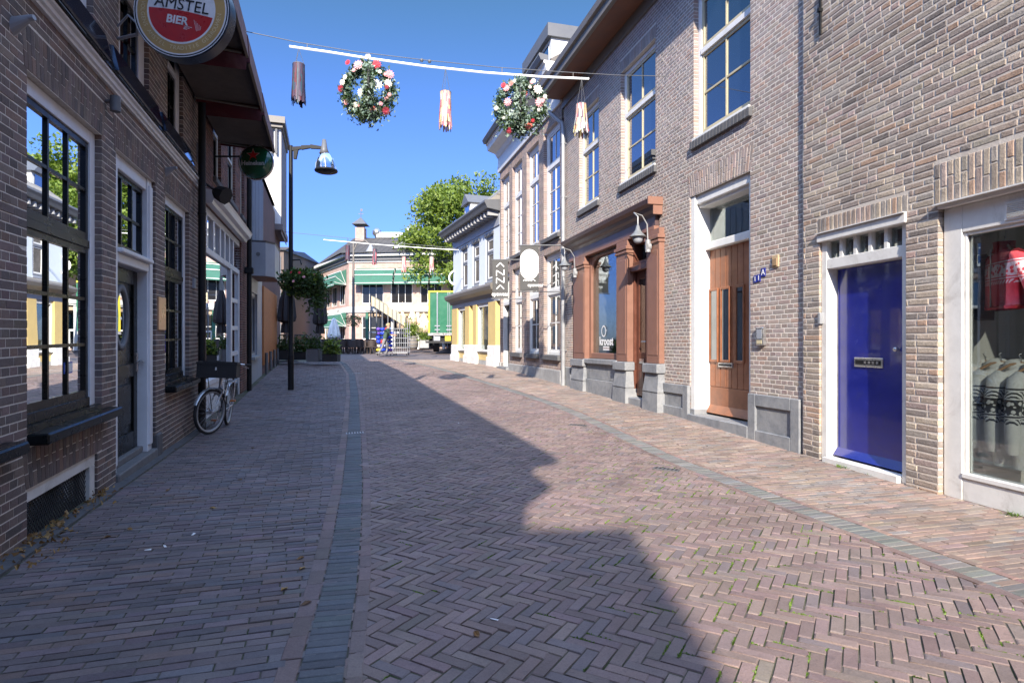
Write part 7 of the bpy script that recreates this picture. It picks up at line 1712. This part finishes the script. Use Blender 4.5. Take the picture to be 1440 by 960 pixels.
# terrace windscreens
for x0_, x1_, Y, lb in ((392, 408, 26.2, 'dark glazed windscreen panel at the left of the terrace'), (414, 432, 26.5, 'grey glazed windscreen panel in the middle of the terrace')):
    a, b = at(x0_, 503, Y), at(x1_, 503, Y); zt = at(x0_, 470, Y).z; r = empty('terrace_windscreen', ((a.x+b.x)/2, Y, a.z), lb, 'windscreen'); mb = MB()
    for x in (a.x, b.x-.05): mb.box(x, x+.05, Y, Y+.05, a.z, zt)
    mb.box(a.x+.05, b.x-.05, Y, Y+.05, zt-.05, zt); mb.box(a.x+.05, b.x-.05, Y, Y+.05, a.z, a.z+.45); mb.build('frame', [M['dgrey']], r); g = MB(); g.box(a.x+.05, b.x-.05, Y+.02, Y+.03, a.z+.45, zt-.05); g.build('pane', [M['glasshalf']], r)
# folded parasols
def parasol(px, yb, y0, y1, Y, rad, mat, polem, lb):
    g_ = at(px, yb, Y); zt, zb = at(px, y0, Y).z, at(px, y1, Y).z; r = empty('folded_parasol', g_, lb, 'parasol'); mb = MB(); mb.tube([g_, Vector((g_.x, Y, zt))], .035, 10); mb.build('pole', [polem], r)
    mb = MB(); n = 16; vs = []; prof = [(0, .02), (.04, .3), (.35, .75), (.68, 1.0), (.76, .92), (.80, .45), (.86, .55), (1.0, .62)]
    for u, k in prof:
        for i in range(n): a = 2*math.pi*i/n; rr = rad*k*(1 + .16*math.cos(8*a) + .08*math.sin(3*a+u*5)); vs.append((g_.x + rr*math.cos(a), Y + rr*math.sin(a), zt + (zb-zt)*u))
    mb.add(vs, [(k*n+i, k*n+(i+1) % n, (k+1)*n+(i+1) % n, (k+1)*n+i) for k in range(len(prof)-1) for i in range(n)], 0, False); mb.build('canopy', [mat], r)
    mb = MB(); mb.box(g_.x-.35, g_.x+.35, Y-.35, Y+.35, g_.z, g_.z+.06); mb.build('foot', [M['dgrey']], r)
blk = C('charcoal_parasol_cloth', (.028,.028,.034), .8)
parasol(403.5, 509, 398, 468, 25.2, .36, blk, M['zinc'], 'tall folded charcoal parasol just left of the lamp post')
parasol(450.5, 507, 410, 469, 25.0, .28, blk, M['zinc'], 'folded charcoal parasol hanging below the flower basket')
parasol(469.5, 487, 447, 483, 40, .38, C('white_parasol_cloth', (.82,.82,.80), .8), M['white'], 'small folded white parasol in front of the green cafe awning')
# chairs of the cafe terrace
def chair():
    r = empty('terrace_chair', (0,0,0), 'dark woven terrace chair in the long row before the cafe', 'chair', 'terrace chairs before the cafe'); m_ = C('dark_wicker', (.045,.032,.028), .7)
    mb = MB(); mb.bbox(-.23, .23, .23, -.23, .40, .46, .02); mb.build('seat', [m_], r, local=True)
    mb = MB(); vs = [(.26*math.cos(a), .24*math.sin(a)+.02, z) for z in (.46, .84) for a in [math.pi*k/8 for k in range(9)]]; mb.add(vs, [(i, i+1, 10+i, 9+i) for i in range(8)], 0, True); mb.build('backrest', [m_], r, local=True)
    for sx_2 in (-1, 1):
        for sy_2 in (-1, 1): mb = MB(); mb.tube([(sx_2*.2, sy_2*.2, .42), (sx_2*.22, sy_2*.22, 0)], .02, 6); mb.build('leg', [m_], r, local=True)
    return r
ch0 = chair(); first = True; random.seed(8)
def put(x, y, rz):
    global first
    loc = (x, y, float(gz(x, y)))
    if first: ch0.location = loc; ch0.rotation_euler = (0,0,rz); first = False
    else: copy_tree(ch0, loc, rz)
for row in range(3):
    for k in range(15):
        p = at(447 + k*5.7 + random.uniform(-1, 1), 490, 37.0 + row*1.5)
        if p.x > at(531, 490, 37 + row*1.5).x: continue
        put(p.x, 37.0 + row*1.5 + random.uniform(-.15, .15), random.choice([0, math.pi, 1.6, -1.6]) + random.uniform(-.4, .4))
def table(x, y, lb):
    r = empty('terrace_table', (x, y, float(gz(x, y))), lb, 'table', 'terrace tables'); mb = MB(); mb.lathe([(.001,.72),(.36,.72),(.37,.74),(.001,.75)], (0,0,0), 16); mb.build('tabletop', [M['gpaint']], r, local=True); mb = MB(); mb.tube([(0,0,0),(0,0,.72)], .03, 6); mb.lathe([(.25,0),(.25,.02),(.001,.03)], (0,0,0), 12); mb.build('pedestal', [M['black']], r, local=True)
for px in (458, 481, 504, 521): p = at(px, 490, 38.2); table(p.x, 38.0, 'small round table among the dark terrace chairs')
# seated row of bicycles is too far to read; traffic-free square stays open

# ================================================================== houses behind the photographer (they shade the foreground and show in the panes)
def back_house(name, label, x0, x1, y0, y1, h, wm, rh=1.6):
    r = empty(name, ((x0+x1)/2, (y0+y1)/2, 0), label, 'house'); mb = MB(); mb.box(x0, x1, y0, y1, -.1, h); mb.build('wall', [wm], r)
    mb = MB(); mb.box(x0-.12, x1+.12, y0-.12, y1+.12, h+.002, h+.22); mb.build('cornice', [M['stonew']], r)
    for j in range(2):
        for i in range(3):
            yy = y0 + (y1-y0)*(i+.5)/3; z0 = .9 + 2.9*j; m_ = MB(); 
            for xx, s in ((x0, -1), (x1, 1)): m_.box(min(xx, xx+s*.03), max(xx, xx+s*.03), yy-.6, yy+.6, z0, z0+1.8)
            o = m_.build('window', [M['white']], r); g = MB()
            for xx, s in ((x0, -1), (x1, 1)): g.box(min(xx+s*.031, xx+s*.035), max(xx+s*.031, xx+s*.035), yy-.5, yy+.5, z0+.1, z0+1.7)
            g.build('pane', [M['glass']], o)
    return r
back_house('corner_house', 'brick house behind the photographer on the left of the street', -10, .08, -21, -9.6, 7.50, M['brL2p'])
back_house('row_house', 'brick house behind the photographer on the right of the street', 6.9, 15, -16, -2.6, 7.6, M['brL2p'])

# ================================================================== small things on the ground
random.seed(31)
def leaf_obj(p, s, rz, mat, name, lb, grp, cat):
    mb = MB(); n = 7; pts = [(s*(.5-abs(.5-i/n))*0, 0) for i in range(1)]
    out = [(-.5, 0), (-.2, .22), (.1, .26), (.35, .12), (.55, 0), (.35, -.14), (.1, -.25), (-.2, -.2)]
    vs = [(x*s, y*s, .004 + .012*math.sin(3*x+1)**2) for x, y in out] + [(0, 0, .003)]
    mb.add(vs, [(i, (i+1) % 8, 8) for i in range(8)]); o = mb.build(name, [mat], None, local=False); o.location = p + Vector((0,0,.004)); o.rotation_euler = (0, 0, rz)
    return tag(o, lb, cat, grp)
for px, py in ((150, 756), (58, 757), (422, 786), (425, 800), (400, 829), (430, 850), (182, 745), (337, 675), (245, 632), (520, 560), (670, 893), (355, 630), (236, 690), (300, 715)):
    leaf_obj(ground(px, py), .055 + .02*random.random(), random.random()*6, M['dryleaf'], 'fallen_leaf', 'small dry brown leaf lying on the shaded paving', 'fallen leaves on the paving', 'leaf')
def litter():
    mb = MB(); f = fL
    for _ in range(260):
        t = random.uniform(-.1, 1.5); w = abs(random.gauss(0, .07)) + .0; 
        if random.random() < .3: t = random.uniform(-.6, .3); w = random.uniform(.0, .3)
        p = f.p(t, w, 0); p.z = float(gz(p.x, p.y)) + .012 + .03*random.random(); leaf_quads(mb, p, 1, .032, 0, .004)
    o = mb.build('leaf_litter', [M['dryleaf']]); o['kind'] = 'stuff'; o['label'] = 'drift of dry leaves along the basement window'; o['category'] = 'leaf litter'
litter()
def weeds():
    mb = MB()
    for (px, py, n, s) in ((1190, 657, 120, .05), (1232, 668, 50, .03), (1160, 646, 40, .02), (1425, 725, 60, .03)):
        c = ground(px, py)
        for _ in range(n):
            p = c + Vector((random.gauss(0, s), random.gauss(0, s*.8), .005)); a = random.random()*6.28; l = random.uniform(.02, .06); d = Vector((math.cos(a), math.sin(a), .8)).normalized()*l; t_ = Vector((-math.sin(a), math.cos(a), 0))*.004
            mb.add([tuple(p-t_), tuple(p+t_), tuple(p+d)], [(0,1,2)])
    o = mb.build('weeds', [M['moss']]); o['kind'] = 'stuff'; o['label'] = 'small green weeds at the foot of the blue door'; o['category'] = 'weeds'
weeds()
# drain covers
def cover(px, py, a, b, rz, lb, mat):
    c = ground(px, py); mb = MB(); ca, sa = math.cos(rz), math.sin(rz)
    def L(u, v, z): x, y = c.x + u*ca - v*sa, c.y + u*sa + v*ca; return (x, y, float(gz(x, y)) + z)
    mb.fm = L; mb.box(-a, a, -b, b, .0, .009, 0)
    for k in range(6): u = -a*.78 + a*1.56*k/5; mb.box(u-.008, u+.008, -b*.75, b*.75, .0091, .0115, 1)
    fm, mb.fm = mb.fm, None; mb.v = mb.v; tag(mb.build('drain_cover', [mat, M['matblack']]), lb, 'drain cover')
cover(499, 609, .13, .08, R(17), 'pale steel drain cover in the grey gutter strip', M['zinc'])
cover(502, 525, .15, .10, R(17), 'far drain cover in the grey gutter strip near the planters', M['zinc'])
cover(937, 660, .14, .05, R(-31), 'small dark cover set in the sunlit herringbone street', M['pstone'])
cover(812, 598, .14, .05, R(-31), 'small dark cover farther up the sunlit street', M['pstone'])
# bits of white paper
for px, py in ((208, 774), (232, 769), (272, 752), (645, 595), (695, 872)):
    p = ground(px, py); mb = MB(); mb.add([(-.02,-.005,.006),(.025,-.008,.007),(.022,.008,.012),(-.018,.01,.006)], [(0,1,2,3)]); o = mb.build('paper_scrap', [M['bwhite']]); o.location = p + Vector((0,0,.006)); o.rotation_euler = (0,0,random.random()*3)
    tag(o, 'tiny scrap of white paper on the shaded paving', 'paper', 'paper scraps on the paving')
